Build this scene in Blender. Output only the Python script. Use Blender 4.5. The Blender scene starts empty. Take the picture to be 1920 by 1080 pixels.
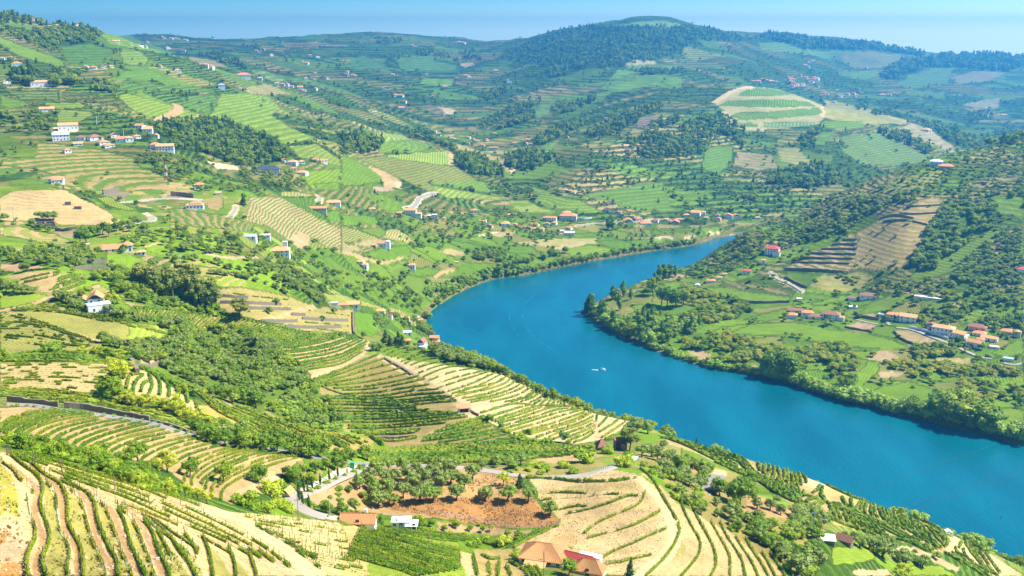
import bpy,math,random
import numpy as np
from mathutils import Vector,Matrix

random.seed(7)
rng = np.random.default_rng(11)
SC = bpy.context.scene
COL = SC.collection

# ------------------------------------------------------------------ camera
CAM_H = 280.0                       # height of the viewpoint above the river (m)
FPX = 1867.0                        # 35 mm lens on a 36 mm sensor, 1920 px wide
PITCH = math.atan((540 - 60) / FPX)
CP,SP = math.cos(PITCH),math.sin(PITCH)
cam_data = bpy.data.cameras.new('camera')
cam_data.lens = 35.0 * FPX / 1866.67
cam_data.sensor_width = 36.0
cam_data.clip_start = 0.5
cam_data.clip_end = 60000
cam = bpy.data.objects.new('camera',cam_data)
cam.location = (0,0,CAM_H)
cam.rotation_euler = (math.pi / 2 - PITCH,0,0)
COL.objects.link(cam)
SC.camera = cam

# ------------------------------------------------------------------ sky, sun, exposure
SUN_ELEV = math.radians(50)
SUN_AZ = math.radians(84)           # clockwise from the view direction: the sun stands to the right
UP_L,UP_R,LO_L,LO_R = (0.05,0.28,0.52),(0.27,0.55,0.80),(0.32,0.68,0.88),(1.0,1.0,1.0)
world = bpy.data.worlds.new('World')
SC.world = world
world.use_nodes = True
wn = world.node_tree.nodes
wl = world.node_tree.links
wn.clear()
w_out = wn.new('ShaderNodeOutputWorld')
w_bg = wn.new('ShaderNodeBackground')
w_sky = wn.new('ShaderNodeTexSky')
w_sky.sky_type = 'NISHITA'
w_sky.sun_disc = False
w_sky.sun_elevation = SUN_ELEV
w_sky.sun_rotation = SUN_AZ
w_sky.altitude = 0
w_sky.air_density = 1.0
w_sky.dust_density = 0.6
w_sky.ozone_density = 3.0
w_tc = wn.new('ShaderNodeTexCoord'); w_sep = wn.new('ShaderNodeSeparateXYZ'); w_max = wn.new('ShaderNodeMath'); w_com = wn.new('ShaderNodeCombineXYZ')
w_max.operation = 'MAXIMUM'; w_max.inputs[1].default_value = 0.012      # distant ridges stand a little below eye level: the sky goes on behind them
wl.new(w_tc.outputs['Generated'],w_sep.inputs[0]); wl.new(w_sep.outputs['X'],w_com.inputs['X']); wl.new(w_sep.outputs['Y'],w_com.inputs['Y'])
wl.new(w_sep.outputs['Z'],w_max.inputs[0]); wl.new(w_max.outputs[0],w_com.inputs['Z']); wl.new(w_com.outputs[0],w_sky.inputs['Vector'])
w_tint = wn.new('ShaderNodeMix')
w_tint.data_type = 'RGBA'
w_tint.blend_type = 'MULTIPLY'
w_tint.inputs['Factor'].default_value = 1.0
w_el = wn.new('ShaderNodeMapRange'); w_el.inputs[1].default_value = 0.034; w_el.inputs[2].default_value = 0.0   # paler towards the horizon
wl.new(w_sep.outputs['Z'],w_el.inputs[0])
w_az = wn.new('ShaderNodeMapRange'); w_az.inputs[1].default_value = -0.6; w_az.inputs[2].default_value = 0.6       # and towards the sun's side
wl.new(w_sep.outputs['X'],w_az.inputs[0])
def w_mix(f,a,b):
    n = wn.new('ShaderNodeMix'); n.data_type = 'RGBA'; wl.new(f,n.inputs[0])
    for i,v in ((6,a),(7,b)):
        if isinstance(v,tuple):n.inputs[i].default_value = v + (1,)
        else:wl.new(v,n.inputs[i])
    return n.outputs[2]
w_up = w_mix(w_az.outputs[0],UP_L,UP_R); w_lo = w_mix(w_az.outputs[0],LO_L,LO_R)
wl.new(w_mix(w_el.outputs[0],w_up,w_lo),w_tint.inputs[7])
w_bg.inputs['Strength'].default_value = 0.15
wl.new(w_sky.outputs['Color'],w_tint.inputs['A'])
wl.new(w_tint.outputs['Result'],w_bg.inputs['Color'])
wl.new(w_bg.outputs['Background'],w_out.inputs['Surface'])

sun_data = bpy.data.lights.new('sun','SUN')
sun_data.energy = 5.0
sun_data.angle = math.radians(0.5)
sun_data.color = (1.0,0.925,0.76)
sun = bpy.data.objects.new('sun',sun_data)
sd = Vector((math.sin(SUN_AZ) * math.cos(SUN_ELEV),math.cos(SUN_AZ) * math.cos(SUN_ELEV),math.sin(SUN_ELEV)))
sun.rotation_euler = (-sd).to_track_quat('-Z','Y').to_euler()
sun.location = (300,0,900)
COL.objects.link(sun)

SC.view_settings.view_transform = 'Standard'
SC.view_settings.look = 'None'
SC.view_settings.gamma = 1
SC.view_settings.use_curve_mapping = False
SC.view_settings.exposure = 1.2
SC.render.engine = 'CYCLES'
SC.cycles.use_denoising = True
SC.cycles.max_bounces = 5
SC.cycles.diffuse_bounces = 2
SC.cycles.glossy_bounces = 2
SC.cycles.transmission_bounces = 2
SC.cycles.transparent_max_bounces = 8
SC.cycles.volume_bounces = 0
HAZE = 0.00018                    # thickness of the valley air per metre
# ------------------------------------------------------------------ numpy helpers
def hash2(ix,iy,seed):
    h = (ix.astype(np.int64) * 374761393 + iy.astype(np.int64) * 668265263 + seed * 1442695041) & 0x7fffffff
    h = ((h ^ (h >> 13)) * 1274126177) & 0x7fffffff
    h = ((h ^ (h >> 16)) * 1103515245) & 0x7fffffff
    return (h & 0xffffff) / float(0xffffff)

def vnoise(x,y,seed=0):
    ix = np.floor(x); iy = np.floor(y)
    fx = x - ix; fy = y - iy
    fx = fx * fx * (3 - 2 * fx); fy = fy * fy * (3 - 2 * fy)
    a = hash2(ix,iy,seed); b = hash2(ix + 1,iy,seed)
    c = hash2(ix,iy + 1,seed); d = hash2(ix + 1,iy + 1,seed)
    return (a * (1 - fx) + b * fx) * (1 - fy) + (c * (1 - fx) + d * fx) * fy

def fbm(x,y,seed=0,oct=3):
    s = 0; a = 0.5; t = 0
    for o in range(oct):
        s = s + a * vnoise(x * 2 ** o + 17.3 * o,y * 2 ** o - 9.1 * o,seed + o)
        t += a; a *= 0.5
    return s / t

def sstep(e0,e1,x):
    t = np.clip((x - e0) / (e1 - e0),0,1)
    return t * t * (3 - 2 * t)

def ray(u,v):
    """sight line of the photograph: sideways and vertical slope per metre of forward distance"""
    u = np.asarray(u,float); v = np.asarray(v,float)
    up = (540 - v) / FPX
    dy = CP + SP * up
    return ((u - 960) / FPX) / dy,(-SP + CP * up) / dy

# ------------------------------------------------------------------ survey of the valley
# (u, v, distance): a spot of the photograph and how far away it lies
PTS = [
 (0,1080,112),(300,1080,125),(560,1080,165),(860,1080,215),(1040,1080,245),(1200,1080,252),(1400,1080,275),(1600,1080,305),(1780,1080,370),(1920,1080,430),
 (0,1300,75),(600,1300,108),(1000,1300,160),(1400,1300,190),(1920,1300,270),
 (0,960,135),(0,850,166),(200,893,180),(380,960,195),(480,1020,190),(300,1000,156),(150,1000,140),
 (0,826,232),(30,800,270),(200,850,235),(390,932,245),(500,955,245),
 (100,795,292),(200,825,278),(60,768,320),(317,803,320),(500,843,325),(633,860,332),(450,860,298),(560,870,308),(560,930,285),(640,960,275),
 (640,1000,248),(750,1000,264),(850,1050,240),
 (30,750,336),(233,783,328),(383,823,322),(840,877,342),(973,892,337),(1123,892,337),(1153,877,350),
 (750,905,327),(860,940,313),(860,985,300),(900,1008,296),(700,985,290),(1040,992,300),(1040,1035,272),
 (1120,930,320),(1120,980,303),(1150,1035,278),(1200,890,338),(1240,940,317),(1262,990,296),(1240,1050,270),
 (1330,960,322),(1400,1000,314),(1500,1040,307),(1450,950,352),(1560,1000,345),(1330,905,367),(1240,850,402),(1130,838,402),
 (1290,830,470),(1400,857,460),(1500,884,450),(1600,930,432),(1700,967,422),(1775,994,425),
 (1400,920,397),(1500,960,375),(1600,1000,368),(1700,1040,372),
 (1200,792,520),(1060,732,640),(1130,754,590),(930,684,690),(860,657,740),(810,622,830),
 (700,660,650),(640,700,590),(600,740,530),(640,790,470),(750,830,425),(870,770,480),(870,700,580),(1000,740,560),(1100,790,500),(950,820,430),(1040,850,387),(850,850,388),(700,850,377),
 (450,690,530),(560,760,465),(620,800,440),(380,640,560),(300,680,455),(420,760,402),(520,810,387),(650,835,382),
 (250,700,402),(300,740,372),(150,690,387),(0,680,397),(0,720,357),
 (100,640,440),(0,600,480),(250,620,470),(180,580,510),(0,540,540),(350,600,540),(500,640,560),(600,670,600),
 (100,510,560),(250,530,575),(400,530,625),(520,560,650),(620,590,700),(660,605,735),(560,500,710),(650,540,780),(720,600,830),(700,520,900),(740,560,900),
 (0,470,640),(225,470,650),(350,440,720),(480,440,800),(600,450,900),(680,480,960),(770,500,1020),(850,520,1080),
 (250,400,800),(400,390,870),(350,380,885),(500,370,950),(600,400,1050),(740,400,1240),(850,400,1330),(950,400,1420),(950,440,1270),(1100,420,1390),(1250,420,1440),(1330,430,1385),
 (100,430,760),(100,360,850),(200,400,800),(0,330,950),(110,340,940),(250,320,1020),(400,320,1150),(500,320,1200),(600,310,1320),(700,340,1400),(820,350,1480),(900,380,1500),(1000,390,1480),
 (120,260,1150),(305,280,1100),(0,220,1250),(200,230,1250),(400,270,1300),(500,280,1350),(600,260,1500),(700,270,1600),(800,300,1600),(870,310,1650),(960,330,1680),
 (0,140,1500),(200,150,1500),(320,200,1500),(460,220,1600),(560,200,1900),(680,230,1900),(760,260,1950),(880,260,2200),
 (300,110,1900),(100,80,1800),(400,130,2000),(500,160,2200),(600,170,2400),(700,190,2500),(800,215,2500),
 (0,18,2000),(100,42,2050),(205,60,2100),(300,95,2150),
 (300,68,4500),(420,75,4500),(500,72,4500),(600,68,4500),(690,64,4500),(760,65,4500),(850,70,4600),(930,78,4700),(985,72,4500),
 (420,100,3200),(600,110,3500),(740,130,3300),(850,130,3600),(800,170,3000),
 (1220,42,3800),(1050,57,4000),(1120,48,3900),(1280,48,3900),(1350,58,4100),(1430,72,4400),(1480,70,4500),(1600,84,4800),(1730,103,5000),(1780,103,5000),(1860,102,5000),(1920,108,5000),
 (1050,100,3500),(1200,90,3500),(950,110,3700),(1000,160,3000),(900,190,2750),(1100,140,3100),(1200,130,3000),(1300,120,3400),(1250,150,2700),(1200,200,2300),(1080,220,2300),(980,260,2100),
 (1100,290,1800),(1200,300,1780),(1080,350,1570),(1200,360,1570),(1300,330,1680),(1330,250,2000),(1440,180,2250),(1440,240,2050),(1350,200,2250),(1540,215,2200),(1560,250,2000),(1650,220,2400),(1780,270,2100),(1740,300,1900),(1600,300,1850),(1600,340,1650),(1480,380,1560),(1400,400,1510),
 (1530,190,3000),(1500,150,3600),(1700,180,3500),(1850,200,3500),(1850,250,2700),(1600,200,3200),(1700,140,4200),(1880,150,4200),(1550,110,4500),
 (1200,555,1020),(1300,620,898),(1290,520,1098),(1400,560,993),(1500,620,891),(1400,680,814),(1600,700,780),(1700,620,878),(1800,680,805),(1920,700,766),(1800,760,713),(1920,780,690),(1920,620,850),(1850,560,905),(1700,540,960),(1600,540,992),(1550,520,1016),(1500,490,1080),(1450,470,1110),(1350,480,1150),(1600,450,1090),(1750,480,1000),(1900,480,960),(1700,430,1050),(1920,400,1040),(1850,330,1160),
 (1800,287,1270),(1920,256,1280),(1560,366,1215),(1400,430,1185),(1700,311,1245),(1330,468,1160),
 (2400,250,1300),(2400,500,900),(2400,700,760),(2400,150,3500),(2400,110,5000),(-500,20,1800),(-500,250,1100),(-500,500,560),(-500,750,300),(-500,1080,95),(-500,-40,3000),(-500,60,5200),(2400,1300,300),
]
# (u, distance, height): ground the photograph does not show, behind ridges
HID = [(1560,1500,14),(1700,1650,16),(1800,1750,20),(1920,1800,26),(1400,1330,3),(2400,1900,60),(1480,1400,3),
 (0,2500,230),(100,2600,215),(205,2700,200),(300,2700,190),(0,3600,215),(200,3500,200),(0,4500,250),
 (0,6150,200),(500,6150,170),(900,6150,160),(1300,6150,190),(1700,6150,100),(2100,6150,90),
 (1220,5200,200),(1400,560,14),(1500,535,8),(1600,515,6),(1700,495,5),(1800,490,3),(1280,590,10),(1180,630,10),(1070,685,10),(1000,705,10),(930,735,10),(850,795,10),
 (700,40,248),(0,40,249),(1300,40,245),(1920,50,236),(960,8,271),(960,3,276),(0,3,276),(1920,3,275),(-500,40,254),(0,15,266),(960,20,262),(1920,20,258),(-500,10,270),(2500,60,222),(960,100,208),(400,100,214),(1500,110,190),(2000,160,155)]
pa,ps = ray([p[0] for p in PTS],[p[1] for p in PTS])
py_ = np.array([p[2] for p in PTS],float)
ha = (np.array([h[0] for h in HID],float) - 960) / FPX / CP
hy = np.array([h[1] for h in HID],float)
hs = (np.array([h[2] for h in HID],float) - CAM_H) / hy
KA = 2.2
cx = np.concatenate([pa,ha]) * KA
cy = np.log(np.concatenate([py_,hy]))
cq = np.concatenate([ps,hs]) * np.concatenate([py_,hy]) ** 0.5      # height below the eye, eased with distance
def tps_k(r2):
    return 0.5 * r2 * np.log(r2 + 1e-12)
n_ = len(cx)
K = tps_k((cx[:,None] - cx[None]) ** 2 + (cy[:,None] - cy[None]) ** 2) + np.eye(n_) * 4e-4
P = np.stack([np.ones(n_),cx,cy],1)
M_ = np.block([[K,P],[P.T,np.zeros((3,3))]])
wts = np.linalg.solve(M_,np.concatenate([cq,np.zeros(3)]))

# the sheet of ground: columns fan out from the viewpoint, rows get wider with distance
ACOL = np.concatenate([np.linspace(-1.5,-0.60,40)[:-1],np.linspace(-0.60,0.60,668),np.linspace(0.60,1.5,40)[1:]])
LROW = np.concatenate([np.linspace(math.log(3),math.log(60),40)[:-1],np.linspace(math.log(60),math.log(6200),1052)])
YROW = np.exp(LROW)
ca_ = np.linspace(-1.5,1.5,321); cl_ = np.linspace(math.log(3),math.log(6200),420)
gA,gL = np.meshgrid(ca_ * KA,cl_)
gx = gA.ravel(); gl = gL.ravel()
q = wts[n_] + wts[n_ + 1] * gx + wts[n_ + 2] * gl
for s0 in range(0,len(gx),6000):
    sl = slice(s0,s0 + 6000)
    q[sl] += tps_k((gx[sl,None] - cx[None]) ** 2 + (gl[sl,None] - cy[None]) ** 2) @ wts[:n_]
q = q.reshape(gA.shape)
def bilin(G,ax,ay,x,y):
    fx = np.interp(x,ax,np.arange(len(ax))); fy = np.interp(y,ay,np.arange(len(ay)))
    ix = np.minimum(fx.astype(int),len(ax) - 2); iy = np.minimum(fy.astype(int),len(ay) - 2)
    fx = fx - ix; fy = fy - iy
    return (G[iy,ix] * (1 - fx) + G[iy,ix + 1] * fx) * (1 - fy) + (G[iy + 1,ix] * (1 - fx) + G[iy + 1,ix + 1] * fx) * fy
GA,GL = np.meshgrid(ACOL,LROW)
GY = np.exp(GL); GX = GA * GY
GZ = CAM_H + bilin(q,ca_,cl_,GA,GL) * GY ** 0.5

# far relief: spurs and gullies the survey is too coarse for
amp = sstep(700,2600,GY)
GZ += amp * (36 * (fbm(GX / 330,GY / 330,3) - 0.5) + 20 * (fbm(GX / 120,GY / 120,9) - 0.5))
sx_ = (GX * 0.89 - GY * 0.45) / 150; sy_ = (GX * 0.45 + GY * 0.89) / 620      # spurs running down to the river
GZ += sstep(1450,1900,GY) * (1 - sstep(3600,4300,GY)) * 34 * (fbm(sx_,sy_,52,2) - 0.5)
GZ += (0.25 + 0.75 * sstep(150,600,GY)) * 1.6 * (fbm(GX / 38,GY / 38,21) - 0.5)

# ------------------------------------------------------------------ the river bed
def on_level(u,v,z=0.0):
    a,s = ray(u,v)
    y = (z - CAM_H) / s
    return np.stack([a * y,y],-1)
left_bank = [(1392,438),(1370,441),(1340,447),(1300,460),(1230,470),(1150,483),(1060,500),(985,516),(930,523),(880,540),(840,562),(812,580),(800,600),(806,622)]
near_bank = [(850,800),(930,742),(1000,712),(1070,690),(1180,640),(1280,600),(1400,572),(1500,548),(1600,525),(1700,508),(1800,497),(1920,487),(2300,430),(3300,380)]
right_bank = [(2600,990),(2200,900),(1920,838),(1850,815),(1780,800),(1700,780),(1620,760),(1540,740),(1470,716),(1400,700),(1330,690),(1270,672),(1215,652),(1160,628),(1128,607),(1098,594),(1104,580),(1130,560),(1180,541),(1230,523),(1280,512),(1300,498),(1320,484),(1345,468),(1375,452),(1400,444)]
def hid_xy(l):
    l = np.array(l,float)
    return np.stack([(l[:,0] - 960) / FPX / CP * l[:,1],l[:,1]],-1)
def smooth_line(p,n=4,closed=False):
    """Catmull-Rom through the points"""
    p = np.asarray(p,float)
    if len(p) < 3:
        return p
    q0 = np.vstack([2 * p[0] - p[1],p,2 * p[-1] - p[-2]])
    t = np.linspace(0,1,n,endpoint=False)[:,None]
    out = []
    for i in range(1,len(q0) - 2):
        a,b,c,d = q0[i - 1],q0[i],q0[i + 1],q0[i + 2]
        out.append(0.5 * (2 * b + (c - a) * t + (2 * a - 5 * b + 4 * c - d) * t ** 2 + (3 * b - a - 3 * c + d) * t ** 3))
    return np.vstack(out + [p[-1:]])
RIVER = np.vstack([smooth_line(np.vstack([on_level(*np.array(left_bank,float).T),hid_xy(near_bank)])),
                   smooth_line(on_level(*np.array(right_bank,float).T)),
                   hid_xy([(1440,1385),(1490,1392),(1490,1425),(1430,1425)])])
def in_poly(x,y,poly):
    c = np.zeros(x.shape,bool)
    px,py = poly[:,0],poly[:,1]
    j = len(px) - 1
    bb = (x >= px.min()) & (x <= px.max()) & (y >= py.min()) & (y <= py.max())
    if not bb.any():
        return c
    xs,ys = x[bb],y[bb]
    cc = np.zeros(xs.shape,bool)
    for i in range(len(px)):
        if py[i] != py[j]:
            m = ((py[i] > ys) != (py[j] > ys)) & (xs < (px[j] - px[i]) * (ys - py[i]) / (py[j] - py[i]) + px[i])
            cc ^= m
        j = i
    c[bb] = cc
    return c
def seg_dist(x,y,line):
    d = np.full(x.shape,1e9)
    for (x0,y0),(x1,y1) in zip(line[:-1],line[1:]):
        dx,dy = x1 - x0,y1 - y0
        t = np.clip(((x - x0) * dx + (y - y0) * dy) / (dx * dx + dy * dy + 1e-9),0,1)
        d = np.minimum(d,(x - x0 - t * dx) ** 2 + (y - y0 - t * dy) ** 2)
    return np.sqrt(d)
rmask = (GY > 380) & (GY < 1700)
rx,ry,rz = GX[rmask],GY[rmask],GZ[rmask]
wob = 5 * (fbm(rx / 22,ry / 22,40) - 0.5)
rd = seg_dist(rx,ry,np.vstack([RIVER,RIVER[:1]])) + wob
rin = in_poly(rx,ry,RIVER)
out_z = np.minimum(np.maximum(rz,0.4 + np.minimum(0.10 * rd,4)),0.35 + 0.75 * np.maximum(rd,0))
GZ[rmask] = np.where(rin,-np.minimum(0.3 + 0.25 * np.abs(rd),6),out_z)
GZ = np.where(rmask,GZ,np.clip(GZ,2.0,345.0))
RIVD = np.full(GZ.shape,1e4); RIVD[rmask] = np.where(rin,-rd,rd)

# ------------------------------------------------------------------ picking spots on the ground
def ground_z(x,y):
    x = np.asarray(x,float); y = np.asarray(y,float)
    return bilin(GZ,ACOL,LROW,x / y,np.log(y))
def spot(u,v):
    """where a sight line of the photograph first meets the ground"""
    u = np.atleast_1d(np.asarray(u,float)); v = np.atleast_1d(np.asarray(v,float))
    a,s = ray(u,v)
    fx = np.interp(a,ACOL,np.arange(len(ACOL)))
    ix = np.minimum(fx.astype(int),len(ACOL) - 2); fx = fx - ix
    out = np.zeros((len(u),3))
    for s0 in range(0,len(u),1500):
        sl = slice(s0,s0 + 1500)
        prof = GZ[:,ix[sl]] * (1 - fx[sl]) + GZ[:,ix[sl] + 1] * fx[sl]
        diff = prof - (CAM_H + s[sl][None] * YROW[:,None])
        diff[YROW < 30] = -1
        hit = diff > 0
        k = np.argmax(hit,0); k = np.where(hit.any(0),k,len(YROW) - 1); k = np.maximum(k,1)
        i = np.arange(diff.shape[1])
        d0,d1 = diff[k - 1,i],diff[k,i]
        t = np.clip(-d0 / np.where(np.abs(d1 - d0) < 1e-9,1,d1 - d0),0,1)
        y = YROW[k - 1] + t * (YROW[k] - YROW[k - 1])
        out[sl,0] = a[sl] * y; out[sl,1] = y
    out[:,2] = ground_z(out[:,0],out[:,1])
    return out
def to_px(x,y,z):
    """photo pixel of a spot (used only to check how large things show)"""
    zc = y * CP - (z - CAM_H) * SP
    yc = y * SP + (z - CAM_H) * CP
    return 960 + FPX * x / zc,540 - FPX * yc / zc
# ------------------------------------------------------------------ land cover
# enlargements the map was read from: origin and scale
def Zm(name,pts):
    ox,oy,s = {'A1':(0,0,3),'A2':(640,0,3),'A3':(1280,0,3),'A4':(0,360,3),'A5':(640,360,3),'A6':(1280,360,3),'A7':(0,720,3),'A8':(640,720,3),'A9':(1280,720,3),
      'B1':(240,540,4),'B2':(560,620,4.8),'B3':(860,640,4.8),'B4':(1240,800,6),'B5':(1560,880,5.333),'B6':(0,640,4.8),'B7':(300,760,4.8),'B8':(640,940,4.571),
      'C1':(1200,860,4.8),'C2':(0,500,6),'C3':(0,340,6),'C4':(320,340,6),'C5':(640,340,6),'C6':(960,340,6),'C7':(1560,560,5.333),'C8':(700,580,7.2),
      'D1':(960,860,4.909),'D2':(540,840,4.909),'D3':(1280,380,4.909),'D4':(0,860,4.909),'P':(0,0,1)}[name]
    p = np.array(pts,float).reshape(-1,2)
    return np.stack([ox + p[:,0] / s,oy + p[:,1] / s],-1)

def dens(p,step=9.0,closed=True):
    p = np.asarray(p,float)
    if closed:
        p = np.vstack([p,p[:1]])
    out = []
    for a,b in zip(p[:-1],p[1:]):
        k = max(1,int(np.hypot(*(b - a)) / step))
        out.append(a + (b - a) * np.linspace(0,1,k,endpoint=False)[:,None])
    if not closed:
        out.append(p[-1:])
    return np.vstack(out)

VA = np.abs(GA) < 0.62
LX,LY,LZ = GX[VA],GY[VA],GZ[VA]
shp = GZ.shape
def full(v,w=None):
    return np.full(shp if w is None else shp + (w,),0.0) + np.array(v)
GROUND = full((0.2,0.22,0.06),3)
VINE = full((0.10,0.17,0.02),3)
ROWC = GZ / 3.0
ROWA = full(0.5)
TREEP = full(0.0)
TKIND = full(0.0)

TAN = (0.50,0.37,0.20); SOIL = (0.44,0.31,0.17); PALE = (0.62,0.50,0.30); DRY = (0.42,0.32,0.13); RED = (0.42,0.24,0.11)
BRT = (0.20,0.27,0.025); GRN = (0.13,0.20,0.022); DRK = (0.07,0.115,0.02); YEL = (0.30,0.31,0.05); LIM = (0.25,0.31,0.03)
VBR = (0.17,0.25,0.02); VGR = (0.10,0.17,0.016); VDK = (0.04,0.085,0.014)
ROCK = (0.30,0.25,0.20)

# patchwork of small holdings: jittered cells, each with its own crop
def patchwork(x,y,size,seed,stretch=1.6):
    wx = x + 0.5 * size * (fbm(x / size,y / size,seed + 5) - 0.5)
    wy = y + 0.5 * size * (fbm(x / size + 31,y / size,seed + 6) - 0.5)
    gx,gy = wx / (size * stretch),wy / size
    ix,iy = np.floor(gx),np.floor(gy)
    b1 = np.full(x.shape,9.0); b2 = np.full(x.shape,9.0); bid = np.zeros(x.shape)
    for ox in (-1,0,1):
        for oy in (-1,0,1):
            jx = ix + ox; jy = iy + oy
            px = jx + hash2(jx,jy,seed); py = jy + hash2(jx,jy,seed + 1)
            d = np.hypot(gx - px,gy - py); h = hash2(jx,jy,seed + 2)
            closer = d < b1
            b2 = np.where(closer,b1,np.minimum(b2,d)); bid = np.where(closer,h,bid); b1 = np.where(closer,d,b1)
    return bid,(b2 - b1) * size
PAL = [  # ground, vine, row strength, chance of trees, share
 ((0.25,0.24,0.08),VGR,0.9,0.03,3.0),
 ((0.17,0.23,0.03),VBR,0.5,0.05,2.4),
 ((0.34,0.31,0.11),VBR,0.8,0.02,1.6),
 ((0.09,0.14,0.025),VDK,0.6,0.6,2.6),
 ((0.40,0.32,0.16),VGR,0.8,0.03,0.9),
 ((0.13,0.19,0.03),VDK,0.8,0.14,2.5)]
def lay_patchwork(mask,size,seed,dz,shares,hedge,dark=1.0):
    x,y,z = GX[mask],GY[mask],GZ[mask]
    h,e = patchwork(x,y,size,seed)
    w = np.array(shares,float); cum = np.cumsum(w / w.sum())
    k = np.minimum(np.searchsorted(cum,h),len(PAL) - 1)
    pg = np.array([p[0] for p in PAL]); pv = np.array([p[1] for p in PAL]); pa_ = np.array([p[2] for p in PAL]); pt = np.array([p[3] for p in PAL])
    jit = 0.8 + 0.45 * ((h * 977) % 1.0)
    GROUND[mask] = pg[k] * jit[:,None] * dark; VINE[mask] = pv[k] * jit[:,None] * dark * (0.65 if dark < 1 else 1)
    ROWA[mask] = np.minimum(1,pa_[k] * 1.25); ROWC[mask] = z / dz + 8 * h
    TREEP[mask] = np.maximum(pt[k],hedge * (e < 0.07 * size))
share_mid = [p[4] for p in PAL]
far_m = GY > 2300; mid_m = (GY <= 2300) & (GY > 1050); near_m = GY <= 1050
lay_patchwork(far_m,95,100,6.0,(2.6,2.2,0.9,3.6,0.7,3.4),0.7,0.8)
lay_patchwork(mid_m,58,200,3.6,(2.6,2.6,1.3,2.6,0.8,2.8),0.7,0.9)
lay_patchwork(near_m,30,300,2.4,(2.0,3.6,1.6,1.8,1.2,2.0),0.45)

def world_poly(p):
    s = spot(p[:,0],p[:,1])
    return s[:,:2]
def region(p,wob=1.0,soft=True):
    """mask of the ground inside an outline of the map, edge a little ragged"""
    w = world_poly(dens(p))
    d = np.median(w[:,1])
    m = VA & (GX >= w[:,0].min() - 5) & (GX <= w[:,0].max() + 5) & (GY >= w[:,1].min() - 5) & (GY <= w[:,1].max() + 5)
    r = np.zeros(shp,bool)
    if m.any():
        x,y = GX[m],GY[m]
        a = wob * d * 0.003
        x = x + a * (fbm(x / (a * 6 + .1),y / (a * 6 + .1),61) - 0.5) * 2
        y = y + a * (fbm(x / (a * 6 + .1) + 50,y / (a * 6 + .1),62) - 0.5) * 2
        r[m] = in_poly(x,y,w)
    return r
def heading(p0,p1):
    q = spot([p0[0],p1[0]],[p0[1],p1[1]])
    d = q[1,:2] - q[0,:2]
    return d / (np.linalg.norm(d) + 1e-9)
def cover(z,pts,ground=None,vine=None,step=None,along=None,amt=None,trees=0.0,wob=1.0,kind=None):
    m = region(Zm(z,pts),wob)
    if ground is not None:GROUND[m] = ground
    if vine is not None:VINE[m] = vine
    if amt is not None:ROWA[m] = amt
    if step is not None:
        if along is None:
            ROWC[m] = GZ[m] / step
        else:
            q = Zm(z,along); t = heading(q[0],q[1])
            ROWC[m] = (-t[1] * GX[m] + t[0] * GY[m]) / step
    if trees is not None:TREEP[m] = trees
    if kind is not None:TKIND[m] = kind
    return m
def strip(z,pts,w_m,ground,trees=0.0,w_end=None):
    """a track, bank or shore: everything within w_m metres of a line"""
    p = smooth_line(Zm(z,pts),5)
    s = spot(p[:,0],p[:,1])[:,:2]
    m = VA & (GX >= s[:,0].min() - w_m) & (GX <= s[:,0].max() + w_m) & (GY >= s[:,1].min() - w_m) & (GY <= s[:,1].max() + w_m)
    if not m.any():return
    d = seg_dist(GX[m],GY[m],s)
    w = w_m * (0.8 + 0.4 * fbm(GX[m] / 6,GY[m] / 6,71))
    k = np.zeros(shp,bool); k[m] = d < w
    if ground is not None:GROUND[k] = ground
    ROWA[k] = 0; TREEP[k] = trees
    return k

# --- zones first
cover('P',[(0,230),(60,230),(300,330),(640,430),(820,540),(800,600),(700,590),(0,560)],trees=None)
right_hill = cover('P',[(1290,515),(1400,432),(1560,368),(1700,314),(1800,290),(1919,259),(1919,560),(1760,560),(1600,545),(1480,540),(1380,545)],ground=(0.17,0.19,0.05),vine=VDK,step=2.6,amt=0.7,trees=0.75)
plain_r = cover('P',[(1110,590),(1135,565),(1285,520),(1480,545),(1640,560),(1919,570),(1919,830),(1700,775),(1540,735),(1330,686),(1220,650)],ground=(0.17,0.24,0.03),vine=GRN,step=2.6,along=[(1300,640),(1500,660)],amt=0.4,trees=0.42)
plain_l = cover('P',[(700,470),(840,400),(1000,410),(1200,430),(1370,425),(1340,445),(1060,496),(930,519),(850,555),(805,590),(720,575),(690,520)],ground=(0.19,0.26,0.035),vine=GRN,step=3,along=[(900,430),(1100,440)],amt=0.35,trees=0.22)
def plots(mask,size,seed):
    x,y = GX[mask],GY[mask]
    h,e = patchwork(x,y,size,seed,1.3)
    a = h * 40.0
    ROWC[mask] = (x * np.cos(a) + y * np.sin(a)) / 2.4
    g = np.array([(0.20,0.27,0.03),(0.25,0.32,0.03),(0.14,0.21,0.03),(0.22,0.26,0.05),(0.30,0.28,0.09),(0.17,0.25,0.03)])
    GROUND[mask] = g[(h * 997).astype(int) % 6]; VINE[mask] = np.array(VGR) * (0.8 + 0.5 * ((h * 313) % 1))[:,None]
    ROWA[mask] = 0.35 + 0.5 * ((h * 571) % 1); TREEP[mask] = np.where(e < 2.2,0.9,0.30 * ((h * 131) % 1))
lay_patchwork(right_hill,32,1200,3.0,(2.6,1.6,2.2,1.6,2.0,1.6),0.5)
ROWA[right_hill] = np.maximum(ROWA[right_hill],0.75); TREEP[right_hill] = TREEP[right_hill] * 0.6 + 0.10; VINE[right_hill] = (0.05,0.085,0.02)
plots(plain_r,27,900); plots(plain_l,30,950)
hill_c = cover('P',[(1010,385),(1110,300),(1200,230),(1340,200),(1360,250),(1470,330),(1560,370),(1400,425),(1230,405)],ground=None,trees=None)
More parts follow.
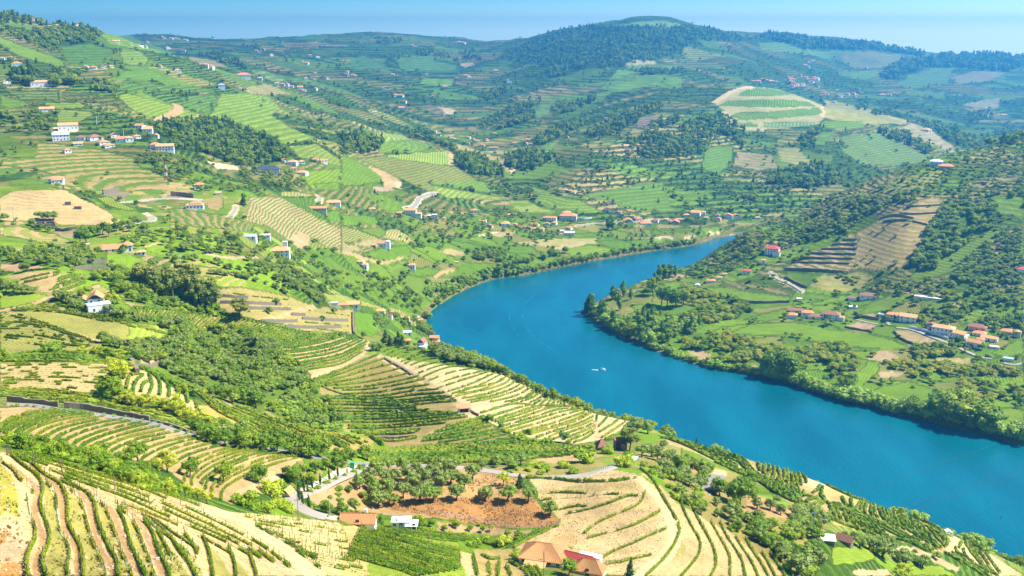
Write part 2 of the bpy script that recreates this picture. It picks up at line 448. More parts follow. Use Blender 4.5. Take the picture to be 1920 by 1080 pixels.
TREEP[hill_c] = np.maximum(TREEP[hill_c],0.34); GROUND[hill_c] *= 1.35; VINE[hill_c] = (0.025,0.06,0.014); ROWA[hill_c] = 0.92; ROWC[hill_c] = GZ[hill_c] / 4.4
# --- far side
FOREST = DRK
cover('A2',[(880,330),(1060,225),(1200,170),(1400,140),(1580,148),(1919,150),(1919,290),(1800,330),(1560,380),(1330,385),(1150,370),(960,345)],ground=(0.05,0.085,0.02),vine=VDK,step=8,amt=0.3,trees=0.75)
cover('A3',[(0,148),(170,160),(300,195),(440,215),(300,240),(80,225),(0,280)],ground=(0.05,0.085,0.02),amt=0.2,trees=0.75)
cover('A2',[(1580,140),(1680,118),(1800,115),(1900,135),(1910,150),(1720,150)],ground=(0.34,0.33,0.15),vine=GRN,step=5,amt=0.5)
cover('A3',[(440,222),(470,195),(700,215),(850,235),(1050,245),(1250,280),(1370,305),(1340,318),(1100,285),(950,278),(680,278),(620,250)],ground=(0.045,0.08,0.02),amt=0,trees=0.95)
cover('A3',[(1105,415),(1230,345),(1390,325),(1400,315),(1600,300),(1800,308),(1919,318),(1919,370),(1820,405),(1640,395),(1530,380),(1380,380),(1280,410),(1190,450),(1110,440)],ground=(0.045,0.08,0.02),amt=0,trees=0.95)
cover('A3',[(430,240),(560,238),(700,285),(900,280),(1060,295),(1000,370),(880,340),(640,300),(440,285)],ground=(0.24,0.27,0.09),vine=GRN,step=9,amt=0.3)
cover('A3',[(880,310),(1050,290),(1260,315),(1210,350),(1110,385),(960,385),(890,340)],ground=(0.25,0.24,0.10),vine=GRN,step=7,amt=0.5)
cover('A3',[(1290,415),(1390,385),(1530,382),(1480,470),(1290,500),(1210,470)],ground=(0.22,0.24,0.08),vine=GRN,step=6,amt=0.5)
cover('A3',[(1500,440),(1640,400),(1820,410),(1700,460),(1560,470)],ground=(0.27,0.23,0.13),vine=GRN,step=6,amt=0.4)
cover('A3',[(950,410),(1090,390),(1105,430),(1020,445),(940,440)],ground=LIM,vine=BRT,step=5,amt=0.4)
cover('A3',[(1560,590),(1780,550),(1780,610),(1640,610)],ground=(0.30,0.28,0.16),amt=0.2)
# sunny round vineyard on the right-hand spur
cover('A3',[(180,570),(300,500),(390,490),(520,500),(640,535),(790,590),(800,660),(770,700),(600,720),(450,725),(360,720),(270,690),(220,610)],ground=(0.45,0.42,0.22),vine=BRT,step=3.4,amt=0.2)
cover('A3',[(300,540),(400,495),(520,505),(620,530),(500,540)],ground=LIM,vine=GRN,step=6,along=[(400,500),(385,545)],amt=0.85)
cover('A3',[(200,595),(240,568),(390,562),(560,560),(690,570),(750,597),(600,603),(400,600)],ground=LIM,vine=GRN,step=6,along=[(430,560),(420,600)],amt=0.85)
cover('A3',[(260,655),(330,635),(420,635),(600,620),(760,605),(795,640),(640,660),(460,668),(380,672)],ground=LIM,vine=GRN,step=6,along=[(420,640),(435,668)],amt=0.85)
cover('A3',[(460,690),(600,685),(750,690),(720,712),(560,715),(450,715)],ground=(0.36,0.36,0.2),vine=GRN,step=7,along=[(460,690),(455,712)],amt=0.7)
cover('A3',[(280,690),(400,690),(440,715),(360,722)],ground=BRT,amt=0.2)
strip('A3',[(180,575),(300,505),(390,490)],9,PALE)
strip('A3',[(240,630),(275,690),(370,725),(450,728)],8,(0.5,0.45,0.3))
strip('A3',[(790,600),(800,630),(790,655)],7,PALE)
cover('A3',[(800,560),(1000,600),(1270,680),(1260,695),(1020,700),(900,690),(800,665)],ground=(0.40,0.38,0.13),vine=BRT,step=6,amt=0.4,trees=0.03)
cover('A3',[(790,685),(1000,680),(1020,720),(900,725),(760,715)],ground=LIM,vine=GRN,step=3,amt=0.5)
cover('A3',[(720,810),(790,745),(860,740),(800,820)],ground=BRT,vine=GRN,step=3,amt=0.4)
cover('A3',[(900,760),(1100,745),(1250,820),(1390,880),(1300,925),(1150,930),(1000,920),(900,850)],ground=(0.25,0.26,0.12),vine=VDK,step=2.6,amt=0.85,trees=0.02)
cover('A3',[(1280,690),(1380,720),(1540,835),(1480,845),(1390,800),(1260,760),(1210,730)],ground=(0.42,0.36,0.24),vine=GRN,step=4,amt=0.4,trees=0.08)
cover('A3',[(1290,680),(1500,720),(1640,760),(1919,720),(1919,790),(1640,835),(1560,830),(1440,760),(1320,700)],ground=DRK,amt=0.1,trees=0.7)
cover('A3',[(380,860),(500,870),(540,940),(430,960),(290,930),(310,850)],ground=(0.42,0.32,0.22),vine=GRN,step=2.2,amt=0.7,trees=0.1)
cover('A3',[(520,830),(640,830),(720,900),(700,950),(560,900)],ground=(0.38,0.36,0.14),vine=GRN,step=3,amt=0.4,trees=0.06)
cover('A3',[(130,830),(280,820),(290,900),(200,980),(110,950)],ground=(0.19,0.26,0.05),vine=GRN,step=2.6,amt=0.5,trees=0.03)
# --- centre valley
cover('A2',[(1570,370),(1660,335),(1760,345),(1770,360),(1640,365)],ground=(0.42,0.40,0.20),amt=0.1)
cover('A2',[(1510,440),(1560,395),(1650,395),(1640,450)],ground=LIM,amt=0.2)
cover('A2',[(1590,372),(1760,362),(1919,365),(1860,395),(1640,392)],ground=(0.22,0.28,0.08),vine=GRN,step=4,amt=0.5)
cover('A2',[(1640,450),(1660,420),(1800,420),(1919,440),(1919,500),(1700,490),(1560,520),(1450,500),(1500,455)],ground=LIM,vine=GRN,step=4,amt=0.3,trees=0.02)
cover('A2',[(1130,545),(1190,540),(1390,535),(1560,500),(1610,495),(1500,530),(1300,560),(1140,570)],ground=LIM,amt=0.1)
cover('A2',[(1080,640),(1110,590),(1190,580),(1170,640),(1100,670)],ground=(0.24,0.27,0.08),vine=GRN,step=4,amt=0.4)
cover('A2',[(1690,660),(1790,650),(1740,720),(1640,715)],ground=(0.30,0.24,0.2),vine=VDK,step=3,amt=0.5)
cover('A2',[(300,320),(440,325),(600,350),(660,375),(640,395),(500,405),(360,400),(320,365)],ground=(0.15,0.22,0.06),vine=VDK,step=7,amt=0.4,trees=0.01)
cover('A2',[(20,360),(120,310),(230,350),(290,410),(160,400),(40,385)],ground=(0.13,0.19,0.05),vine=VDK,step=6,amt=0.6,trees=0.02)
cover('A2',[(440,600),(500,590),(560,600),(600,640),(590,660),(520,635)],ground=(0.22,0.19,0.16),vine=VDK,step=5,amt=0.6)
cover('A2',[(540,595),(640,615),(650,640),(600,645)],ground=(0.5,0.42,0.28),amt=0.1)
cover('A2',[(660,355),(740,350),(760,365),(700,378)],ground=(0.44,0.36,0.24),amt=0.1)
cover('A2',[(590,445),(620,450),(640,480),(580,485),(440,470),(470,445)],ground=LIM,amt=0.2)
cover('A2',[(190,750),(340,755),(390,785),(250,800),(190,780)],ground=(0.42,0.42,0.12),amt=0.1,vine=GRN,step=3)
cover('A2',[(240,800),(420,790),(540,830),(400,860),(200,860)],ground=(0.24,0.30,0.05),vine=GRN,step=2.6,amt=0.55)
cover('A2',[(230,880),(400,858),(600,850),(600,930),(400,915)],ground=(0.45,0.44,0.12),vine=VBR,step=4,along=[(430,870),(425,920)],amt=0.75)
cover('A2',[(600,850),(640,880),(650,930),(600,930)],ground=(0.48,0.42,0.22),amt=0.1)
cover('A2',[(80,890),(240,882),(560,930),(640,935),(850,1070),(500,1079),(300,990),(180,930)],ground=(0.30,0.28,0.09),vine=VGR,step=2.4,amt=0.85)
cover('A2',[(0,880),(60,890),(200,970),(300,1010),(220,1025),(0,1050)],ground=BRT,vine=GRN,step=2.4,amt=0.35)
cover('A2',[(150,940),(210,950),(330,1010),(340,1050),(250,1065),(230,1000)],ground=TAN,amt=0.1)
cover('A2',[(570,795),(700,820),(830,870),(940,890),(1000,940),(940,970),(900,935),(700,870),(640,830)],ground=(0.42,0.36,0.16),vine=GRN,step=4,amt=0.4,trees=0.05)
cover('A2',[(930,930),(960,920),(1000,940),(950,975)],ground=PALE,amt=0)
cover('A2',[(1090,850),(1150,805),(1210,800),(1160,870)],ground=(0.21,0.30,0.06),amt=0.2)
cover('A2',[(640,870),(760,880),(900,940),(910,985),(870,1000),(720,980),(640,920)],ground=(0.10,0.16,0.03),amt=0.2,trees=0.8)
cover('C6',[(150,40),(330,90),(560,180),(760,215),(910,280),(1000,350),(840,350),(640,320),(430,300),(250,220),(310,150)],ground=(0.28,0.33,0.06),vine=GRN,step=1.8,amt=0.6)
cover('C6',[(0,215),(180,215),(300,280),(490,340),(470,365),(300,350),(100,345),(0,310)],ground=(0.34,0.34,0.09),vine=GRN,step=2.2,amt=0.35)
cover('C6',[(820,160),(1500,10),(1700,20),(1760,290),(1900,330),(1500,350),(1260,300),(1180,240)],ground=(0.20,0.27,0.06),vine=VDK,step=3.0,amt=0.85,trees=0.06)
# --- left-hand mountain
cover('A1',[(0,205),(130,260),(330,330),(400,375),(300,372),(120,320),(0,262)],ground=LIM,vine=VBR,step=5,along=[(0,260),(300,370)],amt=0.6)
cover('A1',[(330,265),(520,245),(630,275),(620,330),(560,380),(390,370),(360,310)],ground=(0.13,0.21,0.04),vine=VDK,step=3.6,amt=0.6,trees=0.04)
cover('A1',[(680,280),(760,275),(835,320),(820,370),(700,365)],ground=(0.28,0.31,0.07),vine=VBR,step=4,amt=0.4,trees=0.02)
cover('A1',[(560,195),(680,180),(880,260),(1000,300),(900,300),(640,255)],ground=LIM,vine=GRN,step=4,amt=0.4,trees=0.05)
cover('A1',[(620,450),(720,400),(860,385),(920,400),(930,450),(700,455)],ground=(0.17,0.25,0.04),vine=GRN,step=3.6,amt=0.5,trees=0.01)
cover('A1',[(640,470),(1050,480),(1210,500),(1200,520),(950,520),(820,510),(720,530)],ground=(0.14,0.21,0.04),vine=VDK,step=3.6,amt=0.7,trees=0.04)
cover('A1',[(1060,320),(1200,340),(1290,380),(1190,375),(1090,345)],ground=(0.36,0.32,0.17),vine=GRN,step=5,amt=0.4)
cover('A1',[(1410,395),(1500,400),(1600,450),(1580,470),(1480,440)],ground=(0.33,0.34,0.10),vine=GRN,step=5,amt=0.4)
cover('A1',[(1340,490),(1500,475),(1640,530),(1560,535),(1400,525)],ground=(0.38,0.33,0.17),vine=GRN,step=3,amt=0.6)
cover('A1',[(650,540),(720,525),(900,575),(985,595),(960,640),(890,675),(780,640)],ground=(0.31,0.33,0.06),vine=VBR,step=2.8,amt=0.7)
cover('A1',[(1015,605),(1130,645),(1135,690),(1020,690),(940,680)],ground=(0.31,0.33,0.06),vine=VBR,step=2.8,amt=0.6)
cover('A1',[(1240,530),(1400,525),(1510,545),(1570,600),(1530,650),(1600,700),(1760,780),(1610,812),(1500,742),(1290,672),(1190,650)],ground=(0.31,0.35,0.06),vine=VBR,step=3.2,amt=0.6,trees=0.005)
cover('A1',[(1020,550),(1200,530),(1230,570),(1180,640),(1020,590)],ground=(0.15,0.23,0.05),vine=VDK,step=3,amt=0.6,trees=0.08)
strip('A1',[(1000,592),(1000,620),(960,650),(890,680)],7,TAN)
strip('A1',[(1130,650),(1145,690),(1150,705)],6,TAN)
strip('A1',[(1165,680),(1200,690)],9,TAN)
cover('A1',[(0,530),(60,550),(180,590),(60,610),(0,600)],ground=BRT,vine=VBR,step=3,amt=0.3)
cover('A1',[(20,510),(330,510),(330,570),(120,560)],ground=(0.20,0.22,0.07),vine=VDK,step=2.4,amt=0.8,trees=0.05)
cover('A1',[(230,580),(440,575),(490,605),(320,615)],ground=(0.33,0.34,0.08),vine=VBR,step=2.2,amt=0.5)
cover('A1',[(330,620),(510,625),(520,650),(440,690),(320,690)],ground=(0.28,0.28,0.09),vine=GRN,step=2.0,amt=0.7,trees=0.04)
cover('A1',[(210,800),(500,830),(740,880),(780,930),(960,1010),(940,1050),(700,1079),(360,1065),(350,1000),(200,950),(0,930),(20,900),(200,880)],ground=(0.40,0.33,0.13),vine=VGR,step=1.9,amt=0.95,trees=0.008)
cover('A1',[(300,720),(430,700),(440,740),(300,750)],ground=(0.8,0.68,0.48),amt=0)
cover('A1',[(1170,905),(1240,920),(1340,935),(1350,955),(1230,950)],ground=(0.75,0.62,0.45),amt=0)
cover('A1',[(1620,820),(1780,810),(1919,900),(1919,935),(1680,880)],ground=(0.31,0.31,0.08),vine=VBR,step=2.6,amt=0.5)
cover('A1',[(1700,960),(1919,950),(1919,1060),(1760,1070),(1700,1000)],ground=LIM,vine=VGR,step=2.2,amt=0.55,trees=0.01)
strip('A1',[(800,1060),(940,1050),(1010,1045),(990,1035)],6,TAN)
cover('A1',[(870,750),(900,690),(1000,680),(1270,670),(1340,720),(1500,770),(1620,850),(1600,900),(1480,935),(1330,930),(1150,862),(980,840)],ground=(0.05,0.085,0.02),amt=0.1,trees=1.0)
# --- tan hill and the benches round it
cover('C3',[(0,190),(160,110),(440,90),(640,95),(740,100),(900,185),(1160,310),(1360,440),(1220,500),(960,490),(680,500),(600,470),(420,440),(180,450),(0,440)],ground=(0.60,0.45,0.25),vine=(0.50,0.35,0.17),step=1.2,amt=0.5)
cover('C3',[(0,60),(340,45),(640,70),(640,90),(160,105),(0,140)],ground=LIM,amt=0.2,trees=0.02)
cover('C3',[(920,160),(1080,220),(1340,380),(1400,460),(1360,440),(1160,310)],ground=BRT,amt=0.2,trees=0.12)
cover('C3',[(1080,190),(1200,165),(1380,245),(1520,310),(1440,330),(1280,300)],ground=(0.34,0.34,0.07),vine=VBR,step=2.2,along=[(1200,180),(1240,270)],amt=0.7)
cover('C3',[(0,520),(210,500),(420,560),(600,590),(820,680),(740,720),(500,690),(240,640),(0,600)],ground=(0.50,0.40,0.19),vine=VBR,step=1.6,amt=0.7)
cover('C3',[(620,540),(870,530),(860,620),(720,630),(620,580)],ground=(0.42,0.33,0.22),amt=0.1)
cover('C3',[(0,700),(400,690),(560,740),(300,755),(0,765)],ground=LIM,amt=0.3,trees=0.1)
cover('C3',[(0,800),(400,780),(900,760),(1200,800),(1200,900),(860,920),(600,960),(300,920),(0,880)],ground=(0.14,0.21,0.03),vine=VGR,step=1.6,amt=0.5,trees=0.45)
cover('C3',[(0,930),(180,920),(480,960),(560,985),(200,1010),(0,1010)],ground=(0.52,0.36,0.22),amt=0.0)
cover('C3',[(1440,550),(1560,520),(1860,530),(1919,640),(1919,860),(1660,790),(1640,730),(1560,640)],ground=(0.24,0.31,0.04),vine=VBR,step=2,amt=0.5,trees=0.06)
cover('C3',[(1160,120),(1340,115),(1520,140),(1340,190),(1160,150)],ground=ROCK,amt=0)
strip('C3',[(1220,520),(1420,490),(1600,455),(1720,440),(1690,390),(1640,360)],3.2,(0.72,0.62,0.48))
strip('C3',[(0,775),(300,765),(740,748)],2.6,(0.74,0.70,0.62))
strip('C3',[(1640,735),(1780,690)],1.6,PALE)
strip('C3',[(1390,236),(1620,215),(1800,195),(1919,190)],4,(0.62,0.6,0.56))
strip('C4',[(0,190),(180,195),(340,215)],4,(0.6,0.58,0.56))
cover('C4',[(0,120),(220,130),(270,180),(160,195),(0,185)],ground=ROCK,amt=0)
cover('C4',[(0,300),(160,310),(440,370),(620,380),(780,430),(980,510),(880,560),(760,560),(540,530),(200,500),(0,450)],ground=(0.34,0.28,0.14),vine=VGR,step=1.35,amt=1.0)
cover('C4',[(0,455),(150,490),(400,545),(330,590),(230,600),(0,520)],ground=(0.40,0.36,0.10),vine=VBR,step=2.4,along=[(150,490),(200,590)],amt=0.7)
cover('C4',[(0,530),(260,610),(540,590),(560,780),(400,800),(240,700),(0,660)],ground=(0.25,0.32,0.04),vine=VBR,step=2,amt=0.4,trees=0.06)
cover('C4',[(360,200),(560,170),(620,260),(540,330),(420,300),(360,250)],ground=SOIL,vine=VBR,step=2,amt=0.4)
cover('C4',[(780,400),(860,310),(880,190),(1220,170),(1440,290),(1620,400),(1800,490),(1919,540),(1919,800),(1700,870),(1560,800),(1440,760),(1300,640),(1100,500),(900,460)],ground=(0.50,0.36,0.24),vine=VGR,step=2.0,amt=0.9,trees=0.012)
cover('C4',[(1300,640),(1440,560),(1560,620),(1760,740),(1640,770),(1440,745)],ground=(0.50,0.37,0.24),vine=(0.40,0.28,0.16),step=2.0,amt=0.4)
cover('C4',[(1230,115),(1400,110),(1620,150),(1540,170),(1230,165)],ground=(0.44,0.40,0.16),vine=GRN,step=3.4,along=[(1300,115),(1290,165)],amt=0.8)
cover('C4',[(1260,180),(1660,170),(1640,230),(1740,290),(1500,280),(1340,230)],ground=(0.13,0.20,0.04),vine=VDK,step=2,amt=0.6,trees=0.03)
cover('C4',[(1700,360),(1919,310),(1919,470),(1800,440)],ground=(0.16,0.24,0.04),vine=VDK,step=2,amt=0.7,trees=0.03)
cover('C4',[(1620,30),(1919,10),(1919,100),(1640,90)],ground=BRT,vine=GRN,step=3,amt=0.4)
strip('C4',[(730,270),(735,310),(700,360),(670,400)],3.4,PALE)
strip('C4',[(1650,160),(1680,190),(1665,240)],4,PALE)
strip('C4',[(960,850),(800,860),(560,850),(400,810)],2.5,(0.5,0.4,0.28))
cover('C4',[(0,930),(300,950),(640,1000),(620,1079),(0,1079)],ground=(0.42,0.37,0.14),vine=VBR,step=1.6,amt=0.5,trees=0.05)
cover('A4',[(1750,250),(1919,350),(1919,560),(1780,500),(1700,350)],ground=(0.13,0.19,0.03),amt=0.3,trees=0.5)
# --- village slope, station road, plain
strip('C5',[(1070,130),(1000,140),(880,190),(850,240),(810,285),(720,300)],5,(0.66,0.62,0.56))
cover('C5',[(590,0),(660,0),(680,90),(620,80)],ground=(0.6,0.48,0.32),amt=0)
cover('C5',[(360,60),(600,80),(600,110),(360,118)],ground=(0.44,0.34,0.25),amt=0)
cover('C5',[(1020,50),(1700,150),(1919,200),(1500,195),(1200,190),(1060,110)],ground=(0.36,0.36,0.11),vine=GRN,step=3,amt=0.3)
cover('C5',[(1100,0),(1600,0),(1700,120),(1400,90),(1030,25)],ground=(0.23,0.29,0.07),vine=GRN,step=2.6,amt=0.5)
strip('C5',[(1030,40),(1400,100),(1720,160)],5,DRK,trees=0.9)
cover('C5',[(0,380),(380,400),(450,480),(100,495),(0,490)],ground=(0.18,0.26,0.04),vine=VGR,step=1.6,amt=0.6,trees=0.01)
cover('C5',[(0,500),(180,545),(420,640),(430,660),(200,670),(0,690)],ground=(0.40,0.36,0.16),vine=VGR,step=1.5,amt=0.9)
cover('C5',[(180,540),(460,530),(520,570),(440,635)],ground=(0.20,0.24,0.05),vine=VDK,step=3,along=[(220,560),(440,630)],amt=0.7)
cover('C5',[(460,640),(540,540),(640,540),(760,610),(800,660),(740,690),(580,660)],ground=(0.48,0.40,0.2),vine=GRN,step=1.4,amt=0.8)
cover('C5',[(110,690),(420,650),(600,700),(560,735),(300,745)],ground=(0.44,0.35,0.22),vine=GRN,step=1.6,amt=0.5)
cover('C5',[(200,820),(560,740),(740,720),(820,800),(700,880),(560,910),(360,870)],ground=(0.17,0.25,0.03),vine=VGR,step=2.4,along=[(250,850),(700,750)],amt=0.7)
cover('C5',[(0,700),(180,710),(250,790),(60,800),(0,780)],ground=(0.44,0.35,0.2),vine=GRN,step=1.5,amt=0.6)
strip('C5',[(30,800),(150,830),(300,880),(420,910),(560,920),(720,860)],3,TAN)
cover('C5',[(320,1060),(440,960),(640,900),(740,850),(780,880),(640,980),(400,1079)],ground=(0.25,0.32,0.06),amt=0.2,trees=0.02)
cover('C5',[(720,1040),(860,980),(1000,970),(1160,1010),(1060,1060),(900,1075)],ground=(0.17,0.25,0.03),vine=VGR,step=2.4,along=[(860,980),(1060,1060)],amt=0.5)
cover('C5',[(1060,1079),(1300,980),(1500,910),(1760,920),(1780,1079)],ground=(0.15,0.23,0.03),vine=VGR,step=2.4,along=[(1300,980),(1780,1079)],amt=0.5)
cover('C5',[(540,1060),(600,1040),(840,1079),(600,1079)],ground=(0.19,0.27,0.03),amt=0.3)
cover('C5',[(1110,780),(1200,755),(1390,800),(1380,840),(1200,815)],ground=(0.47,0.39,0.2),amt=0.1)
cover('C5',[(1670,600),(1800,570),(1919,570),(1919,620),(1760,630)],ground=(0.44,0.37,0.2),amt=0.1)
strip('C5',[(1560,610),(1660,590),(1760,570)],3,(0.66,0.56,0.42))
strip('C5',[(1050,1079),(1140,1030),(1260,990)],2,TAN)
cover('C5',[(1560,1040),(1680,1060),(1720,1079),(1600,1079)],ground=(0.66,0.54,0.38),amt=0)
cover('C6',[(60,690),(300,650),(660,640),(980,640),(940,700),(600,720),(400,730)],ground=(0.42,0.40,0.17),amt=0.1,trees=0.02)
cover('C6',[(440,740),(760,700),(880,710),(640,760),(520,765)],ground=(0.46,0.39,0.22),amt=0)
cover('C6',[(560,770),(900,710),(1080,750),(1240,780),(1080,830),(860,850),(700,860)],ground=(0.29,0.34,0.05),vine=GRN,step=3,amt=0.3,along=[(600,770),(1000,740)],trees=0.02)
cover('C6',[(60,790),(240,770),(330,800),(300,850),(100,860)],ground=BRT,amt=0.2,trees=0.02)
strip('C6',[(720,500),(900,475),(1100,470),(1260,455),(1440,450),(1640,430),(1919,425)],4,(0.6,0.5,0.38))
cover('C6',[(1640,650),(1880,640),(1900,690),(1760,690)],ground=(0.16,0.25,0.05),vine=GRN,step=3,amt=0.4)
strip('C6',[(1540,640),(1700,630),(1800,625)],3,(0.6,0.52,0.42))
cover('A6',[(0,240),(70,245),(60,262),(0,275)],ground=(0.62,0.52,0.38),amt=0)
cover('A6',[(140,225),(340,235),(330,250),(160,258)],ground=(0.7,0.62,0.48),amt=0)
# --- right-hand hill
cover('A6',[(575,435),(640,400),(760,330),(960,245),(985,290),(975,380),(930,460),(760,440)],ground=(0.50,0.38,0.25),vine=(0.15,0.15,0.06),step=2.6,amt=1.0)
cover('A6',[(990,230),(1110,150),(1230,90),(1400,25),(1470,40),(1430,120),(1380,190),(1330,320),(1250,400),(1180,440),(960,440),(980,350)],ground=(0.46,0.35,0.18),vine=(0.22,0.21,0.07),step=3.4,amt=0.55,trees=0.09)
cover('A6',[(640,310),(760,270),(820,250),(830,290),(740,330),(680,345)],ground=BRT,vine=VGR,step=3,amt=0.5)
cover('A6',[(570,480),(620,450),(780,460),(700,535),(640,510)],ground=(0.14,0.22,0.03),vine=VDK,step=2.4,along=[(600,460),(690,520)],amt=0.6)
cover('A6',[(720,530),(780,470),(1000,450),(1100,480),(1010,540),(860,570)],ground=(0.36,0.33,0.13),vine=VBR,step=3,amt=0.3,trees=0.16)
cover('A6',[(1270,470),(1490,350),(1640,270),(1780,190),(1800,230),(1640,400),(1480,470),(1300,500)],ground=(0.18,0.22,0.05),vine=GRN,step=2.0,amt=0.8,trees=0.10)
cover('A6',[(1700,30),(1919,10),(1919,160),(1780,120),(1720,70)],ground=(0.22,0.28,0.05),vine=VDK,step=3.6,amt=0.8,trees=0.08)
cover('A3',[(1150,1020),(1260,980),(1500,960),(1360,1079),(1120,1079)],ground=(0.36,0.33,0.14),vine=GRN,step=2.6,amt=0.8,trees=0.05)
cover('A3',[(1600,1040),(1700,1000),(1840,990),(1900,1000),(1720,1060)],ground=(0.42,0.32,0.2),vine=GRN,step=2.6,amt=0.5,trees=0.06)
strip('A6',[(500,450),(520,480),(600,515),(650,545),(670,560)],3.0,(0.68,0.64,0.6))
cover('A6',[(110,540),(250,535),(420,570),(600,590),(610,615),(380,620),(200,580)],ground=(0.23,0.31,0.03),vine=GRN,step=2.6,along=[(150,545),(400,610)],amt=0.4)
cover('A6',[(240,500),(400,520),(640,560),(620,590),(400,560),(230,530)],ground=(0.25,0.22,0.10),vine=VDK,step=2.2,amt=0.7,trees=0.3)
# --- right-hand plain
cover('A6',[(260,790),(420,740),(620,728),(800,770),(1000,790),(1180,830),(1280,880),(1000,880),(820,860),(600,800),(420,810)],ground=(0.24,0.32,0.03),vine=GRN,step=2.6,along=[(300,790),(900,800)],amt=0.45,trees=0.012)
cover('A6',[(720,620),(960,570),(1060,555),(1060,580),(860,620),(740,640)],ground=(0.23,0.31,0.03),vine=GRN,step=2.4,along=[(740,630),(1050,570)],amt=0.5)
cover('A6',[(30,775),(200,745),(330,740),(300,775),(120,800)],ground=(0.24,0.32,0.03),amt=0.3,trees=0.01)
cover('A6',[(430,690),(590,655),(600,700),(480,730),(340,720)],ground=(0.19,0.27,0.03),vine=VDK,step=2.6,along=[(360,720),(590,660)],amt=0.7,trees=0.01)
cover('A6',[(380,640),(480,630),(500,650),(400,665)],ground=BRT,amt=0.2)
cover('A6',[(25,900),(90,885),(170,910),(160,945),(90,940)],ground=(0.46,0.36,0.22),amt=0)
cover('A6',[(340,1000),(400,975),(440,985),(430,1015),(370,1020)],ground=(0.46,0.36,0.22),amt=0)
cover('C7',[(130,285),(240,235),(340,240),(440,270),(380,320),(260,300)],ground=(0.44,0.31,0.22),amt=0)
cover('C7',[(350,580),(440,530),(560,525),(660,575),(640,610),(500,630),(360,610)],ground=(0.46,0.36,0.23),amt=0)
cover('C7',[(620,320),(720,300),(900,340),(980,390),(820,450),(700,400),(620,370)],ground=(0.42,0.33,0.19),vine=GRN,amt=0.1,trees=0.05)
cover('C7',[(830,450),(960,395),(1060,420),(1140,455),(1110,485),(960,465)],ground=(0.46,0.34,0.24),amt=0)
cover('C7',[(460,740),(600,720),(760,740),(620,780),(490,795)],ground=(0.44,0.34,0.22),amt=0)
cover('C7',[(1160,40),(1280,30),(1330,70),(1240,90),(1150,60)],ground=(0.50,0.40,0.24),amt=0)
cover('C7',[(320,165),(420,140),(440,195),(370,185)],ground=(0.46,0.36,0.24),amt=0)
cover('C7',[(240,140),(360,90),(500,70),(600,110),(560,145),(440,130),(330,150)],ground=(0.24,0.32,0.03),vine=GRN,step=2.4,along=[(260,140),(500,80)],amt=0.5)
cover('C7',[(240,740),(380,620),(490,640),(470,700),(380,830),(220,900)],ground=(0.20,0.28,0.03),vine=GRN,step=2.4,along=[(380,640),(260,850)],amt=0.6,trees=0.01)
cover('C7',[(360,940),(500,880),(760,830),(960,880),(1040,960),(980,1060),(760,1020),(520,960)],ground=(0.19,0.26,0.04),vine=VGR,step=2.4,along=[(400,930),(900,1000)],amt=0.6,trees=0.02)
cover('C7',[(1580,550),(1800,430),(1919,400),(1919,560),(1760,590)],ground=(0.24,0.32,0.03),vine=GRN,step=2.4,along=[(1600,550),(1900,410)],amt=0.5,trees=0.03)
cover('C7',[(1640,870),(1760,810),(1919,780),(1919,880),(1760,910)],ground=(0.24,0.32,0.03),amt=0.3,trees=0.03)
cover('C7',[(930,620),(1160,590),(1380,590),(1420,640),(1200,650),(980,655)],ground=(0.46,0.38,0.18),amt=0.1)
cover('C7',[(1260,90),(1420,100),(1640,110),(1640,180),(1440,250),(1300,260),(1240,190)],ground=(0.25,0.30,0.05),vine=GRN,step=2,amt=0.5,trees=0.10)
# --- near left: the slope with the white house
cover('C2',[(60,110),(340,60),(660,40),(670,70),(400,200),(430,260),(240,230),(220,160)],ground=(0.50,0.38,0.20),amt=0)
cover('C2',[(400,200),(660,75),(850,85),(960,110),(900,190),(820,270),(640,290),(460,270)],ground=(0.48,0.37,0.19),amt=0)
cover('C2',[(0,280),(300,290),(520,320),(560,360),(330,420),(90,460),(0,470)],ground=(0.30,0.33,0.06),vine=VBR,step=1.5,along=[(0,290),(500,340)],amt=0.5)
cover('C2',[(90,480),(260,430),(560,360),(760,470),(1000,520),(1280,580),(1500,600),(1919,700),(1919,790),(1700,870),(1480,830),(1180,840),(960,820),(700,700),(300,600)],ground=(0.40,0.36,0.12),vine=VBR,step=1.7,along=[(200,480),(1300,900)],amt=0.5,trees=0.0)
cover('C2',[(0,510),(120,520),(300,610),(700,730),(1000,840),(1180,870),(1100,920),(840,950),(500,940),(240,990),(0,1000)],ground=(0.38,0.34,0.12),vine=VBR,step=1.7,along=[(100,560),(900,900)],amt=0.5)
strip('C2',[(0,500),(80,480),(330,430),(560,350)],2.6,TAN)
strip('C2',[(80,500),(300,590),(560,680),(820,740),(1120,840)],1.2,TAN)
cover('C2',[(960,250),(1080,190),(1260,270),(1200,300),(1060,310)],ground=(0.46,0.36,0.19),vine=VBR,step=1.4,amt=0.5)
cover('C2',[(1380,350),(1600,400),(1700,440),(1500,470),(1400,420)],ground=(0.42,0.32,0.18),vine=VBR,step=1.5,amt=0.5,trees=0.04)
strip('C2',[(1300,300),(1500,390),(1700,440),(1919,470)],3,(0.12,0.16,0.03),trees=0.4)
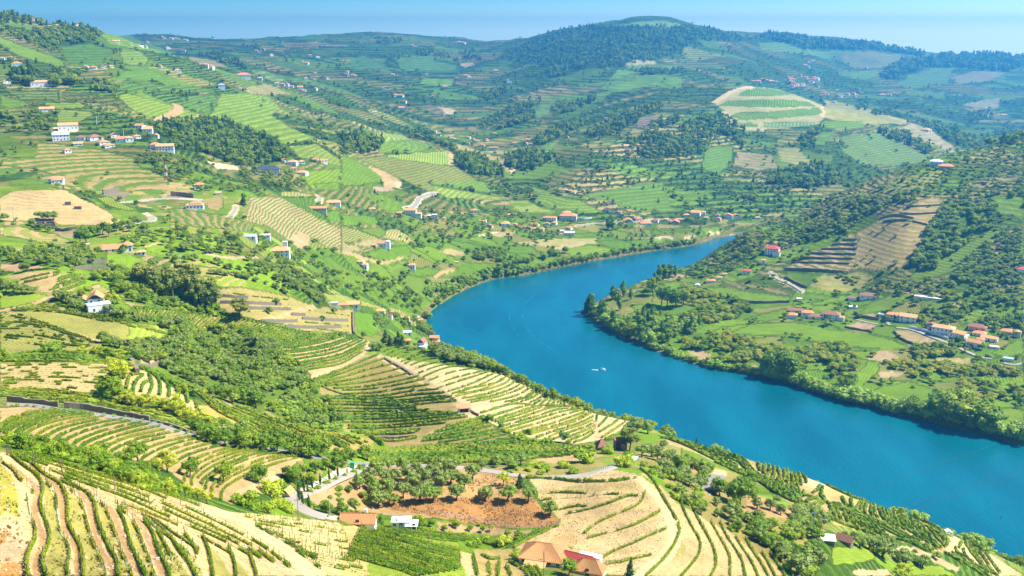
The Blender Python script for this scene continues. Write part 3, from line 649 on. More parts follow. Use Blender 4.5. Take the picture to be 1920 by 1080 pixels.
# eucalyptus grove floor and the brown walled terraces behind it
cover('B1',[(640,0),(900,0),(1200,60),(1420,140),(1680,160),(1690,350),(1300,320),(1000,250),(900,230),(660,150)],ground=(0.40,0.33,0.14),vine=(0.26,0.26,0.07),step=1.6,amt=0.5,trees=0.02)
cover('B1',[(1700,180),(1850,190),(1900,280),(1840,370),(1720,340)],ground=(0.13,0.22,0.03),vine=GRN,step=2.5,amt=0.4,trees=0.05)
strip('B1',[(960,245),(1160,210),(1280,170),(1400,140)],1.6,TAN)
cover('B1',[(1460,40),(1600,50),(1919,150),(1919,170),(1700,120),(1500,100)],ground=(0.38,0.36,0.13),vine=VBR,step=1.6,amt=0.7,trees=0.04)
# vineyard with curved cross rows
near_vines = cover('B1',[(0,190),(240,150),(560,190),(900,240),(1300,330),(1800,390),(1800,470),(1600,590),(1380,660),(1250,540),(1150,440),(1000,390),(800,320),(500,330),(440,270),(200,200)],ground=(0.48,0.37,0.17),amt=0)
cover('B1',[(0,250),(230,280),(330,330),(250,400),(120,370),(0,400)],ground=(0.36,0.35,0.10),vine=VBR,step=1.6,amt=0.5)
cover('B1',[(280,400),(500,320),(760,320),(900,370),(1100,450),(1250,540),(1390,690),(1500,860),(1620,1079),(1450,1079),(1240,1020),(1000,910),(700,800),(420,700),(260,600),(0,560),(0,440)],ground=(0.13,0.17,0.035),amt=0,trees=0.75)
cover('B1',[(80,530),(220,515),(250,560),(200,590),(80,580)],ground=(0.46,0.37,0.2),amt=0)
# the big dark green vineyard and the pale one beside it
cover('B2',[(140,440),(620,220),(700,200),(820,280),(1100,430),(1400,640),(1500,760),(1640,790),(1900,950),(1500,1030),(860,1060),(720,1000),(450,900),(250,660)],ground=(0.36,0.29,0.12),amt=0)
cover('B2',[(0,60),(640,90),(640,170),(420,300),(110,420),(0,330)],ground=(0.46,0.36,0.17),amt=0)
cover('B3',[(-760,120),(0,230),(330,290),(640,370),(1100,480),(1160,580),(1300,620),(1540,720),(1500,800),(1280,890),(1050,925),(520,850),(280,730),(0,560),(-240,430),(-560,260)],ground=(0.66,0.53,0.32),amt=0)
strip('B2',[(700,200),(820,270),(960,350),(1100,430),(1300,560),(1440,660)],2.0,(0.48,0.38,0.24))
strip('B2',[(120,430),(300,350),(480,270),(600,180),(650,110)],1.8,(0.52,0.40,0.24))
cover('B2',[(1370,730),(1500,690),(1640,740),(1620,790),(1500,790)],ground=(0.58,0.46,0.28),amt=0)
cover('B2',[(1060,1000),(1180,910),(1380,860),(1400,880),(1240,960),(1100,1010)],ground=(0.5,0.39,0.22),amt=0)
strip('B3',[(1240,610),(1225,700),(1245,800),(1240,890)],1.6,(0.62,0.48,0.28))
cover('B3',[(0,0),(140,10),(560,230),(760,310),(1130,420),(1330,530),(1320,590),(1180,600),(1100,480),(640,370),(330,280),(0,210)],ground=(0.22,0.22,0.08),amt=0.2,trees=0.55)
cover('B3',[(190,120),(300,140),(370,200),(330,220),(230,170)],ground=(0.25,0.31,0.05),vine=VBR,step=1.8,amt=0.5,trees=0.02)
cover('B3',[(1380,560),(1540,620),(1700,700),(1840,780),(1900,830),(1760,830),(1560,720),(1380,650)],ground=(0.36,0.33,0.12),vine=VBR,step=2,amt=0.5,trees=0.22)
# flat vineyard behind the olive grove
cover('B3',[(0,920),(700,930),(1200,960),(1240,1010),(1100,1050),(900,1060),(0,1079)],ground=(0.30,0.28,0.08),amt=0)
cover('A8',[(130,400),(260,370),(600,345),(1000,338),(1400,355),(1440,380),(1300,410),(1060,420),(800,440),(400,445),(140,430)],ground=(0.30,0.28,0.08),amt=0)
cover('A8',[(1060,420),(1400,390),(1480,400),(1400,430),(1120,450)],ground=TAN,amt=0,trees=0.02)
cover('A8',[(840,465),(1040,470),(1420,420),(1560,470),(1480,510),(1220,520),(960,510),(860,490)],ground=(0.34,0.30,0.11),amt=0.1,trees=0.10)
cover('A8',[(1640,360),(1900,300),(1919,420),(1680,440)],ground=(0.36,0.33,0.13),vine=VGR,step=1.6,amt=0.5,trees=0.15)
# olive grove bank
cover('D2',[(140,420),(260,360),(600,230),(780,160),(1140,180),(1571,200),(1571,640),(1200,640),(820,610),(560,560),(240,520)],ground=(0.44,0.31,0.17),amt=0)
cover('A8',[(0,540),(200,470),(600,470),(860,495),(1000,530),(1120,680),(1200,760),(1160,800),(860,800),(560,750),(300,720),(200,700),(60,680),(0,620)],ground=(0.46,0.31,0.15),amt=0)
cover('A8',[(180,690),(400,640),(760,640),(1060,650),(1180,730),(1230,780),(1150,810),(860,800),(560,750)],ground=(0.42,0.23,0.095),amt=0)
cover('A8',[(540,770),(860,810),(1100,830),(960,860),(760,840),(540,830)],ground=(0.46,0.33,0.2),amt=0)
cover('A8',[(1060,530),(1250,530),(1500,480),(1660,500),(1850,780),(1860,880),(1680,1079),(1450,1070),(1250,950),(960,920),(1240,780),(1120,650)],ground=(0.58,0.45,0.25),amt=0)
cover('D1',[(160,290),(560,260),(1100,220),(1150,300),(700,300),(300,320)],ground=(0.46,0.38,0.17),amt=0)
cover('D1',[(380,720),(560,690),(620,760),(500,850),(300,800)],ground=(0.56,0.39,0.19),amt=0)
# ground right of the dirt track
cover('C1',[(0,130),(60,130),(350,560),(330,780),(60,1056),(380,1056),(900,1056),(1000,880),(780,640),(560,520),(330,400),(200,250)],ground=(0.54,0.42,0.22),amt=0)
cover('C1',[(130,230),(250,420),(330,600),(420,880),(300,900),(350,700),(230,430)],ground=(0.42,0.37,0.13),amt=0)
cover('C1',[(560,560),(700,540),(1000,820),(1200,940),(1330,1056),(700,1056)],ground=(0.54,0.42,0.22),amt=0)
strip('D1',[(1150,170),(1260,260),(1400,430),(1480,600),(1500,740),(1420,880),(1280,1000),(1150,1079)],2.3,(0.70,0.55,0.33))
cover('C1',[(0,70),(100,60),(330,330),(600,560),(780,640),(1000,820),(1330,1000),(1570,1056),(1570,760),(1700,600),(1400,470),(1050,330),(900,150),(640,60),(500,0),(0,0)],ground=(0.30,0.26,0.09),amt=0,trees=0.30)
cover('C1',[(980,360),(1080,330),(1360,470),(1340,540),(1100,540),(900,480)],ground=(0.46,0.31,0.15),amt=0,trees=0.10)
cover('C1',[(590,300),(620,170),(720,165),(690,230),(640,330)],ground=(0.62,0.60,0.58),amt=0)
cover('C1',[(650,90),(800,120),(800,160),(620,160)],ground=(0.54,0.42,0.25),amt=0)
cover('B4',[(0,330),(140,300),(430,380),(590,480),(400,520),(0,420)],ground=(0.44,0.31,0.16),amt=0,trees=0.14)
# vineyard spur over the river
cover('B4',[(0,130),(240,160),(420,205),(700,270),(1000,310),(1280,380),(1640,540),(1800,600),(1919,660),(1919,1079),(1640,960),(1400,830),(1100,640),(860,520),(600,400),(380,290),(0,170)],ground=(0.46,0.38,0.18),amt=0)
cover('B5',[(0,160),(240,250),(560,350),(800,460),(1080,570),(1170,680),(1160,760),(1130,830),(1060,820),(600,690),(300,620),(0,540)],ground=(0.44,0.37,0.16),amt=0)
cover('B4',[(1650,590),(1800,620),(1919,700),(1800,700),(1690,680),(1600,650)],ground=(0.66,0.53,0.33),amt=0)
cover('B5',[(1130,830),(1180,680),(1280,680),(1480,780),(1600,860),(1880,1040),(1900,1066),(1640,1066),(1300,900)],ground=(0.62,0.49,0.28),amt=0)
cover('B5',[(1690,860),(1919,920),(1919,1050),(1780,970)],ground=(0.3,0.3,0.09),vine=VGR,step=1.4,along=[(1700,870),(1900,1000)],amt=0.8)
cover('B5',[(0,790),(240,760),(420,820),(420,900),(300,940),(0,960)],ground=(0.27,0.31,0.05),vine=VBR,step=1.4,along=[(0,850),(400,860)],amt=0.6,trees=0.02)
cover('B5',[(200,1010),(540,1000),(600,1060),(220,1066)],ground=(0.54,0.40,0.24),amt=0)
cover('B5',[(560,740),(800,780),(1000,850),(1280,980),(1260,1030),(1080,960),(900,880),(640,800)],ground=(0.54,0.43,0.25),amt=0)
cover('B5',[(860,960),(1080,960),(1260,1066),(600,1066),(640,1000)],ground=(0.28,0.31,0.05),vine=VBR,step=1.6,along=[(860,970),(1200,1060)],amt=0.6,trees=0.08)
# near left fields
cover('B6',[(0,160),(200,100),(520,90),(860,140),(1000,185),(620,190),(240,185),(0,195)],ground=(0.19,0.28,0.022),amt=0)
cover('B6',[(0,200),(300,190),(1000,190),(960,300),(900,420),(860,490),(500,450),(0,430)],ground=(0.56,0.43,0.24),vine=(0.30,0.32,0.06),step=1.5,along=[(0,250),(900,270)],amt=0.3)
cover('B6',[(0,420),(480,440),(860,490),(1100,560),(1400,590),(1660,720),(1790,800),(1600,780),(1200,660),(600,570),(0,510)],ground=(0.33,0.34,0.075),vine=VBR,step=1.2,along=[(0,460),(1000,590)],amt=0.4)
cover('B6',[(500,540),(1000,600),(1500,690),(1790,790),(1700,810),(1200,670),(520,560)],ground=(0.46,0.40,0.15),vine=VBR,step=1.2,along=[(500,550),(1200,660)],amt=0.4)
cover('B6',[(1090,350),(1190,290),(1300,260),(1500,380),(1700,520),(1919,650),(1700,640),(1500,560),(1200,520)],ground=(0.60,0.46,0.24),amt=0)
cover('B6',[(1140,250),(1180,205),(1240,240),(1240,300),(1130,330)],ground=(0.45,0.35,0.2),amt=0)
cover('B7',[(330,0),(420,0),(820,60),(1150,150),(1500,260),(1919,300),(1919,420),(1500,400),(1250,330),(1000,250),(500,180),(460,130)],ground=(0.44,0.38,0.11),amt=0)
# the bowl
bowl = cover('B6',[(0,600),(330,590),(560,630),(1200,700),(1580,810),(1919,900),(1919,1079),(960,1070),(600,1000),(230,930),(50,890),(0,850)],ground=(0.52,0.38,0.20),amt=0)
cover('B7',[(0,250),(330,330),(700,400),(1300,480),(1100,600),(960,680),(640,890),(520,830),(330,780),(100,600),(0,560)],ground=(0.50,0.38,0.19),amt=0)
cover('B7',[(610,870),(680,780),(940,670),(1100,620),(1090,680),(920,740),(940,800),(760,780),(660,880)],ground=(0.60,0.47,0.28),amt=0)
cover('B7',[(1150,830),(1260,740),(1560,600),(1740,540),(1919,500),(1919,540),(1720,620),(1400,760),(1280,850),(1320,960),(1600,1000),(1600,1040),(1300,970),(1160,870)],ground=(0.70,0.64,0.56),amt=0)
cover('B6',[(0,850),(60,900),(240,950),(620,1010),(960,1079),(1000,1079),(400,1079),(0,960)],ground=(0.13,0.19,0.03),amt=0)
# near spur: terraces
spur = cover('P',[(0,846),(60,858),(150,880),(250,905),(370,940),(480,975),(560,1020),(620,1079),(0,1079)],ground=(0.60,0.45,0.25),amt=0)
cover('A7',[(1030,680),(1130,690),(1300,720),(1500,800),(1750,1000),(1830,1079),(1720,1079),(1560,920),(1300,760),(1080,710)],ground=(0.72,0.58,0.34),amt=0)
cover('A7',[(1300,720),(1560,740),(1900,780),(1919,790),(1919,1079),(1830,1079),(1700,960),(1500,800)],ground=(0.60,0.49,0.25),amt=0)
cover('A8',[(0,800),(160,790),(220,900),(180,1079),(0,1079)],ground=(0.52,0.44,0.18),amt=0)
cover('A8',[(150,790),(420,820),(660,890),(670,1000),(720,1079),(150,1079)],ground=(0.24,0.27,0.05),amt=0)
cover('A8',[(670,940),(740,960),(740,1079),(710,1079),(670,1000)],ground=(0.62,0.49,0.26),amt=0)
cover('A8',[(740,930),(960,930),(1060,1000),(1140,1079),(740,1079)],ground=(0.46,0.37,0.15),amt=0)
cover('D4',[(0,60),(90,120),(160,300),(180,560),(60,480),(0,520)],ground=(0.40,0.38,0.07),amt=0)
cover('D4',[(0,520),(90,530),(220,640),(260,760),(250,880),(210,1000),(180,1079),(0,1079)],ground=(0.58,0.44,0.28),amt=0)
cover('D4',[(0,680),(60,640),(60,760),(0,800)],ground=(0.50,0.27,0.10),amt=0)
cover('D4',[(0,960),(120,950),(220,1020),(200,1079),(0,1079)],ground=(0.50,0.27,0.10),amt=0)
for q in ([(400,260),(440,250),(510,340),(530,560),(640,860),(640,1079),(430,1079),(410,1000),(460,800),(440,640),(395,500)],
          [(620,290),(720,380),(780,560),(850,740),(930,900),(960,1079),(770,1079),(760,950),(690,720),(640,600)],
          [(830,340),(960,450),(1030,600),(1090,780),(1200,1040),(1100,1079),(1010,840),(920,660),(880,480)],
          [(1090,480),(1230,590),(1320,800),(1400,1000),(1440,1079),(1340,1079),(1240,860),(1170,680)],
          [(1340,590),(1440,690),(1540,880),(1571,960),(1571,1079),(1480,880)]):
    cover('D4',q,ground=(0.36,0.34,0.10),amt=0)
for q in ([(820,780),(900,860),(990,960),(1060,1070),(940,1070),(880,900)],[(960,870),(1050,930),(1150,1070),(1100,1079),(1010,950)],[(1150,880),(1220,950),(1300,1079),(1210,1079)],[(1290,930),(1400,1079),(1330,1079)]):
    cover('A7',q,ground=(0.36,0.34,0.10),amt=0)
TREEP[RIVD < 4] = 0
# river banks
bank = (RIVD > 0) & (RIVD < 5)
GROUND[bank] = (0.20,0.17,0.08); ROWA[bank] = 0

for q in ([(85,60),(200,150),(310,230),(350,310),(330,420),(325,520),(360,640),(400,740),(380,860),(345,960),(340,1075)],[(300,60),(420,170),(520,260),(560,350),(575,470),(590,600),(640,720),(700,820),(720,920),(725,1075)],[(600,230),(720,300),(800,390),(840,500),(860,600),(890,730),(930,860),(1010,960),(1040,1075)],[(960,420),(1050,520),(1090,640),(1140,780),(1200,900),(1290,1050)],[(1180,450),(1270,560),(1340,680),(1390,800),(1440,920),(1500,1060)]):  # brown ruts with clippings, and the rows' shade painted in with them
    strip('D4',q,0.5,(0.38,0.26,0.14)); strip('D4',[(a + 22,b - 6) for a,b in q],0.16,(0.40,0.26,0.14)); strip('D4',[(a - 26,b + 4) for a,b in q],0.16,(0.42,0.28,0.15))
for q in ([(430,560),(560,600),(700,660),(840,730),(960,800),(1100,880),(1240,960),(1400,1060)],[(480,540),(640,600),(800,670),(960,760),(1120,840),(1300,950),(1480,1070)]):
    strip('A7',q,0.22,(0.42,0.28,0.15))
for q in ([(1050,690),(1200,715),(1400,800),(1560,900),(1700,1000),(1790,1075)],[(1060,680),(1230,708),(1430,795),(1590,890),(1730,990),(1815,1070)]):
    strip('A7',q,0.25,(0.56,0.42,0.24))
# ------------------------------------------------------------------ materials
def new_mat(name):
    m = bpy.data.materials.new(name); m.use_nodes = True
    nt = m.node_tree
    return m,nt,nt.nodes['Principled BSDF']
def N(nt,t,**kw):
    n = nt.nodes.new(t)
    for k,v in kw.items():
        if k in n.inputs:n.inputs[k].default_value = v
        else:setattr(n,k,v)
    return n
def mathn(nt,op,a,b=None,c=None,clamp=False):
    n = nt.nodes.new('ShaderNodeMath'); n.operation = op; n.use_clamp = clamp
    for i,v in enumerate((a,b,c)):
        if v is None:continue
        if isinstance(v,(int,float)):n.inputs[i].default_value = v
        else:nt.links.new(v,n.inputs[i])
    return n.outputs[0]
def mixc(nt,f,a,b,blend='MIX'):
    n = nt.nodes.new('ShaderNodeMix'); n.data_type = 'RGBA'; n.blend_type = blend
    for k,v in (('Factor',f),('A',a),('B',b)):
        i = n.inputs[k] if k != 'Factor' else n.inputs[0]
        if k != 'Factor':i = n.inputs[6 if k == 'A' else 7]
        if isinstance(v,(int,float)):i.default_value = v
        elif isinstance(v,tuple):i.default_value = (v + (1,))[:4]
        else:nt.links.new(v,i)
    return n.outputs[2]
def noise(nt,vec,scale,detail=3,rough=0.55):
    n = nt.nodes.new('ShaderNodeTexNoise'); n.inputs['Scale'].default_value = scale
    n.inputs['Detail'].default_value = detail; n.inputs['Roughness'].default_value = rough
    nt.links.new(vec,n.inputs['Vector'])
    return n.outputs['Fac']
def ramp01(nt,v,lo,hi,a=0.0,b=1.0):
    n = nt.nodes.new('ShaderNodeMapRange'); n.inputs[1].default_value = lo; n.inputs[2].default_value = hi
    n.inputs[3].default_value = a; n.inputs[4].default_value = b
    nt.links.new(v,n.inputs[0]); return n.outputs[0]

grn = GROUND[...,1] > GROUND[...,0] * 0.97
GROUND = np.where(grn[...,None],GROUND * (0.80,0.92,0.46),GROUND * (0.80,0.73,0.60))
ROWA = np.where(grn & (GY > 900) & (RIVD > 6),np.maximum(ROWA,0.55),ROWA)
lime = grn & (GROUND[...,1] > 0.22) & (GY > 800) & (RIVD > 6)
VINE[lime] = (0.10,0.175,0.02); ROWA[lime] = np.maximum(ROWA[lime],0.7); GROUND[lime] *= 0.9
VINE = VINE * (0.9,1.0,0.6)
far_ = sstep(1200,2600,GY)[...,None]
VINE = VINE * (1 - far_ * (0.32,0.20,0.0)); GROUND = GROUND * (1 - far_ * (0.22,0.05,-0.5) * grn[...,None])  # distant crops and green ground turned bluer: haze put into their colour
GM,nt,bs = new_mat('hillside_ground')
at_g = N(nt,'ShaderNodeAttribute',attribute_name='ground'); at_v = N(nt,'ShaderNodeAttribute',attribute_name='crop')
at_c = N(nt,'ShaderNodeAttribute',attribute_name='row_count'); at_a = N(nt,'ShaderNodeAttribute',attribute_name='row_cover')
geo = N(nt,'ShaderNodeNewGeometry'); pos = geo.outputs['Position']
n_big = noise(nt,pos,0.030,3); n_mid = noise(nt,pos,0.16,3); n_fine = noise(nt,pos,0.9,4,0.65); n_tuft = noise(nt,pos,2.2,3,0.6)
wob = mathn(nt,'MULTIPLY_ADD',n_mid,1.1,at_c.outputs['Fac'])
wob = mathn(nt,'MULTIPLY_ADD',n_fine,0.35,wob)
sn = mathn(nt,'SINE',mathn(nt,'MULTIPLY',wob,2 * math.pi))
brk = mathn(nt,'MULTIPLY_ADD',n_mid,1.7,-0.85)
sn = mathn(nt,'ADD',mathn(nt,'ADD',sn,brk),mathn(nt,'MULTIPLY_ADD',n_fine,1.0,-0.5))
rows = ramp01(nt,sn,-0.25,0.30)
rows = mathn(nt,'MULTIPLY',rows,at_a.outputs['Fac'],clamp=True)
gvar = mathn(nt,'MULTIPLY_ADD',n_fine,0.7,0.65)
gvar = mathn(nt,'MULTIPLY',gvar,mathn(nt,'MULTIPLY',mathn(nt,'MULTIPLY_ADD',n_big,0.7,0.65),mathn(nt,'MULTIPLY_ADD',n_mid,0.9,0.55)))
gcol = mixc(nt,1.0,at_g.outputs['Color'],gvar,'MULTIPLY')
n_grit = noise(nt,pos,5.5,3,0.7)
gcol = mixc(nt,1.0,gcol,mathn(nt,'MULTIPLY_ADD',n_grit,1.2,0.4),'MULTIPLY')
dryf = ramp01(nt,mathn(nt,'ADD',n_mid,mathn(nt,'MULTIPLY',n_tuft,0.5)),0.80,1.0,0,0.45)
gcol = mixc(nt,dryf,gcol,mixc(nt,1.0,gcol,(1.45,1.15,1.1),'MULTIPLY'))
tuft = ramp01(nt,mathn(nt,'ADD',n_tuft,mathn(nt,'MULTIPLY',n_mid,0.8)),0.98,1.10,0,0.55)
gcol = mixc(nt,tuft,gcol,mixc(nt,1.0,gcol,(0.62,0.74,0.45),'MULTIPLY'))
vcol = mixc(nt,1.0,at_v.outputs['Color'],mathn(nt,'MULTIPLY_ADD',n_tuft,0.9,0.55),'MULTIPLY')
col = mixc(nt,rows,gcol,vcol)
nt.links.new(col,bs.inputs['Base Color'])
bs.inputs['Roughness'].default_value = 0.95
bs.inputs['Specular IOR Level'].default_value = 0.1
bmp = N(nt,'ShaderNodeBump'); bmp.inputs['Strength'].default_value = 0.7; bmp.inputs['Distance'].default_value = 0.6
hgt = mathn(nt,'ADD',mathn(nt,'MULTIPLY_ADD',n_grit,0.35,n_fine),mathn(nt,'MULTIPLY',rows,1.2))
nt.links.new(hgt,bmp.inputs['Height']); nt.links.new(bmp.outputs['Normal'],bs.inputs['Normal'])

def mesh_np(name,co,quads=None,tris=None,mats=(),smooth=False,mat_idx=None):
    me = bpy.data.meshes.new(name)
    co = np.asarray(co,np.float32).reshape(-1,3)
    parts = []; starts = []; off = 0
    for f,k in ((quads,4),(tris,3)):
        if f is not None and len(f):
            f = np.asarray(f,np.int32).reshape(-1,k)
            parts.append(f.ravel()); starts.append(off + np.arange(0,f.size,k)); off += f.size
    li = np.concatenate(parts); st = np.concatenate(starts).astype(np.int32)
    me.vertices.add(len(co)); me.vertices.foreach_set('co',co.ravel())
    me.loops.add(len(li)); me.loops.foreach_set('vertex_index',li)
    me.polygons.add(len(st)); me.polygons.foreach_set('loop_start',st)
    me.polygons.foreach_set('use_smooth',np.full(len(st),bool(smooth)))
    if mat_idx is not None:me.polygons.foreach_set('material_index',np.asarray(mat_idx,np.int32))
    for m in mats:me.materials.append(m)
    me.update(calc_edges=True)
    return me
def link(name,me,parent=None,loc=None,rz=0,scale=None):
    o = bpy.data.objects.new(name,me); COL.objects.link(o)
    if parent is not None:o.parent = parent
    if loc is not None:o.location = loc
    if rz:o.rotation_euler = (0,0,rz)
    if scale is not None:o.scale = scale if hasattr(scale,'__len__') else (scale,) * 3
    return o
def tag(o,label=None,cat=None,group=None,kind=None):
    if label:o['label'] = label
    if cat:o['category'] = cat
    if group:o['group'] = group
    if kind:o['kind'] = kind
    return o

r_,c_ = shp
gi = np.arange(r_ * c_).reshape(r_,c_)
gq = np.stack([gi[:-1,:-1],gi[:-1,1:],gi[1:,1:],gi[1:,:-1]],-1).reshape(-1,4)
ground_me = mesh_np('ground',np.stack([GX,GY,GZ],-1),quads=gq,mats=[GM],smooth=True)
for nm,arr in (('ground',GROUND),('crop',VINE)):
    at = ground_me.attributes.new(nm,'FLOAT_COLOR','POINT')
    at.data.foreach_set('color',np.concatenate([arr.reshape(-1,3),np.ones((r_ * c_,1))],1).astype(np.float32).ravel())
for nm,arr in (('row_count',ROWC),('row_cover',ROWA)):
    at = ground_me.attributes.new(nm,'FLOAT','POINT')
    at.data.foreach_set('value',arr.astype(np.float32).ravel())
ground = tag(link('ground',ground_me),kind='structure')

# ------------------------------------------------------------------ the river
WM,nt,bs = new_mat('river_water')
geo = N(nt,'ShaderNodeNewGeometry'); pos = geo.outputs['Position']
mp = N(nt,'ShaderNodeMapping'); mp.inputs['Scale'].default_value = (1.0,0.35,1); mp.inputs['Rotation'].default_value = (0,0,math.radians(28))
nt.links.new(pos,mp.inputs['Vector'])
w1 = noise(nt,mp.outputs['Vector'],0.45,5,0.65); w2 = noise(nt,mp.outputs['Vector'],0.02,3,0.5)
bs.inputs['Base Color'].default_value = (0.004,0.12,0.22,1)
wcol = mixc(nt,ramp01(nt,w2,0.35,0.65),(0.0,0.080,0.115),(0.001,0.115,0.155))
nt.links.new(wcol,bs.inputs['Base Color'])
bs.inputs['Roughness'].default_value = 0.16
bs.inputs['IOR'].default_value = 1.33
bmp = N(nt,'ShaderNodeBump'); bmp.inputs['Strength'].default_value = 0.55; bmp.inputs['Distance'].default_value = 0.6
nt.links.new(w1,bmp.inputs['Height']); nt.links.new(bmp.outputs['Normal'],bs.inputs['Normal'])
river = tag(link('river',mesh_np('river',[(-600,420,0),(2600,420,0),(2600,1600,0),(-600,1600,0)],quads=[(0,1,2,3)],mats=[WM])),kind='structure')

# ------------------------------------------------------------------ the air of the valley
def box_mesh(name,lo,hi,mats=()):
    x0,y0,z0 = lo; x1,y1,z1 = hi
    co = [(x0,y0,z0),(x1,y0,z0),(x1,y1,z0),(x0,y1,z0),(x0,y0,z1),(x1,y0,z1),(x1,y1,z1),(x0,y1,z1)]
    return mesh_np(name,co,quads=[(0,3,2,1),(4,5,6,7),(0,1,5,4),(1,2,6,5),(2,3,7,6),(3,0,4,7)],mats=mats)
HM,nt,bs = new_mat('valley_air')
nt.nodes.remove(bs)
pv = N(nt,'ShaderNodeVolumePrincipled')
pv.inputs['Color'].default_value = (0.09,0.52,0.97,1)
pv.inputs['Density'].default_value = HAZE
pv.inputs['Anisotropy'].default_value = 0.55
nt.links.new(pv.outputs['Volume'],nt.nodes['Material Output'].inputs['Volume'])
haze = tag(link('haze',box_mesh('haze',(-10600,-60,-8),(10600,6300,float(GZ.max()) + 20),[HM])),kind='stuff')
# ------------------------------------------------------------------ vine rows: leafy hedges on the ground
def leaf_mat(name,c1,c2,c3,scale=0.9,trans=0.25,rough=0.6,big=0.05):
    m,nt,bs = new_mat(name)
    geo = N(nt,'ShaderNodeNewGeometry'); oi = N(nt,'ShaderNodeObjectInfo')
    n1 = noise(nt,geo.outputs['Position'],scale,3,0.6); n2 = noise(nt,geo.outputs['Position'],big,2)
    c = mixc(nt,ramp01(nt,n1,0.36,0.64),c1,c2)
    c = mixc(nt,ramp01(nt,mathn(nt,'ADD',n2,mathn(nt,'MULTIPLY_ADD',oi.outputs['Random'],0.5,-0.25)),0.42,0.72),c,c3)
    nt.links.new(c,bs.inputs['Base Color'])
    bs.inputs['Roughness'].default_value = rough
    bs.inputs['Specular IOR Level'].default_value = 0.25
    tr = N(nt,'ShaderNodeBsdfTranslucent'); mx = N(nt,'ShaderNodeMixShader'); mx.inputs[0].default_value = trans
    nt.links.new(mixc(nt,1.0,c,(1.3,1.25,0.6),'MULTIPLY'),tr.inputs['Color'])
    nt.links.new(bs.outputs['BSDF'],mx.inputs[1]); nt.links.new(tr.outputs['BSDF'],mx.inputs[2])
    nt.links.new(mx.outputs['Shader'],nt.nodes['Material Output'].inputs['Surface'])
    return m
def plain_mat(name,col,rough=0.8,var=0.25,scale=3.0,spec=0.2,metal=0.0,bump=0.0):
    m,nt,bs = new_mat(name)
    tc = N(nt,'ShaderNodeTexCoord')
    n1 = noise(nt,tc.outputs['Object'],scale,4,0.6)
    v = mathn(nt,'MULTIPLY_ADD',n1,2 * var,1 - var)
    nt.links.new(mixc(nt,1.0,tuple(col),v,'MULTIPLY'),bs.inputs['Base Color'])
    bs.inputs['Roughness'].default_value = rough; bs.inputs['Specular IOR Level'].default_value = spec; bs.inputs['Metallic'].default_value = metal
    if bump:
        b = N(nt,'ShaderNodeBump'); b.inputs['Strength'].default_value = bump; b.inputs['Distance'].default_value = 0.05
        nt.links.new(n1,b.inputs['Height']); nt.links.new(b.outputs['Normal'],bs.inputs['Normal'])
    return m
M_VINE = leaf_mat('vine_leaves',(0.085,0.19,0.007),(0.175,0.285,0.009),(0.25,0.315,0.012),trans=0.35)
M_VINEY = leaf_mat('yellowing_vine_leaves',(0.13,0.235,0.01),(0.23,0.31,0.015),(0.31,0.33,0.025),trans=0.3)
M_VINEN = leaf_mat('vine_leaves_painted_sunlit',(0.13,0.25,0.008),(0.24,0.36,0.012),(0.30,0.37,0.016),trans=0.45)  # brighter vine leaf for near rows, sunlight put into its colour
M_POST = plain_mat('weathered_post_wood',(0.20,0.16,0.11))
M_TUBE = plain_mat('pale_green_guard_plastic',(0.35,0.66,0.52),rough=0.4,var=0.1)

def leaf_quads(c,s,up=0.35,r=rng):
    """one small quad per leaf spray, turned every way but more often face up"""
    n = len(c)
    nrm = r.normal(size=(n,3)); nrm[:,2] = np.abs(nrm[:,2]) + up
    nrm /= np.linalg.norm(nrm,axis=1)[:,None]
    t = r.normal(size=(n,3)); t -= (t * nrm).sum(1)[:,None] * nrm
    t /= np.linalg.norm(t,axis=1)[:,None] + 1e-9
    b = np.cross(nrm,t)
    s = np.asarray(s)[:,None]
    co = np.stack([c - s * t * 0.6,c + s * b * 0.5,c + s * t * 0.6,c - s * b * 0.5],1)
    return co.reshape(-1,3),np.arange(4 * n).reshape(n,4)
def along_path(p,step):
    d = np.concatenate([[0],np.cumsum(np.linalg.norm(np.diff(p[:,:2],axis=0),axis=1))])
    if d[-1] < 1.0:return None
    k = max(2,int(d[-1] / step))
    t = np.linspace(0,d[-1],k)
    q = np.stack([np.interp(t,d,p[:,i]) for i in range(3)],1)
    q[:,2] = ground_z(q[:,0],q[:,1])
    tan = np.gradient(q[:,:2],axis=0); tan /= np.linalg.norm(tan,axis=1)[:,None] + 1e-9
    return q,tan,d[-1]
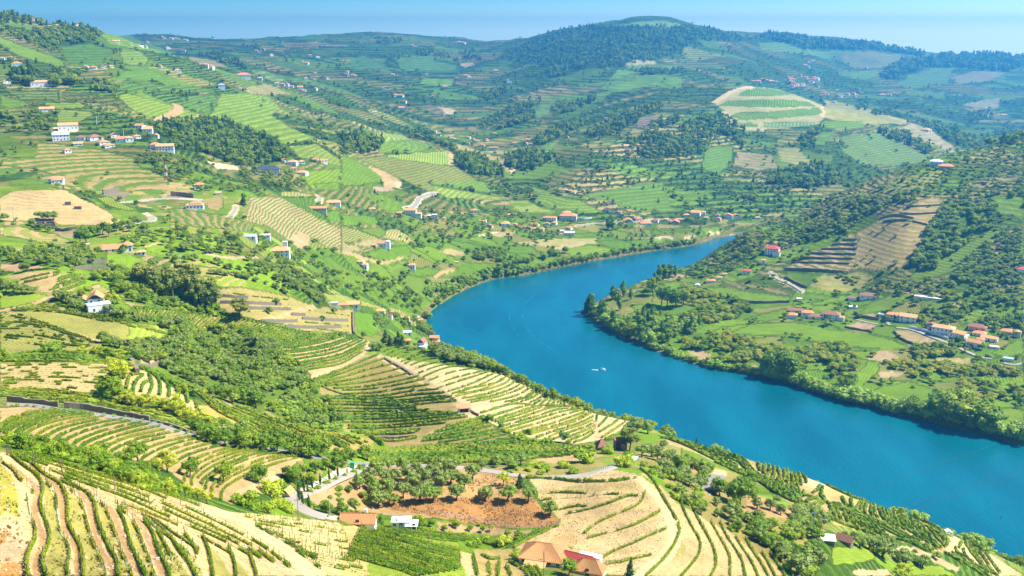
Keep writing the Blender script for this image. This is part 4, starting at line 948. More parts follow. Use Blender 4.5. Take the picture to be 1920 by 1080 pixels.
def hedge(p,h,w,leaf,dens,thin=0.0,seed=0,core=1.0):
    """leaf sprays and a woody-leafy core along a line on the ground"""
    r = np.random.default_rng(1000 + seed)
    res = along_path(p,max(0.7,leaf * 2.2))
    if res is None:return None
    q,tan,L = res
    nor = np.stack([-tan[:,1],tan[:,0]],1)
    k = len(q)
    vig = 0.55 + 0.75 * fbm(q[:,0] / 5 + seed * 7.1,q[:,1] / 5,5,3)
    keep = vnoise(q[:,0] / 3.2 + seed * 3.3,q[:,1] / 3.2,77) > thin
    hh = h * vig * np.where(keep,1,0.16); ww = w * vig * np.where(keep,1,0.3)
    # core: a lumpy five-sided hull
    ring = np.array([(-0.42,0.12),(-0.46,0.62),(0.0,0.88),(0.46,0.62),(0.42,0.12)])
    jit = 1 + 0.28 * r.normal(size=(k,5,1))
    rg = ring[None] * jit * core
    co = np.zeros((k,5,3))
    co[:,:,:2] = q[:,None,:2] + nor[:,None] * (rg[:,:,:1] * ww[:,None,None])
    co[:,:,2] = q[:,None,2] + rg[:,:,1] * hh[:,None]
    idx = np.arange(k * 5).reshape(k,5)
    qd = np.stack([idx[:-1,:-1],idx[:-1,1:],idx[1:,1:],idx[1:,:-1]],-1).reshape(-1,4)
    qd = qd[np.repeat(keep[:-1] & keep[1:],4)]
    # leaves
    m = int(L * dens)
    i = r.integers(0,k,m)
    i = i[r.random(m) < np.where(keep[i],1,0.25)]
    m = len(i)
    j = r.uniform(-0.5,0.5,m) * (L / k)
    a = r.uniform(0,math.pi,m); rad = r.uniform(0.7,1.12,m)
    c = np.zeros((m,3))
    c[:,:2] = q[i,:2] + tan[i] * j[:,None] + nor[i] * (0.5 * np.cos(a) * rad * ww[i])[:,None]
    c[:,2] = q[i,2] + (0.25 + 0.72 * np.sin(a) * rad * r.uniform(0.5,1,m) ** 0.5) * hh[i]
    lc,lq = leaf_quads(c,leaf * r.uniform(0.7,1.35,m),r=r)
    return np.vstack([co.reshape(-1,3),lc]),np.vstack([qd,lq + k * 5])
def posts_mesh(p,step,h,thick,off=0.0,seed=0,jitter=0.1):
    r = np.random.default_rng(seed)
    res = along_path(p,step)
    if res is None:return None
    q,tan,L = res
    co = []; qd = []
    for k,(x,y,z) in enumerate(q):
        hh = h * r.uniform(0.85,1.12); lx,ly = r.normal(0,jitter * 0.4,2)
        b = len(co)
        for zz,dx,dy in ((-0.2,0,0),(hh,lx,ly)):
            for sx,sy in ((-1,-1),(1,-1),(1,1),(-1,1)):
                co.append((x + dx + sx * thick,y + dy + sy * thick,z + zz))
        qd += [(b,b + 1,b + 5,b + 4),(b + 1,b + 2,b + 6,b + 5),(b + 2,b + 3,b + 7,b + 6),(b + 3,b,b + 4,b + 7),(b + 4,b + 5,b + 6,b + 7)]
    return np.array(co),np.array(qd)

ROWS = []      # every row of the near vineyards, before they become objects
def resample(p,k):
    p = smooth_line(p,6)
    d = np.concatenate([[0],np.cumsum(np.linalg.norm(np.diff(p,axis=0),axis=1))])
    t = np.linspace(0,d[-1],k)
    return np.stack([np.interp(t,d,p[:,0]),np.interp(t,d,p[:,1])],1)
def add_row(px,field,**kw):
    s = spot(px[:,0],px[:,1])
    d = np.linalg.norm(np.diff(s[:,:2],axis=0),axis=1)
    cut = np.where(d > 0.05 * s[:-1,1] + 3)[0] + 1
    for seg in np.split(np.arange(len(s)),cut):
        if len(seg) < 3:continue
        p = s[seg]
        L = np.linalg.norm(np.diff(p[:,:2],axis=0),axis=1).sum()
        if L < 4:continue
        ROWS.append(dict(p=p,field=field,L=L,D=float(np.median(p[:,1])),**kw))
def rows_between(z,guides,n,field,ends=0.0,**kw):
    """n rows between each pair of neighbouring guide lines of the map"""
    g = [resample(Zm(z,q),40) for q in guides]
    R = np.random.default_rng(len(ROWS) + 5)
    for k in range(len(g) - 1):
        for i in range(n + (1 if k == len(g) - 2 else 0)):
            t = (i + 0.12 * R.normal()) / n if 0 < i < n else i / n
            row = g[k] * (1 - t) + g[k + 1] * t
            if ends: 
                a,b = R.uniform(0,ends,2) * 40
                row = row[int(a):40 - int(b)]
            add_row(row,field,**kw)
def rows_at(z,lines,field,**kw):
    for q in lines:
        p = Zm(z,q)
        add_row(resample(p,max(8,int(np.linalg.norm(np.diff(p,axis=0),axis=1).sum() / 3))),field,**kw)

# terraces at the lower left
T = dict(h=1.05,w=0.42,style='near')
rows_at('D4',[[(330,670),(325,760),(275,860),(250,960),(262,1090)],
 [(110,-20),(230,80),(340,160),(390,240),(400,300),(378,400),(390,500),(430,600),(458,700),(450,800),(408,900),(400,1000),(440,1090)],
 [(240,10),(310,65),(420,160),(545,235),(605,330),(625,450),(632,600),(685,720),(745,830),(768,950),(772,1090)],
 [(590,185),(700,260),(820,340),(880,450),(903,580),(955,720),(1012,840),(1075,950),(1100,1090)],
 [(1090,470),(1150,600),(1182,720),(1222,840),(1275,950),(1345,1090)],
 [(1325,580),(1400,680),(1442,800),(1482,900),(1532,1000),(1565,1090)]],'terrace',**T)
rows_at('A7',[[(960,865),(1010,940),(1062,1010),(1105,1090)],[(1148,875),(1180,960),(1202,1090)],[(1288,925),(1320,1010),(1332,1090)],[(1408,965),(1440,1060),(1445,1090)],[(1040,850),(1085,905),(1112,960)]],'terrace',**T)
TB = dict(h=0.95,w=0.38,style='young',thin=0.42)
rows_at('D4',[[(20,40),(120,110),(180,190),(285,280),(312,330)],[(250,380),(258,440),(282,540),(330,660)],
 [(430,230),(505,330),(525,430),(525,560),(552,680),(622,800),(642,900),(620,1000),(630,1090)],
 [(630,270),(722,370),(772,480),(802,600),(842,740),(902,880),(952,1000),(975,1090)],
 [(870,350),(952,440),(1012,560),(1052,680),(1085,760),(1135,900),(1205,1050),(1215,1090)],
 [(1120,470),(1222,580),(1285,700),(1320,800),(1372,930),(1420,1090)],[(1340,560),(1440,660),(1500,760),(1571,900)],[(250,30),(480,160),(620,240),(780,310),(960,370),(1180,450),(1400,570),(1571,720)]],'young',**TB)
rows_at('A7',[[(820,760),(900,830),(1000,900),(1100,990)],[(660,690),(780,730),(900,790),(1000,860),(1120,940)],[(700,680),(860,740),(1000,800),(1160,880),(1300,960)]],'young',**TB)
S = dict(h=1.1,w=0.65,style='near',thin=0.28)
rows_between('A7',[[(60,385),(280,430),(500,500),(750,575),(950,655),(1150,745),(1350,845),(1500,930),(1630,1035)],
                    [(40,400),(240,470),(470,560),(700,640),(900,730),(1060,800),(1220,870),(1340,930),(1400,965)]],3,'spur',**S)
rows_at('A7',[[(150,375),(380,430),(600,495),(800,560),(1000,640),(1120,690)],[(500,470),(720,545),(900,610),(1040,660)],[(600,420),(760,470),(900,530),(1000,570),(1110,615)],[(640,430),(800,480),(940,545),(1030,590)],[(560,405),(700,445),(860,500)]],'spur',**S)
# the bowl
Bk = dict(h=1.15,w=0.75,style='near',thin=0.22)
rows_between('A7',[[(-20,260),(60,200),(200,158),(330,140)],[(35,320),(60,265),(180,205),(330,165),(470,160)],[(150,345),(140,300),(230,240),(400,195),(570,172)],[(300,370),(310,320),(420,260),(600,215),(740,195)],[(450,400),(470,350),(600,290),(800,235),(900,220)]],3,'bowl',ends=0.10,**Bk)
rows_between('A7',[[(450,400),(470,350),(600,290),(800,235),(900,220)],[(620,430),(630,385),(760,320),(920,285),(1010,270)],[(800,470),(800,430),(900,370),(1060,320),(1180,305)],[(940,510),(950,475),(1060,405),(1240,350),(1380,335)],[(1080,575),(1090,520),(1200,440),(1400,370),(1540,365)],[(1160,610),(1170,550),(1290,470),(1480,400),(1640,390)],[(1245,655),(1265,590),(1400,510),(1620,430),(1730,418)]],3,'bowl',ends=0.12,**Bk)
# gully beside the tree screen, upper field
U = dict(h=1.6,w=1.3,style='mid',thin=0.15)
rows_at('B6',[[(1260,300),(1180,310),(1150,370),(1140,430)],[(1290,310),(1230,360),(1205,430),(1200,480)],[(1325,370),(1285,400),(1270,460)],[(1260,240),(1340,310),(1370,390),(1360,440),(1340,490)],[(1290,250),(1390,310),(1440,380),(1440,490)],[(1340,270),(1470,350),(1525,430),(1520,510)],[(1580,400),(1610,470),(1605,510)],[(1680,470),(1690,560)],[(1765,550),(1775,610)]],'fold',**U)
rows_between('B6',[[(1250,230),(1440,310),(1640,390),(1780,470),(1919,600)],[(1270,225),(1460,300),(1660,375),(1800,440),(1960,560)]],2,'fold',**U)
rows_between('B7',[[(420,-10),(560,80),(700,150),(900,240),(1130,330),(1260,380)],[(460,-20),(640,70),(800,130),(1000,210),(1240,300),(1480,390)],[(640,-10),(800,60),(1000,140),(1240,230),(1440,300),(1600,385)],[(760,20),(940,90),(1120,170),(1330,240),(1560,300),(1720,390)],[(900,100),(1130,170),(1400,240),(1700,285),(1919,360)]],3,'slope',ends=0.1,**U)
# flat field of cross rows below the eucalypts
Cr = dict(h=1.6,w=1.2,style='mid',thin=0.12)
g_up = resample(Zm('B1',[(40,150),(240,165),(420,190),(640,215),(820,240),(1000,270),(1180,310),(1340,345),(1500,365)]),46)
g_md = resample(Zm('B1',[(20,180),(200,200),(380,220),(600,250),(780,280),(980,310),(1140,340),(1300,375),(1420,395)]),46)
g_lo = resample(Zm('B1',[(10,195),(200,255),(360,270),(490,330),(680,320),(860,355),(1030,395),(1120,440),(1230,460)]),46)
for i_ in range(46):
    add_row(resample(np.stack([g_up[i_],g_md[i_],g_lo[i_]]),10),'cross',**Cr)
rows_at('B1',[[(40,150),(240,160),(420,185),(640,212),(820,236),(1000,266),(1180,306),(1340,342),(1500,362)],[(700,200),(900,240),(1100,290),(1300,330),(1560,365)]],'cross',**Cr)
rows_between('B1',[[(1120,440),(1250,430),(1420,400),(1560,365)],[(1200,490),(1330,475),(1520,440),(1700,380)],[(1260,570),(1400,545),(1600,500),(1790,405)],[(1330,620),(1450,600),(1600,570),(1760,480)]],3,'dark',**Cr)
# big dark vineyard
Dk = dict(h=1.7,w=1.5,style='mid',thin=0.06)
rows_between('B2',[[(140,445),(330,380),(520,300),(720,215)],[(160,470),(400,420),(640,350),(860,300)],[(240,500),(500,480),(760,440),(1010,380)],[(380,540),(640,530),(900,490),(1130,440)],[(500,600),(760,590),(1010,550),(1260,530)],[(640,640),(880,635),(1130,610),(1380,600)],[(900,670),(1060,670),(1240,650),(1420,640)]],2,'dark',ends=0.03,**Dk)
rows_between('B2',[[(220,600),(420,600),(640,630),(880,650)],[(260,640),(480,645),(760,660),(1040,690)],[(300,700),(560,705),(820,705),(1080,700)],[(350,760),(640,760),(960,750),(1260,735)],[(380,800),(700,800),(1060,780),(1460,745)],[(420,860),(700,860),(1100,830),(1520,780)],[(480,915),(700,912),(900,905),(1090,900)],[(600,945),(760,940),(920,935),(1060,920)]],2,'dark',ends=0.03,**Dk)
rows_between('B2',[[(1330,870),(1450,840),(1640,790)],[(1130,970),(1360,920),(1700,830)],[(1100,1000),(1420,960),(1760,900)],[(1440,1030),(1640,990),(1860,940)]],2,'dark',**Dk)
rows_at('B2',[[(150,480),(300,545),(420,580),(520,600)],[(690,990),(860,1000),(1060,970)],[(640,950),(760,1040)]],'dark',**Dk)
# pale vineyard on the nose above the river
Pl = dict(h=1.35,w=1.05,style='mid',thin=0.24)
rows_between('B2',[[(690,180),(740,150),(800,150)],[(800,220),(900,170),(1000,160)],[(880,260),(1010,210),(1150,190)],[(960,300),(1100,240),(1250,230)],[(1040,350),(1200,300),(1370,270)],[(1120,420),(1320,340),(1500,320)],[(1220,490),(1440,420),(1690,360)],[(1320,560),(1560,480),(1800,370)],[(1400,600),(1660,530),(1900,400)]],2,'pale',ends=0.06,**Pl)
rows_between('B3',[[(-40,440),(200,410),(380,360),(440,300)],[(20,520),(250,480),(460,400),(540,320)],[(100,555),(330,510),(540,440),(640,370)],[(420,550),(600,500),(690,430),(700,370)],[(560,550),(700,490),(760,380)],[(680,570),(790,500),(810,390)],[(800,570),(850,500),(880,420)],[(880,570),(930,510),(975,440)],[(950,570),(1000,520),(1050,470)],[(1040,570),(1070,520),(1095,480)]],2,'pale',ends=0.06,**Pl)
rows_between('B3',[[(200,650),(330,610),(480,570),(640,570)],[(300,720),(480,660),(700,590),(860,575)],[(330,750),(600,680),(840,600),(1060,585)],[(390,800),(660,720),(920,640),(1140,595)],[(500,840),(760,770),(1000,690),(1180,620)],[(620,850),(860,780),(1060,720),(1205,640)],[(760,890),(940,810),(1100,760),(1215,710)],[(940,885),(1060,840),(1160,800),(1225,760)],[(1040,915),(1140,880),(1225,820)]],2,'pale',ends=0.05,**Pl)
rows_between('B3',[[(1240,720),(1250,670),(1260,620)],[(1260,770),(1310,720),(1350,670)],[(1270,820),(1370,760),(1450,700)],[(1290,870),(1400,800),(1500,730)],[(1320,880),(1450,830),(1510,760)]],1,'pale',**Pl)
# flat dense field
Fl = dict(h=1.7,w=1.7,style='mid',thin=0.05)
rows_between('A8',[[(240,378),(600,348),(1000,340),(1390,360)],[(180,395),(560,380),(960,372),(1430,382)],[(150,412),(500,415),(900,410),(1250,408)],[(140,432),(420,444),(760,440),(1040,425)]],4,'flat',**Fl)
# foreground plots at the bottom
Bt = dict(h=1.3,w=1.1,style='near',thin=0.15)
rows_between('B8',[[(180,215),(420,270),(640,330),(840,390),(1010,420)],[(120,330),(360,400),(600,470),(820,540),(1020,590)],[(60,470),(300,540),(520,600),(640,650)]],9,'plot',**Bt)
rows_between('B8',[[(260,235),(500,270),(760,320),(1000,350)],[(420,240),(640,270),(900,300),(1120,330)]],2,'plot',**Bt)
rows_at('B8',[[(660,250),(860,275),(1060,310),(1200,350),(1330,385)],[(570,290),(720,315),(900,345)],[(1130,470),(1145,540),(1165,640)],[(1260,540),(1275,640)],[(1350,530),(1340,640)],[(1440,520),(1560,590),(1600,640)],[(1460,500),(1600,560),(1680,640)],[(1540,540),(1620,600),(1640,640)],[(1660,560),(1720,640)],[(1420,560),(1450,640)],[(1200,460),(1280,500),(1360,495)],[(1420,400),(1560,320),(1700,260),(1860,215)],[(1480,400),(1640,310),(1780,250)]],'plot',**Bt)
# soil nose beside the track
So = dict(h=1.35,w=0.85,style='near',thin=0.12)
rows_at('D1',[[(125,180),(280,185),(370,190)],[(400,190),(520,207),(640,215)],[(655,214),(860,215)],[(890,215),(1000,205),(1140,180)],
 [(350,320),(480,315),(690,320)],[(440,470),(600,440),(690,440)],[(515,510),(700,470),(900,410),(1060,350),(1160,345)],
 [(672,690),(760,612),(900,540),(1050,480),(1180,410),(1225,315)],[(700,735),(850,695),(1050,640),(1200,580),(1362,490)],[(815,930),(950,850),(1100,790),(1250,720),(1418,650)],[(1000,960),(1100,930),(1282,893)],
 [(1180,90),(1290,190),(1400,370),(1500,540),(1542,650),(1530,720),(1480,820),(1380,950),(1230,1090)]],'nose',**So)
rows_at('D1',[[(270,385),(440,370),(690,350),(850,330),(1005,330)],[(840,990),(900,970),(1000,955)],[(500,860),(560,830),(620,830)]],'nose',**dict(So,thin=0.45,h=1.2))
# rows running down the gully
Gl = dict(h=1.3,w=0.75,style='near',thin=0.03)
rows_at('C1',[[(370,390),(400,480),(470,620),(530,720),(545,800),(510,900),(370,1070)],[(460,400),(510,520),(600,680),(660,800),(685,900),(680,980),(635,1070)],[(640,570),(700,680),(770,800),(810,900),(812,1070)],[(720,580),(780,700),(860,820),(920,930),(950,1070)],[(860,710),(930,820),(1010,940),(1065,1070)],[(950,720),(1020,840),(1090,940),(1160,1070)],[(1100,850),(1160,950),(1220,1070)],[(1170,850),(1240,950),(1310,1070)],[(1350,1000),(1375,1070)],[(1430,1000),(1470,1070)]],'gully',**Gl)
# spur over the river
Sp = dict(h=1.7,w=1.35,style='mid',thin=0.04)
rows_between('B4',[[(0,135),(220,165),(420,215),(700,285),(860,330)],[(60,140),(300,230),(480,320),(640,400),(860,510)]],5,'spur2',**Sp)
rows_between('B4',[[(420,215),(700,280),(1000,310),(1280,385),(1640,545),(1919,650)],[(500,240),(760,300),(1020,345),(1300,420),(1620,580)]],2,'spur2',**Sp)
rows_between('B4',[[(860,330),(950,400),(1060,520),(1260,640),(1500,760),(1700,790)],[(820,330),(900,430),(1020,550),(1240,720),(1480,850)]],2,'spur2',**Sp)
rows_between('B4',[[(600,400),(860,520),(1060,600),(1300,740),(1500,850),(1700,950),(1940,1040)],[(640,390),(900,510),(1100,570),(1340,710),(1560,840),(1760,960),(1960,1060)]],3,'spur2',**Sp)
rows_between('B4',[[(1080,350),(1090,420),(1110,500)],[(1200,400),(1220,480),(1190,560)],[(1300,430),(1330,540),(1330,620)],[(1420,480),(1420,560),(1430,630)],[(1500,520),(1520,600),(1540,680)],[(1620,580),(1640,640)]],2,'spur2',**Sp)
rows_between('B4',[[(1170,560),(1200,640),(1230,690)],[(1300,590),(1330,680),(1400,770)],[(1420,650),(1430,730),(1480,800)],[(1500,690),(1530,760),(1540,830)],[(1600,740),(1590,790)]],2,'spur2',**Sp)
rows_at('B4',[[(1780,670),(1770,710),(1700,750)],[(1815,680),(1800,780),(1860,850),(1940,920)],[(1610,870),(1660,830),(1760,810)],[(1680,910),(1790,830)],[(1730,930),(1840,850)],[(1900,900),(1910,960),(1860,1000)],[(1620,870),(1640,900)]],'spur2',**Sp)
rows_between('B5',[[(-60,120),(240,250),(560,350),(800,460),(1080,570),(1160,650)],[(-60,160),(200,280),(480,380),(700,470),(960,580),(1120,680)]],2,'spur2',**Sp)
rows_between('B5',[[(100,280),(130,350),(200,410)],[(280,330),(240,390),(230,420)],[(350,340),(330,400),(330,460)],[(420,370),(430,440),(460,500)],[(500,400),(530,480),(580,550)],[(580,440),(620,540),(680,590)],[(660,470),(720,570),(800,640)],[(740,500),(820,620),(920,720)],[(840,550),(940,680),(1060,810)],[(960,580),(1060,700),(1140,790)],[(1060,600),(1130,680),(1150,760)]],2,'spur2',**Sp)
rows_between('B5',[[(0,340),(260,440),(560,570),(800,690),(1020,810)],[(0,370),(240,480),(500,590),(740,710),(960,830)]],2,'spur2',**Sp)
rows_between('B5',[[(0,380),(20,440),(40,490)],[(120,440),(150,510),(200,590)],[(230,500),(290,570),(340,640)],[(340,540),(400,610),(450,660)],[(420,570),(500,630),(560,680)]],2,'spur2',**Sp)
rows_at('B5',[[(0,510),(160,570),(300,610),(430,660)],[(600,690),(760,730),(920,790)]],'spur2',**Sp)
rows_between('B5',[[(1130,840),(1300,910),(1480,990),(1660,1070)],[(1200,880),(1340,950),(1460,1030),(1520,1080)]],2,'spur2',**Sp)
rows_at('B5',[[(1230,790),(1270,860),(1350,930)],[(1290,735),(1270,790)],[(1310,800),(1340,880),(1420,940)],[(1335,745),(1400,850),(1480,950),(1540,1030)],[(1365,750),(1440,860),(1520,970),(1570,1060)],[(1435,805),(1520,900),(1590,1010),(1640,1060)],[(1535,850),(1600,940),(1680,1050)],[(1290,655),(1400,720),(1480,770),(1520,820)],[(1200,830),(1260,900),(1300,960)]],'spur2',**Sp)
# sparse rows of the near fields on the left, and above the white house
Y = dict(h=1.1,w=0.8,style='mid',thin=0.42)
rows_between('C2',[[(260,60),(440,40),(600,25)],[(200,165),(420,110),(680,60)],[(270,185),(480,140),(660,90)]],1,'upper',**dict(Y,thin=0.15,h=1.5))
rows_between('C2',[[(660,140),(760,110),(880,90)],[(640,210),(800,150),(940,115)],[(560,270),(760,210),(950,140)],[(620,300),(800,250),(960,180)]],2,'upper',**dict(Y,thin=0.2,h=1.5))
rows_between('A4',[[(700,700),(500,650),(300,610),(110,660)],[(940,800),(640,740),(340,680),(60,670)]],9,'yellow',**dict(Y,thin=0.35,h=1.3))
rows_between('A4',[[(300,760),(200,720),(100,690),(0,690)],[(560,850),(380,800),(200,760),(0,760)],[(480,880),(300,870),(140,850),(0,830)]],6,'yellow',**dict(Y,thin=0.45,h=1.2))
rows_between('B6',[[(0,170),(200,115),(520,100),(860,145)],[(30,185),(300,180),(620,182),(960,184)]],5,'mound',**dict(Y,thin=0.0,h=1.4,w=1.5))
rows_between('B6',[[(0,210),(300,200),(640,200),(980,200)],[(0,320),(300,310),(640,310),(930,330)],[(0,420),(300,420),(600,440),(860,480)]],6,'sparse',**dict(Y,thin=0.55,h=0.9,w=0.6))
rows_between('B6',[[(0,430),(400,440),(760,480),(1100,560),(1400,600)],[(0,500),(400,510),(760,560),(1200,650),(1640,740)],[(500,545),(800,590),(1200,670),(1700,790)]],5,'sparse',**dict(Y,thin=0.36,h=1.1,w=0.9))
rows_between('A7',[[(1350,730),(1600,760),(1919,800)],[(1560,860),(1760,920),(1980,960)],[(1780,1010),(1900,1040),(2060,1070)]],7,'sparse',**dict(Y,thin=0.62,h=0.9,w=0.55))
rows_at('A7',[[(1440,800),(1600,890),(1700,960),(1800,1040)],[(1560,870),(1680,930),(1780,990)]],'plot',**dict(Bt,thin=0.4))
# tan terraces in the middle distance
rows_between('B1',[[(660,20),(900,60),(1200,90)],[(680,90),(900,110),(1200,130)],[(900,180),(1100,175),(1250,160)],[(1360,170),(1500,190),(1660,210)],[(1300,260),(1480,270),(1660,290)],[(960,260),(1200,280),(1660,340)]],1,'benches',**dict(Y,thin=0.5))

STYLE = {'near':(0.26,20),'young':(0.22,14),'mid':(0.42,7)}
FIELD_LABEL = {   # counted along u (from the left) or v (from above): label and group
 'terrace':('u','%s tall vine row from the left on the nearest tan terraces','vine rows of the nearest terraces'),
 'young':('u','%s thin staked young row from the left on the nearest slope','young staked vine rows of the nearest slope'),
 'spur':('v','%s broken vine row from the top slanting down the near spur','slanting vine rows of the near spur'),
 'bowl':('v','%s curved vine row down from the walled road in the hollow','curved vine rows of the hollow'),
 'fold':('u','%s curling vine row from the left in the pale fold behind the almond trees','vine rows of the pale fold'),
 'slope':('v','%s slanting vine row from the top on the slope above the roadside trees','vine rows above the roadside trees'),
 'cross':('u','%s short cross row from the left in the strip below the tall grove','cross rows below the grove'),
 'dark':('v','%s dense vine row from the top of the vineyard with the open shed','dense rows of the shed vineyard'),
 'pale':('v','%s sparse vine row from the top of the pale soil nose above the river','rows on the pale nose'),
 'flat':('v','%s bushy vine row from the far side of the flat field','rows of the flat field'),
 'plot':('v','%s leafy vine row from the top of the plots at the bottom edge','rows of the bottom plots'),
 'nose':('v','%s hedge like vine row down from the road inside the track bend','rows inside the track bend'),
 'gully':('u','%s long downhill vine row from the left, right of the dirt track','rows right of the track'),
 'spur2':('u','%s lush vine row from the left on the green spur dropping to the river','rows of the river spur'),
 'upper':('v','%s vine row from the top on the tan bench behind the white house','rows behind the white house'),
 'yellow':('v','%s yellow green vine row from the top below the white house','rows below the white house'),
 'mound':('v','%s dense bright vine row from the top of the rounded mound','rows of the bright mound'),
 'sparse':('v','%s sparse low row of young vines from the top on bare soil','sparse young rows on tan soil'),
 'benches':('v','%s patchy row from the top on the dry walled benches','rows of the dry benches')}
ONES = 'first second third fourth fifth sixth seventh eighth ninth tenth eleventh twelfth thirteenth fourteenth fifteenth sixteenth seventeenth eighteenth nineteenth'.split()
TENS = {2:('twenty','twentieth'),3:('thirty','thirtieth'),4:('forty','fortieth'),5:('fifty','fiftieth'),6:('sixty','sixtieth'),7:('seventy','seventieth'),8:('eighty','eightieth'),9:('ninety','ninetieth')}
def nth(k):
    if k < 19:return ONES[k]
    t,o = divmod(k + 1,10)
    return TENS[t][1] if o == 0 else TENS[t][0] + '-' + ONES[o - 1]
for k_,r0 in enumerate(ROWS):
    r0['size'] = r0['L'] * r0['h'] / r0['D'] ** 2
order = sorted(range(len(ROWS)),key=lambda i:-ROWS[i]['size'])
ROWLAB = {}
for f_ in FIELD_LABEL:
    ids_ = [i for i in order[:296] if ROWS[i]['field'] == f_]
    def key_(i):
        m_ = ROWS[i]['p'][len(ROWS[i]['p']) // 2]; u_,v_ = to_px(*m_)
        return u_ if FIELD_LABEL[f_][0] == 'u' else v_
    for k_,i in enumerate(sorted(ids_,key=key_)):ROWLAB[i] = FIELD_LABEL[f_][1] % nth(k_)
rest_v = []; rest_q = []; rest_n = 0
posts_v = []
for rank,i in enumerate(order):
    r0 = ROWS[i]
    leaf,dn = STYLE[r0['style']]
    if r0['D'] < 200:leaf,dn = leaf * 0.8,dn * 2.2
    if r0['D'] > 480:leaf,dn = leaf * 1.25,dn * 0.7
    g = hedge(r0['p'],r0['h'],r0['w'],leaf,dn,r0.get('thin',0),seed=i,core=0.6 if r0['D'] < 330 else 1.0)
    if g is None:continue
    yellow = r0['field'] in ('yellow','sparse','pale','young','slope','benches')
    mat = M_VINEY if yellow else M_VINEN if r0['field'] in ('terrace','spur','nose','gully') else M_VINE
    if rank < 296:
        lab,grp = ROWLAB[i],FIELD_LABEL[r0['field']][2]
        row = tag(link('vine_row',mesh_np('vine_row',*g,mats=[mat])),lab,'vine row',grp)
        if r0['field'] == 'young':
            pm = posts_mesh(r0['p'],2.6,1.5,0.035,seed=i)
            if pm is not None:tag(link('stakes',mesh_np('stakes',*pm,mats=[M_POST]),row),kind='stuff')
            pm = posts_mesh(r0['p'],0.9,0.5,0.04,seed=i + 1,jitter=0.05)
            if pm is not None:tag(link('guard_tubes',mesh_np('guard_tubes',*pm,mats=[M_TUBE]),row),kind='stuff')
        elif r0['field'] in ('terrace','spur','nose','gully','plot') or (r0['field'] == 'sparse' and r0['D'] < 330):
            pm = posts_mesh(r0['p'],4.0 if r0['field'] != 'sparse' else 2.2,1.75,0.05,seed=i)
            if pm is not None:tag(link('posts',mesh_np('posts',*pm,mats=[M_POST]),row),kind='stuff')
    else:
        rest_v.append(g[0]); rest_q.append(g[1] + rest_n); rest_n += len(g[0])
if rest_v:
    tag(link('distant_vine_rows',mesh_np('distant_vine_rows',np.vstack(rest_v),np.vstack(rest_q),mats=[M_VINE])),'further vine rows of the middle distance vineyards','vineyard',kind='stuff')

# ------------------------------------------------------------------ grass on banks: nobody could count it
def grass(name,polys,per_m2,h,mat,maxn=9000):
    V = []; Q = []; n = 0
    for zm,pts in polys:
        w = world_poly(dens(Zm(zm,pts)))
        area = abs(0.5 * np.sum(w[:,0] * np.roll(w[:,1],-1) - np.roll(w[:,0],-1) * w[:,1]))
        m = int(min(maxn,area * per_m2) * 1.8)
        x = rng.uniform(w[:,0].min(),w[:,0].max(),m); y = rng.uniform(w[:,1].min(),w[:,1].max(),m)
        k = in_poly(x,y,w) & (fbm(x / 4,y / 4,19) > 0.42)
        x,y = x[k],y[k]; z = ground_z(x,y); m = len(x)
        a = rng.uniform(0,6.28,m); hh = h * rng.uniform(0.5,1.4,m); ww = hh * 0.35
        lx,ly = rng.normal(0,0.3,m) * hh,rng.normal(0,0.3,m) * hh
        b0 = np.stack([x - np.cos(a) * ww,y - np.sin(a) * ww,z - 0.05],1); b1 = np.stack([x + np.cos(a) * ww,y + np.sin(a) * ww,z - 0.05],1)
        t1 = np.stack([x + np.cos(a) * ww * 1.2 + lx,y + np.sin(a) * ww * 1.2 + ly,z + hh],1); t0 = np.stack([x - np.cos(a) * ww * 1.2 + lx,y - np.sin(a) * ww * 1.2 + ly,z + hh * 0.8],1)
        V.append(np.stack([b0,b1,t1,t0],1).reshape(-1,3)); Q.append(np.arange(4 * m).reshape(m,4) + n); n += 4 * m
    tag(link(name,mesh_np(name,np.vstack(V),np.vstack(Q),mats=[mat])),kind='stuff')
M_GRASS = leaf_mat('bank_grass',(0.13,0.23,0.025),(0.24,0.30,0.05),(0.36,0.31,0.11),0.6,0.3)
M_DRYG = leaf_mat('dry_grass',(0.34,0.20,0.09),(0.42,0.28,0.14),(0.30,0.20,0.09),0.5,0.2)
M_STRAW = leaf_mat('straw',(0.44,0.34,0.16),(0.56,0.43,0.22),(0.40,0.33,0.13),0.5,0.2)
BANKS = [[(400,260),(440,250),(510,340),(530,560),(640,860),(640,1079),(430,1079),(410,1000),(460,800),(440,640),(395,500)],[(620,290),(720,380),(780,560),(850,740),(930,900),(960,1079),(770,1079),(760,950),(690,720),(640,600)],
 [(830,340),(960,450),(1030,600),(1090,780),(1200,1040),(1100,1079),(1010,840),(920,660),(880,480)],[(1090,480),(1230,590),(1320,800),(1400,1000),(1440,1079),(1340,1079),(1240,860),(1170,680)],[(1340,590),(1440,690),(1540,880),(1571,960),(1571,1079),(1480,880)],[(0,60),(90,120),(160,300),(180,560),(60,480),(0,520)]]
grass('grass',[('D4',q) for q in BANKS] + [('A7',[(820,780),(900,860),(990,960),(1060,1070),(940,1070),(880,900)]),('A7',[(960,870),(1050,930),(1150,1070),(1100,1079),(1010,950)])],7,0.34,M_GRASS)
grass('dry_grass',[('A8',[(180,690),(400,640),(760,640),(1060,650),(1180,730),(1230,780),(1150,810),(860,800),(560,750)]),('D4',[(0,520),(90,530),(220,640),(260,760),(250,880),(210,1000),(180,1079),(0,1079)]),('A8',[(700,560),(860,495),(1000,530),(1120,680),(760,640)])],2.2,0.4,M_DRYG)

